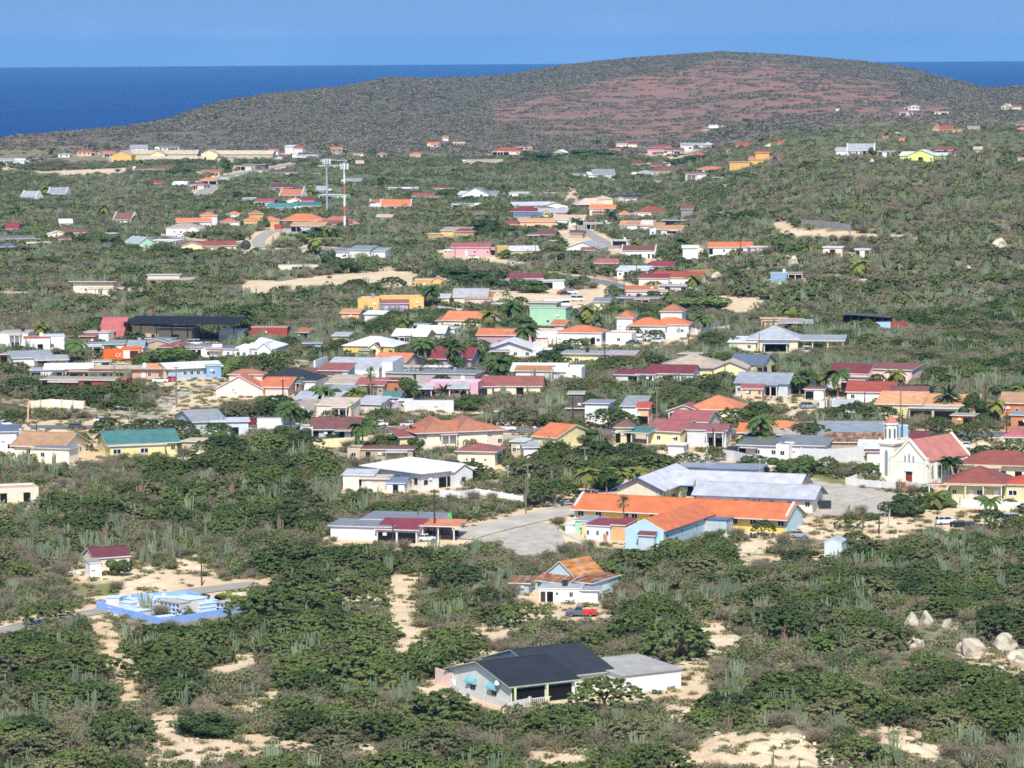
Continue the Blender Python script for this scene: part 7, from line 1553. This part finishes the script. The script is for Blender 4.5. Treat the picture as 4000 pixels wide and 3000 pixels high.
# ------------------------------------------------------------------ tree and shrub prototypes
AC = [acacia(i, 3.6+.3*(i % 3), 4.0, 230, 62, [LG, LD, LG, LY, LO][i], lean=.5, leaf=.1, droop=[.68, .5, .42, .74, .6][i]) for i in range(5)]
RT = [(limbs([((0,0,-.3),(0,0,2),.2,.14),((0,0,1.6),(.9,.2,3),.1,.04),((0,0,1.5),(-.8,.4,3),.1,.04),((0,0,1.6),(0,-.9,3),.1,.04)], BK), bush(30+i, 4.6, 2.9, 5200, [LD, LY, LG][i], 0, .15, 'crown')) for i in range(3)]
AL = [acacia(20+i, 3.6+.3*(i % 3), 4.0, 80, 22, [LG, LO, LG, LO][i], lean=.5, leaf=.27)[1] for i in range(4)]
BU = [bush(40+i, 1.7, 1.5, 620, [LD, LG, LY, LO, LG][i], 60, .11, 'thorn_bush') for i in range(5)]
BL2 = [bush(50+i, 1.8, 1.6, 190, [LD, LG, LY, LO][i], 30, .2) for i in range(4)]
DB = [drybush(60+i) for i in range(3)]
CT = [cactus(70+i, 4.4, 9+3*i, 1.0+.15*i, CA) for i in range(4)]+[cactus(75, 3.8, 10, .8, CD), cactus(76, 3.4, 3, .5, CA), cactus(77, 2.8, 2, .4, CA)]
def tuft(seed, n=70, R=.8, H=.35, mat=None):
    r = np.random.default_rng(seed); P = np.stack([r.normal(0, R*.5, n), r.normal(0, R*.5, n), r.uniform(.02, H, n)], 1)
    nr = r.normal(size=(n, 3)); nr[:, 2] = np.abs(nr[:, 2])+.4; v, f = quads(P, nr, .1, 1, r); return npmesh('undergrowth', [(v, f, 0), sticks(r, 26, R*.8, H*1.3, 1, .02)], [mat or GR, TW])
TF = [tuft(80, mat=GR), tuft(81, mat=LO), tuft(82, mat=LG), tuft(83, mat=GR)]
LAND = [(300,1420,'orange lettered container'),(935,1545,'pale pink gable house'),(640,2400,'blue walled cemetery'),(437,2230,'small maroon roofed house'),(60,1960,'cream ruin at the left edge'),(560,1775,'green metal roof'),(1310,1720,'striped roof'),(1765,1900,'brilliant white hipped house'),(1560,2115,'maroon porch'),
 (1800,1750,'triple peaked orange roof'),(1970,1540,'terracotta gable roof'),(2640,2050,'orange roofed school'),(2520,2160,'light blue school gable'),(2165,2350,'rusty roofed house'),(2268,2405,'red and grey pickup'),(2190,2720,'charcoal roofed house'),(2545,2700,'white flat annex'),(3550,1890,'church'),(3810,1950,'red hipped house'),
 (3254,2180,'grey tin shed'),(3560,2450,'notched pale boulder'),(3800,2560,'largest pale boulder'),(3050,2930,'big sand heap'),(640,2850,'lower left clearing'),(480,2600,'sandy path at the left'),(1570,2350,'sandy lane'),(788,2280,'lonely dark pole'),(2786,1645,'orange brown hipped roof'),(3400,1570,'vivid orange red roof'),(3020,1370,'huge grey tin roof'),
 (2700,1478,'tan hipped roof'),(1440,1390,'mustard yellow house'),(1000,1398,'white pyramid roof'),(1500,1110,'upper sandy clearing'),(2500,1120,'small crimson roofed house'),(3700,2500,'pointed grey boulder'),(1000,2150,'left cactus scrub'),(3350,2400,'lower right cactus scrub'),(1300,2600,'thicket below the sandy lane'),(100,2750,'lower left corner'),(1800,2900,'bottom edge centre'),(3900,2900,'lower right corner'),(2500,2900,'bottom sand bank')]
def wherelab(px, py):
    b = min(LAND, key=lambda l: (l[0]-px)**2+((l[1]-py)*1.6)**2); dx, dy = px-b[0], (py-b[1])*1.5
    d = math.hypot(dx, dy); far = 'just ' if d < 130 else '' if d < 300 else 'well '
    w = ('left of' if dx < 0 else 'right of') if abs(dx) > abs(dy) else ('behind' if dy < 0 else 'in front of')
    return f'{far}{w} the {b[2]}'
TN = ['broad flat-topped', 'dense dark green', 'spreading green', 'low wide', 'dusty olive']
ntree = 0; nbush = 0; ncact = 0
def put_tree(x, y, w, h, k, sr, lab=None, rnd=False, grp=None):
    """w = crown width, h = height in metres"""
    global ntree
    z = float(T(x, y)); ntree += 1
    if rnd: tr, cr = RT[k % 3]; s = (w/5.0, w/5.0, h/5.3)
    else: tr, cr = AC[k % 5]; s = (w/8.6, w/8.6, h/4.1)
    px, py = proj(x, y, z)
    nm = 'round_tree' if rnd else 'thorn_tree'
    lab = lab or f"{TN[k % 5]} thorn tree {wherelab(px, py)}"
    r = empty(nm, (x, y, z), sr, lab, 'tree', grp or ('round leafy trees among the houses' if rnd else 'thorn trees of the dry scrub'))
    r.scale = s; link('trunk', tr, r); link('crown', cr, r)
HT = [(3785,1718,172,0,'lone umbrella tree with its dark shadow beside the main road'),(3665,1694,140,1,'dark flat tree left of the lone umbrella tree'),(2275,1113,86,0,'lone umbrella tree beside the upper curving road'),(85,1548,190,1,''),(215,1566,190,0,''),(345,1570,190,0,''),(475,1562,180,2,''),(420,1692,150,0,'flat tree on the roadside lot right of the dark brown car'),(50,1656,100,0,''),
 (570,1706,160,1,''),(690,1712,170,1,''),(940,1642,150,4,''),(1085,1640,165,1,''),(1288,1648,84,0,''),(1432,1698,150,0,'umbrella tree at the road right of the striped roof'),(880,1790,230,1,''),(1030,1770,240,0,''),(1170,1765,170,1,''),(980,1840,220,0,''),(1250,1830,200,0,''),(850,1720,150,1,''),
 (2025,1662,180,4,'wide dry tree by the verge left of the tall cactus'),(2150,1668,110,0,''),(2380,1672,190,1,'huge dark tree hiding the white house by the frame'),(2250,1690,100,0,''),(2170,1800,190,0,''),(2330,1812,230,1,'great thorn tree right of the pale yellow gable'),(2460,1802,160,1,''),(2160,1968,230,1,'wide thorn tree left of the palm row'),(2290,1890,150,0,''),
 (2685,1838,150,4,'airy tree at the bend of the pale road'),(2795,1802,90,4,''),(3160,1738,220,1,'big dark tree above the long compound wall'),(2870,1665,200,0,''),(2960,1640,160,1,''),(3440,1655,190,0,''),(3330,1650,190,1,''),(3250,1645,130,0,''),(3380,1872,140,0,'spreading tree in the grass left of the churchyard wall'),(3960,1795,230,0,''),(3850,1802,150,0,''),
 (3320,2068,118,0,'small umbrella tree on the dry lot below the square'),(3875,2066,150,1,'flat tree over the dark waste containers'),(3960,2075,120,0,''),(3350,2155,190,0,''),(3065,2066,60,0,''),(2980,2096,118,1,'dark umbrella tree at the right end of the orange school'),(2370,2785,320,0,'big round-topped tree in front of the white flat annex'),(2640,2575,330,2,'largest dark tree behind the white flat annex'),(2460,2500,260,0,''),(2310,2545,210,0,''),
 (1800,2575,220,0,'tree behind the hedge of the charcoal roofed house'),(1452,2368,185,0,'lone tree with forked trunk left of the sandy lane'),(2025,2445,240,0,''),(1790,2310,260,1,'dark wide tree under the candelabra cactus by the lane'),(1920,2440,180,0,''),(1690,2430,150,0,''),(460,2942,320,1,'large tree overhanging the lower left sandy clearing'),(1390,1142,130,1,''),(1530,1136,140,1,''),(2650,1056,132,1,'wide tree behind the crimson roof'),(2560,1335,92,1,'wind shaped tree with black shadow before the villa wall'),
 (2775,1352,115,1,''),(2850,1368,120,2,''),(1850,1338,110,4,'pale tree left of the pink tiled house'),(1130,2230,330,0,''),(1330,2240,260,1,''),(1180,2330,280,0,''),(1080,2440,330,1,''),(1290,2470,260,0,''),(1500,2230,220,0,''),(2480,2240,280,0,''),(2620,2180,200,0,''),(2350,2270,220,0,''),(3050,2480,280,1,''),(3300,2480,220,0,''),(2980,2380,210,2,''),(1350,2700,330,0,''),(1700,2850,380,0,''),(1480,2900,260,1,''),(2200,2870,280,1,''),(1180,2640,240,0,''),
 (2750,2860,230,0,''),(3050,2760,300,0,''),(3300,2800,330,0,''),(3700,2830,280,0,''),(3330,2985,280,0,''),(200,2440,230,0,''),(310,2490,120,1,''),(90,2560,230,1,''),(270,2640,190,1,''),(150,2700,260,0,''),(600,2520,200,0,''),(960,2420,200,2,''),(870,2520,220,0,''),(2000,2560,0,0,'')]
for px, py, w, k, lab in HT:
    if w <= 0: continue
    p = at(px, py); q = ppm(p); wm_ = w/q; put_tree(p.x, p.y, wm_, max(2.6, min(5.2, 2+wm_*.24))+(1.3 if w >= 290 else 0), k, random.uniform(0, 6), lab or None)
HB = [(620,1458,170,120,1,'big bright green tree right of the orange container'),(902,1472,72,92,1,'upright green tree beside the small blue box house'),(1605,1560,100,105,1,'bright green tree left of the pink parapet house'),(1728,1402,190,85,0,'dark tree behind the crimson roof left half'),(1848,1424,120,100,0,'dark tree right of the crimson roof'),(2132,1442,108,75,0,'dark round tree before the cream flat house'),(2262,1268,72,48,0,''),(2052,1302,110,70,0,'dark tree behind the tallest palm'),
 (1790,1112,170,72,0,'left dark tree right of the mustard box house'),(1885,1134,160,82,0,'right dark tree before the maroon inset roof'),(2010,1136,62,52,0,''),(2092,1142,110,50,0,''),(2160,1116,80,62,2,'pale round tree left of the red fence row'),(1880,932,130,76,0,'big dark round tree right of the tall yellow house'),(2065,936,84,46,0,''),(1990,928,92,44,0,''),(1738,778,74,42,0,'round tree before the dark red hipped roof'),(1036,888,44,40,0,'round bush beside the yellow tower house'),(150,922,84,46,1,'bright green round tree left of the brown roof'),
 (2486,1094,76,36,0,''),(2690,1222,210,75,1,'big green tree below the salmon topped house'),(3800,1632,96,100,0,'very dark round tree right of the date palm'),(2930,1856,112,80,0,'dark round tree behind the school office'),(3110,1856,120,90,2,'green tree under the wind blown palm'),(3530,2016,130,90,0,'dark tree with pole at the corner of the square'),(3630,1990,76,66,1,'left round tree before the churchyard wall'),(3700,1982,70,60,1,'right round tree before the churchyard wall'),
 (3930,1906,90,50,2,'brownish green tree between the two red roofs'),(2800,2056,140,66,1,'bright green tree over the orange school wing'),(2940,2034,76,72,0,'dark tree before the long orange roof'),(452,2248,86,78,1,'round green tree before the small maroon roofed house'),(1655,2648,145,160,2,'tall loose green tree at the left of the charcoal roofed house'),(805,2872,180,92,0,'dense dark green tree beside the lower left sandy path'),(2310,1725,110,50,0,''),(1300,1722,56,28,0,'small round tree under the striped roof'),
 (3300,1330,110,46,0,''),(1290,1062,70,90,0,'green tree between the cream ruin and the white wall'),(1350,1066,90,60,0,''),(1080,1010,0,0,0,''),(3560,1560,150,60,0,''),(3950,1560,160,60,0,''),(400,960,140,50,1,''),(520,985,60,40,1,''),(640,1000,120,44,0,''),(2920,860,110,40,0,''),(2800,880,80,50,0,''),(710,690,110,34,0,''),(1000,720,70,26,0,''),(2720,640,170,34,0,''),(2290,620,200,36,0,''),(2120,640,130,44,0,''),(1790,645,60,26,1,''),(830,1460,0,0,0,'')]
for px, py, w, h, k, lab in HB:
    if w <= 0: continue
    p = at(px, py); q = ppm(p); put_tree(p.x, p.y, w/q, h/q*1.05, k, random.uniform(0, 6), lab or f"{['dark green','bright green','pale green'][k]} round tree {wherelab(px,py)}", True)
# extra leafy yard trees and palms fitted into gaps beside the houses
_r = random.Random(5); nty = npy = 0; FB = [f for f in FOOT if f[7] >= 9]
for f in _r.sample(FB, len(FB)):
    ca, sa = math.cos(f[2]), math.sin(f[2])
    u = _r.choice((f[3]-_r.uniform(2.5, 5), f[4]+_r.uniform(2.5, 5))); v_ = _r.uniform(f[5]-3, f[6])
    if _r.random() < .4: u, v_ = _r.uniform(f[3], f[4]), f[6]+_r.uniform(2.5, 5)
    x_, y_ = f[0]+u*ca-v_*sa, f[1]+u*sa+v_*ca; X_, Y_ = proj(x_, y_, float(T(x_, y_)))
    if not (20 < X_ < 3980) or y_ < 760 or lookup(M_road, np.array([X_]), np.array([Y_]))[0] or (380 < X_ < 1000 and 2300 < Y_ < 2460): continue
    if any(math.hypot(x_-g[0]+(0), y_-g[1]) < 60 and g[3]-1 < (x_-g[0])*math.cos(g[2])+(y_-g[1])*math.sin(g[2]) < g[4]+1 and g[5]-1 < -(x_-g[0])*math.sin(g[2])+(y_-g[1])*math.cos(g[2]) < g[6]+1 for g in FB): continue
    if _r.random() < .22 and npy < 34:
        npy += 1; q = F/y_; put_palm(X_, Y_, Y_-_r.uniform(6.5, 9)*q, 'coco', f"{_r.choice(('slim','leaning','green','dusty'))} palm {wherelab(X_, Y_)}", None)
    elif nty < 130:
        nty += 1; u_ = _r.random() < .45; put_tree(x_, y_, _r.uniform(6, 9) if not u_ else _r.uniform(3.5, 6.5), _r.uniform(3.4, 5.2), _r.choice((0, 1, 2, 3)), _r.uniform(0, 6), f"yard tree, {_r.choice(('dark green','bright green','dense'))}, {wherelab(X_, Y_)}", u_, 'leafy yard trees beside the houses')
# ------------------------------------------------------------------ scatter
FO = np.array([(f[0], f[1], math.cos(f[2]), math.sin(f[2]), f[3], f[4], f[5], f[6], f[7]) for f in FOOT]); RS = np.array(RSEG)
def fld(x, y, L, seed):
    r = np.random.default_rng(seed); n = 0
    for _ in range(7):
        a, l, p = r.uniform(0, 6.28), L*r.uniform(.6, 1.6), r.uniform(0, 6.28); n = n+np.sin((x*np.cos(a)+y*np.sin(a))*6.28/l+p)
    return n/2.6
def scatter(n, d0, d1, tall, margin, seed, thin=None, clear=True, hh=1.3, pv=.8, kn=0):
    """random ground points away from buildings, roads and clearings. tall = metres kept clear in front of buildings"""
    r = np.random.default_rng(seed); y = np.sqrt(r.uniform(d0*d0, d1*d1, n)); s = r.uniform(-.2, .2, n); x = s*y; z = T(x, y); px, py = proj(x, y, z)
    ok = np.ones(n, bool)
    if clear:
        ok &= ~lookup(M_road, px, py); dm = lookup(M_dirt, px, py) | lookup(M_grass, px, py); ok &= ~(dm & (r.uniform(0, 1, n) < (.985 if margin > .5 else .45)))
        q = F/y; hit = lookup(M_view, px, py-hh*q*.35) | lookup(M_view, px, py-hh*q*.85)
        hit |= lookup(M_view, px-hh*.5*q, py-hh*q*.4) | lookup(M_view, px+hh*.5*q, py-hh*q*.4)
        if hh > 2.5: hit |= lookup(M_view, px-hh*.8*q, py-hh*q*.5) | lookup(M_view, px+hh*.8*q, py-hh*q*.5)
        ok &= ~(hit & (r.uniform(0, 1, n) < pv))
    s_ = 2000+F*x/y; kz = sm((s_-2650)/500)*sm((y-1150)/250)+sm((y-2600)/600); ok &= ~((kz > .5) & (r.uniform(0, 1, n) < kn))
    for f in FO:
        if f[1] > d1+60 or f[1] < d0-80: continue
        dx = x-f[0]; dy = y-f[1]; near = (np.abs(dx) < 75) & (np.abs(dy) < 80)
        if not near.any(): continue
        u = dx*f[2]+dy*f[3]; v = -dx*f[3]+dy*f[2]; m = margin
        ok &= ~(near & (u > f[4]-m) & (u < f[5]+m) & (v > f[6]-m) & (v < f[7]+m))
        t = min(tall, f[8]*tall/14 if f[8] < 14 else tall*f[8]/14)
        cx = f[0]+(f[4]+f[5])/2*f[2]-(f[6]+f[7])/2*f[3]; w = (f[5]-f[4])*abs(f[2])/2+(f[7]-f[6])*abs(f[3])/2
        cyf = f[1]+min(f[4]*f[3], f[5]*f[3])
        inf = near & (np.abs(x-cx) < w+m) & (y < f[1]+abs(w*f[3])+1) & (y > cyf-t); ok &= ~(inf & (r.uniform(0, 1, n) < .82))
    for k in range(0, len(RS), 2):
        a = RS[k]
        if a[1] > d1+20 or a[1] < d0-20: continue
        ok &= (x-a[0])**2+((y-a[1])*1.0)**2 > (a[2]+margin+(3.2 if margin > .5 else 1))**2
    if thin is not None: ok &= thin(x, y, r)
    # where the red hill slopes are bare
    red = lookup(M_red, px, py); ok &= ~(red & (r.uniform(0, 1, n) < .6))
    return x[ok], y[ok], z[ok], px[ok], py[ok], r
def proto_col(name, meshes):
    c = bpy.data.collections.new(name)
    for i, m in enumerate(meshes):
        o = bpy.data.objects.new(f'{name}_{i:02d}', m); c.objects.link(o)
    return c
def mass(name, label, cat, meshes, x, y, z, scl, rot, idx):
    n = len(x); me = bpy.data.meshes.new(name); me.vertices.add(n); me.vertices.foreach_set('co', np.stack([x, y, z], 1).astype('f').ravel())
    a = me.attributes.new('scl', 'FLOAT_VECTOR', 'POINT'); a.data.foreach_set('vector', scl.astype('f').ravel())
    a = me.attributes.new('rotz', 'FLOAT_VECTOR', 'POINT'); a.data.foreach_set('vector', np.stack([rot*0, rot*0, rot], 1).astype('f').ravel())
    a = me.attributes.new('idx', 'INT', 'POINT'); a.data.foreach_set('value', idx.astype('i'))
    o = link(name, me); tag(o, label, cat, None, 'stuff')
    ng = bpy.data.node_groups.new(name, 'GeometryNodeTree'); ng.interface.new_socket('Geometry', in_out='INPUT', socket_type='NodeSocketGeometry'); ng.interface.new_socket('Geometry', in_out='OUTPUT', socket_type='NodeSocketGeometry')
    gi = ng.nodes.new('NodeGroupInput'); go = ng.nodes.new('NodeGroupOutput'); ip = ng.nodes.new('GeometryNodeInstanceOnPoints'); ci = ng.nodes.new('GeometryNodeCollectionInfo')
    ci.inputs['Collection'].default_value = proto_col(name+'_kinds', meshes); ci.inputs['Separate Children'].default_value = True; ci.inputs['Reset Children'].default_value = True
    def attr(nm, t):
        q = ng.nodes.new('GeometryNodeInputNamedAttribute'); q.data_type = t; q.inputs['Name'].default_value = nm; return [s for s in q.outputs if s.enabled and s.name == 'Attribute'][0]
    L = ng.links.new; L(gi.outputs[0], ip.inputs['Points']); L(ci.outputs[0], ip.inputs['Instance']); ip.inputs['Pick Instance'].default_value = True
    L(attr('idx', 'INT'), ip.inputs['Instance Index']); L(attr('scl', 'FLOAT_VECTOR'), ip.inputs['Scale']); L(attr('rotz', 'FLOAT_VECTOR'), ip.inputs['Rotation'])
    L(ip.outputs[0], go.inputs[0]); md = o.modifiers.new('g', 'NODES'); md.node_group = ng; return o
def sc3(r, n, a, b, zs=1.0):
    s = r.uniform(a, b, n); return np.stack([s*r.uniform(.85, 1.15, n), s*r.uniform(.85, 1.15, n), s*zs*r.uniform(.8, 1.2, n)], 1)
T1 = lambda x, y, r: fld(x, y, 85, 1)+r.normal(size=len(x))*.35 > .12-.2*(y < 820)
DRY = lambda x, y: fld(x, y, 110, 9)
C1 = lambda x, y, r: fld(x, y, 60, 2)+r.normal(size=len(x))*.6 > .25
# thorn trees: nearest as things, the rest as one mass
x, y, z, px, py, r = scatter(NT1, 480, 1200, 13, 2.6, 101, T1, True, 3.6, .97, .8)
inv = (px > -40) & (px < 4040) & (py < 3060); order = np.argsort(y+np.where(inv, 0, 1e5)); used = np.zeros(len(x), bool)
for i in order[:max(0, 292-ntree+len(HB)+nty)]:
    if not inv[i]: break
    w = r.uniform(6, 13); put_tree(x[i], y[i], w, min(4.6, 2+w*.2+r.uniform(-.3, .5)), int(r.integers(0, 5)), r.uniform(0, 6.28)); used[i] = True
k = ~used; n = k.sum(); w = r.uniform(.65, 1.4, n)
mass('thorn_woodland', 'thorn trees merging into dark green scrub between and behind the houses', 'scrub', [a[1] for a in AC], x[k], y[k], z[k]-.2, np.stack([w, w, r.uniform(.7, 1.05, n)], 1), r.uniform(0, 6.28, n), r.integers(0, 5, n))
x, y, z, px, py, r = scatter(NT2, 1200, 2700, 20, 2.6, 102, T1, True, 3.6, .95, .85); n = len(x); w = r.uniform(.55, 1.25, n)
mass('distant_thorn_woodland', 'distant grey green thorn trees running to the hill', 'scrub', AL, x, y, z-.2, np.stack([w, w, r.uniform(.65, 1.0, n)], 1), r.uniform(0, 6.28, n), r.integers(0, 4, n))
def things_then_mass(x, y, z, px, py, r, meshes, probs, smin, smax, nthing, nm, cat, grp, labs, mname, mlabel, zs=1.0):
    inv = (px > -10) & (px < 4010) & (py < 3030); order = np.argsort(y+np.where(inv, 0, 1e5)); used = np.zeros(len(x), bool)
    idx = r.choice(len(meshes), len(x), p=probs)
    if nm == 'thorn_bush': dz = (DRY(x, y)+r.normal(size=len(x))*.3 > .15) & (r.uniform(0, 1, len(x)) < .7); idx[dz] = 3
    S = sc3(r, len(x), smin, smax, zs); rot = r.uniform(0, 6.28, len(x))
    for i in order[:nthing]:
        if not inv[i]: break
        o = link(nm, meshes[idx[i]], None, (x[i], y[i], z[i]-.05), rot[i], tuple(S[i])); tag(o, f"{labs[idx[i]]} {wherelab(px[i], py[i])}", cat, grp); used[i] = True
    k = ~used; mass(mname, mlabel, 'scrub', meshes, x[k], y[k], z[k]-.05, S[k], rot[k], idx[k])
B1 = lambda x, y, r: fld(x, y, 40, 3)+r.normal(size=len(x))*.8 > -.6
x, y, z, px, py, r = scatter(NB1, 480, 1200, 8, 1.0, 103, B1, True, 1.2, .95, 0)
things_then_mass(x, y, z, px, py, r, BU, [.2, .22, .12, .3, .16], .6, 1.55, 285, 'thorn_bush', 'bush', 'low thorn bushes in the dry scrub', ['dark green bush', 'green thorn bush', 'yellow green bush', 'olive dusty bush', 'mid green bush'], 'low_scrub', 'low green and olive scrub filling the ground between trees')
x, y, z, px, py, r = scatter(NC1, 480, 1200, 9, 1.2, 104, C1, True, 2.6, .94, 0)
things_then_mass(x, y, z, px, py, r, CT, [.13, .15, .13, .12, .12, .18, .17], (.4), 1.15, 285, 'candelabra_cactus', 'cactus', 'tall columnar cacti in the scrub', ['many armed column cactus', 'wide candelabra cactus', 'dense tall cactus clump', 'spreading tall cactus clump', 'brown dead cactus clump', 'three armed cactus', 'slim two armed cactus'], 'cactus_thicket', 'thickets of tall pale column cacti standing over the scrub')
x, y, z, px, py, r = scatter(ND1, 480, 1200, 7, .8, 105, None, True, 1, .7); n = len(x)
things_then_mass(x, y, z, px, py, r, DB, [.4, .3, .3], .6, 1.4, 120, 'dry_shrub', 'dry shrub', 'leafless grey shrubs', ['grey leafless shrub', 'brownish bare shrub', 'wiry grey shrub'], 'dry_brush', 'grey brown leafless brush mixed through the scrub')
x, y, z, px, py, r = scatter(NG1, 480, 1150, 0, .2, 106, None, True, .3, .3); n = len(x)
mass('undergrowth', 'dry grass and tiny plants on the sandy ground', 'undergrowth', TF, x, y, z, sc3(r, n, .6, 1.7), r.uniform(0, 6.28, n), r.integers(0, 4, n))
x, y, z, px, py, r = scatter(NB2, 1200, 2700, 11, 1.2, 107, B1); n = len(x)
mass('distant_scrub', 'distant low scrub between the far houses', 'scrub', BL2+[DB[0], DB[1]], x, y, z-.05, sc3(r, n, .8, 2.1, .85), r.uniform(0, 6.28, n), r.choice(6, n, p=[.08, .11, .05, .3, .26, .2]))
x, y, z, px, py, r = scatter(NC2, 1200, 2500, 12, 1.2, 108, C1); n = len(x)
mass('distant_cactus_thicket', 'distant pale column cacti dotted through the scrub', 'scrub', CT, x, y, z, sc3(r, n, .6, 1.15), r.uniform(0, 6.28, n), r.choice(7, n, p=[.16, .18, .17, .14, .1, .13, .12]))
# hill and far plain: patches of shrubs
def patch(seed, n, R, mats):
    r = np.random.default_rng(seed); parts = []
    P = np.stack([r.uniform(-R, R, n), r.uniform(-R, R, n)], 1)
    for j in range(n):
        m = 26; s = r.uniform(1.0, 2.4); d = r.normal(size=(m, 3)); d /= np.linalg.norm(d, axis=1, keepdims=True); d[:, 2] = np.abs(d[:, 2])
        c = d*[s, s, s*.6]*r.uniform(.6, 1, m)[:, None]+[P[j, 0], P[j, 1], .1]; v, f = quads(c, d+r.normal(size=d.shape)*.3, .42, 1, r); parts.append((v, f, int(r.integers(0, len(mats)))))
    return npmesh('patch', parts, mats)
HL = leafmat('hill_leaves', '5c5e4e', .2); HT_ = leafmat('hill_twigs', '7a7268', .15)
PT = [patch(90+i, 9, 6.5, [HL, HL, HT_, HT_] if i != 2 else [LG, HL]) for i in range(4)]
x, y, z, px, py, r = scatter(NP3, 2700, 6200, 14, 5, 109, lambda x, y, r: fld(x, y, 160, 5)+r.normal(size=len(x))*.9 > -.7); n = len(x)
mass('hill_scrub', 'sparse grey green scrub covering the far plain and the long hill', 'scrub', PT, x, y, z-.1, sc3(r, n, .8, 1.5, .8), r.uniform(0, 6.28, n), r.choice(4, n, p=[.32, .3, .08, .3]))
# ------------------------------------------------------------------ haze, light, camera
if HAZE > 0:
    m = bpy.data.materials.new('haze_air'); m.use_nodes = True; nt = m.node_tree; nt.nodes.clear(); o_ = nt.nodes.new('ShaderNodeOutputMaterial'); v = nt.nodes.new('ShaderNodeVolumePrincipled')
    v.inputs['Color'].default_value = (.22, .57, 1, 1); v.inputs['Density'].default_value = HAZE; v.inputs['Anisotropy'].default_value = 0; nt.links.new(v.outputs[0], o_.inputs['Volume'])
    mb = MB(); mb.box(-28500, 28500, -28500, 28500, -83, 150, m); tag(mb.build('haze'), 'thin sea haze in the air over the land', 'haze', None, 'stuff')
build_ground()
SUN_AZ, SUN_EL = -1, 47     # degrees: azimuth to the right of straight behind the camera
sd = Vector((math.sin(R_(SUN_AZ))*math.cos(R_(SUN_EL)), -math.cos(R_(SUN_AZ))*math.cos(R_(SUN_EL)), math.sin(R_(SUN_EL))))
l = bpy.data.lights.new('sun', 'SUN'); l.energy = 4.3; l.angle = R_(.5); l.color = (1, .955, .88); so = bpy.data.objects.new('sun', l); COL.objects.link(so); so.rotation_euler = sd.to_track_quat('Z', 'Y').to_euler()
w = bpy.data.worlds.new('World'); SC.world = w; w.use_nodes = True; nt = w.node_tree; bg = nt.nodes['Background']
sky = nt.nodes.new('ShaderNodeTexSky'); sky.sky_type = 'NISHITA'; sky.sun_disc = False; sky.sun_elevation = R_(SUN_EL); sky.sun_rotation = math.atan2(sd.x, sd.y); sky.air_density = 1.0; sky.dust_density = .4; sky.ozone_density = 1.6
# the sky is sampled a little higher than the line of sight, so the low band over the sea is the clear trade-wind blue of the place
tc = nt.nodes.new('ShaderNodeTexCoord'); sp = nt.nodes.new('ShaderNodeSeparateXYZ'); cb = nt.nodes.new('ShaderNodeCombineXYZ'); mr = nt.nodes.new('ShaderNodeMapRange'); L = nt.links.new
L(tc.outputs['Generated'], sp.inputs[0]); L(sp.outputs[0], cb.inputs[0]); L(sp.outputs[1], cb.inputs[1])
mr.inputs[1].default_value = -.006; mr.inputs[2].default_value = .03; mr.inputs[3].default_value = SKY0; mr.inputs[4].default_value = SKY1; L(sp.outputs[2], mr.inputs[0])
ad = nt.nodes.new('ShaderNodeMath'); ad.operation = 'MAXIMUM'; L(mr.outputs[0], ad.inputs[0]); L(sp.outputs[2], ad.inputs[1]); L(ad.outputs[0], cb.inputs[2])
nm = nt.nodes.new('ShaderNodeVectorMath'); nm.operation = 'NORMALIZE'; L(cb.outputs[0], nm.inputs[0]); L(nm.outputs[0], sky.inputs[0])
# thin high cloud veil
mp = nt.nodes.new('ShaderNodeMapping'); mp.inputs['Scale'].default_value = (7, 7, 30); L(tc.outputs['Generated'], mp.inputs[0]); nz = nt.nodes.new('ShaderNodeTexNoise'); nz.inputs['Scale'].default_value = 1.3; nz.inputs['Detail'].default_value = 5; L(mp.outputs[0], nz.inputs[0])
rp = nt.nodes.new('ShaderNodeValToRGB'); rp.color_ramp.elements[0].position = .5; rp.color_ramp.elements[1].position = .85; rp.color_ramp.elements[1].color = (.22, .22, .22, 1); L(nz.outputs['Fac'], rp.inputs[0])
mx = nt.nodes.new('ShaderNodeMix'); mx.data_type = 'RGBA'; L(rp.outputs[0], mx.inputs[0]); hs = nt.nodes.new('ShaderNodeHueSaturation'); hs.inputs['Saturation'].default_value = 1.14; hs.inputs['Value'].default_value = 1.14; L(sky.outputs[0], hs.inputs['Color']); L(hs.outputs[0], mx.inputs[6]); mx.inputs[7].default_value = (4.6, 6.8, 10.2, 1); L(mx.outputs[2], bg.inputs[0]); bg.inputs[1].default_value = SKYS
c = bpy.data.cameras.new('camera'); c.sensor_width = 36; c.lens = F*36/4000; c.clip_start = 1; c.clip_end = 60000
co = bpy.data.objects.new('camera', c); COL.objects.link(co); co.matrix_world = Matrix(((_rt.x, _up.x, -_fw.x, 0), (_rt.y, _up.y, -_fw.y, 0), (_rt.z, _up.z, -_fw.z, CZ), (0, 0, 0, 1))); SC.camera = co
SC.view_settings.view_transform = 'Standard'; SC.view_settings.look = 'None'; SC.view_settings.exposure = EXPO; SC.view_settings.gamma = 1
SC.cycles.max_bounces = 5; SC.cycles.diffuse_bounces = 2; SC.cycles.glossy_bounces = 2; SC.cycles.transmission_bounces = 2; SC.cycles.volume_bounces = 0; SC.cycles.caustics_reflective = False; SC.cycles.caustics_refractive = False
SC.cycles.use_denoising = False; SC.cycles.filter_width = 1.7
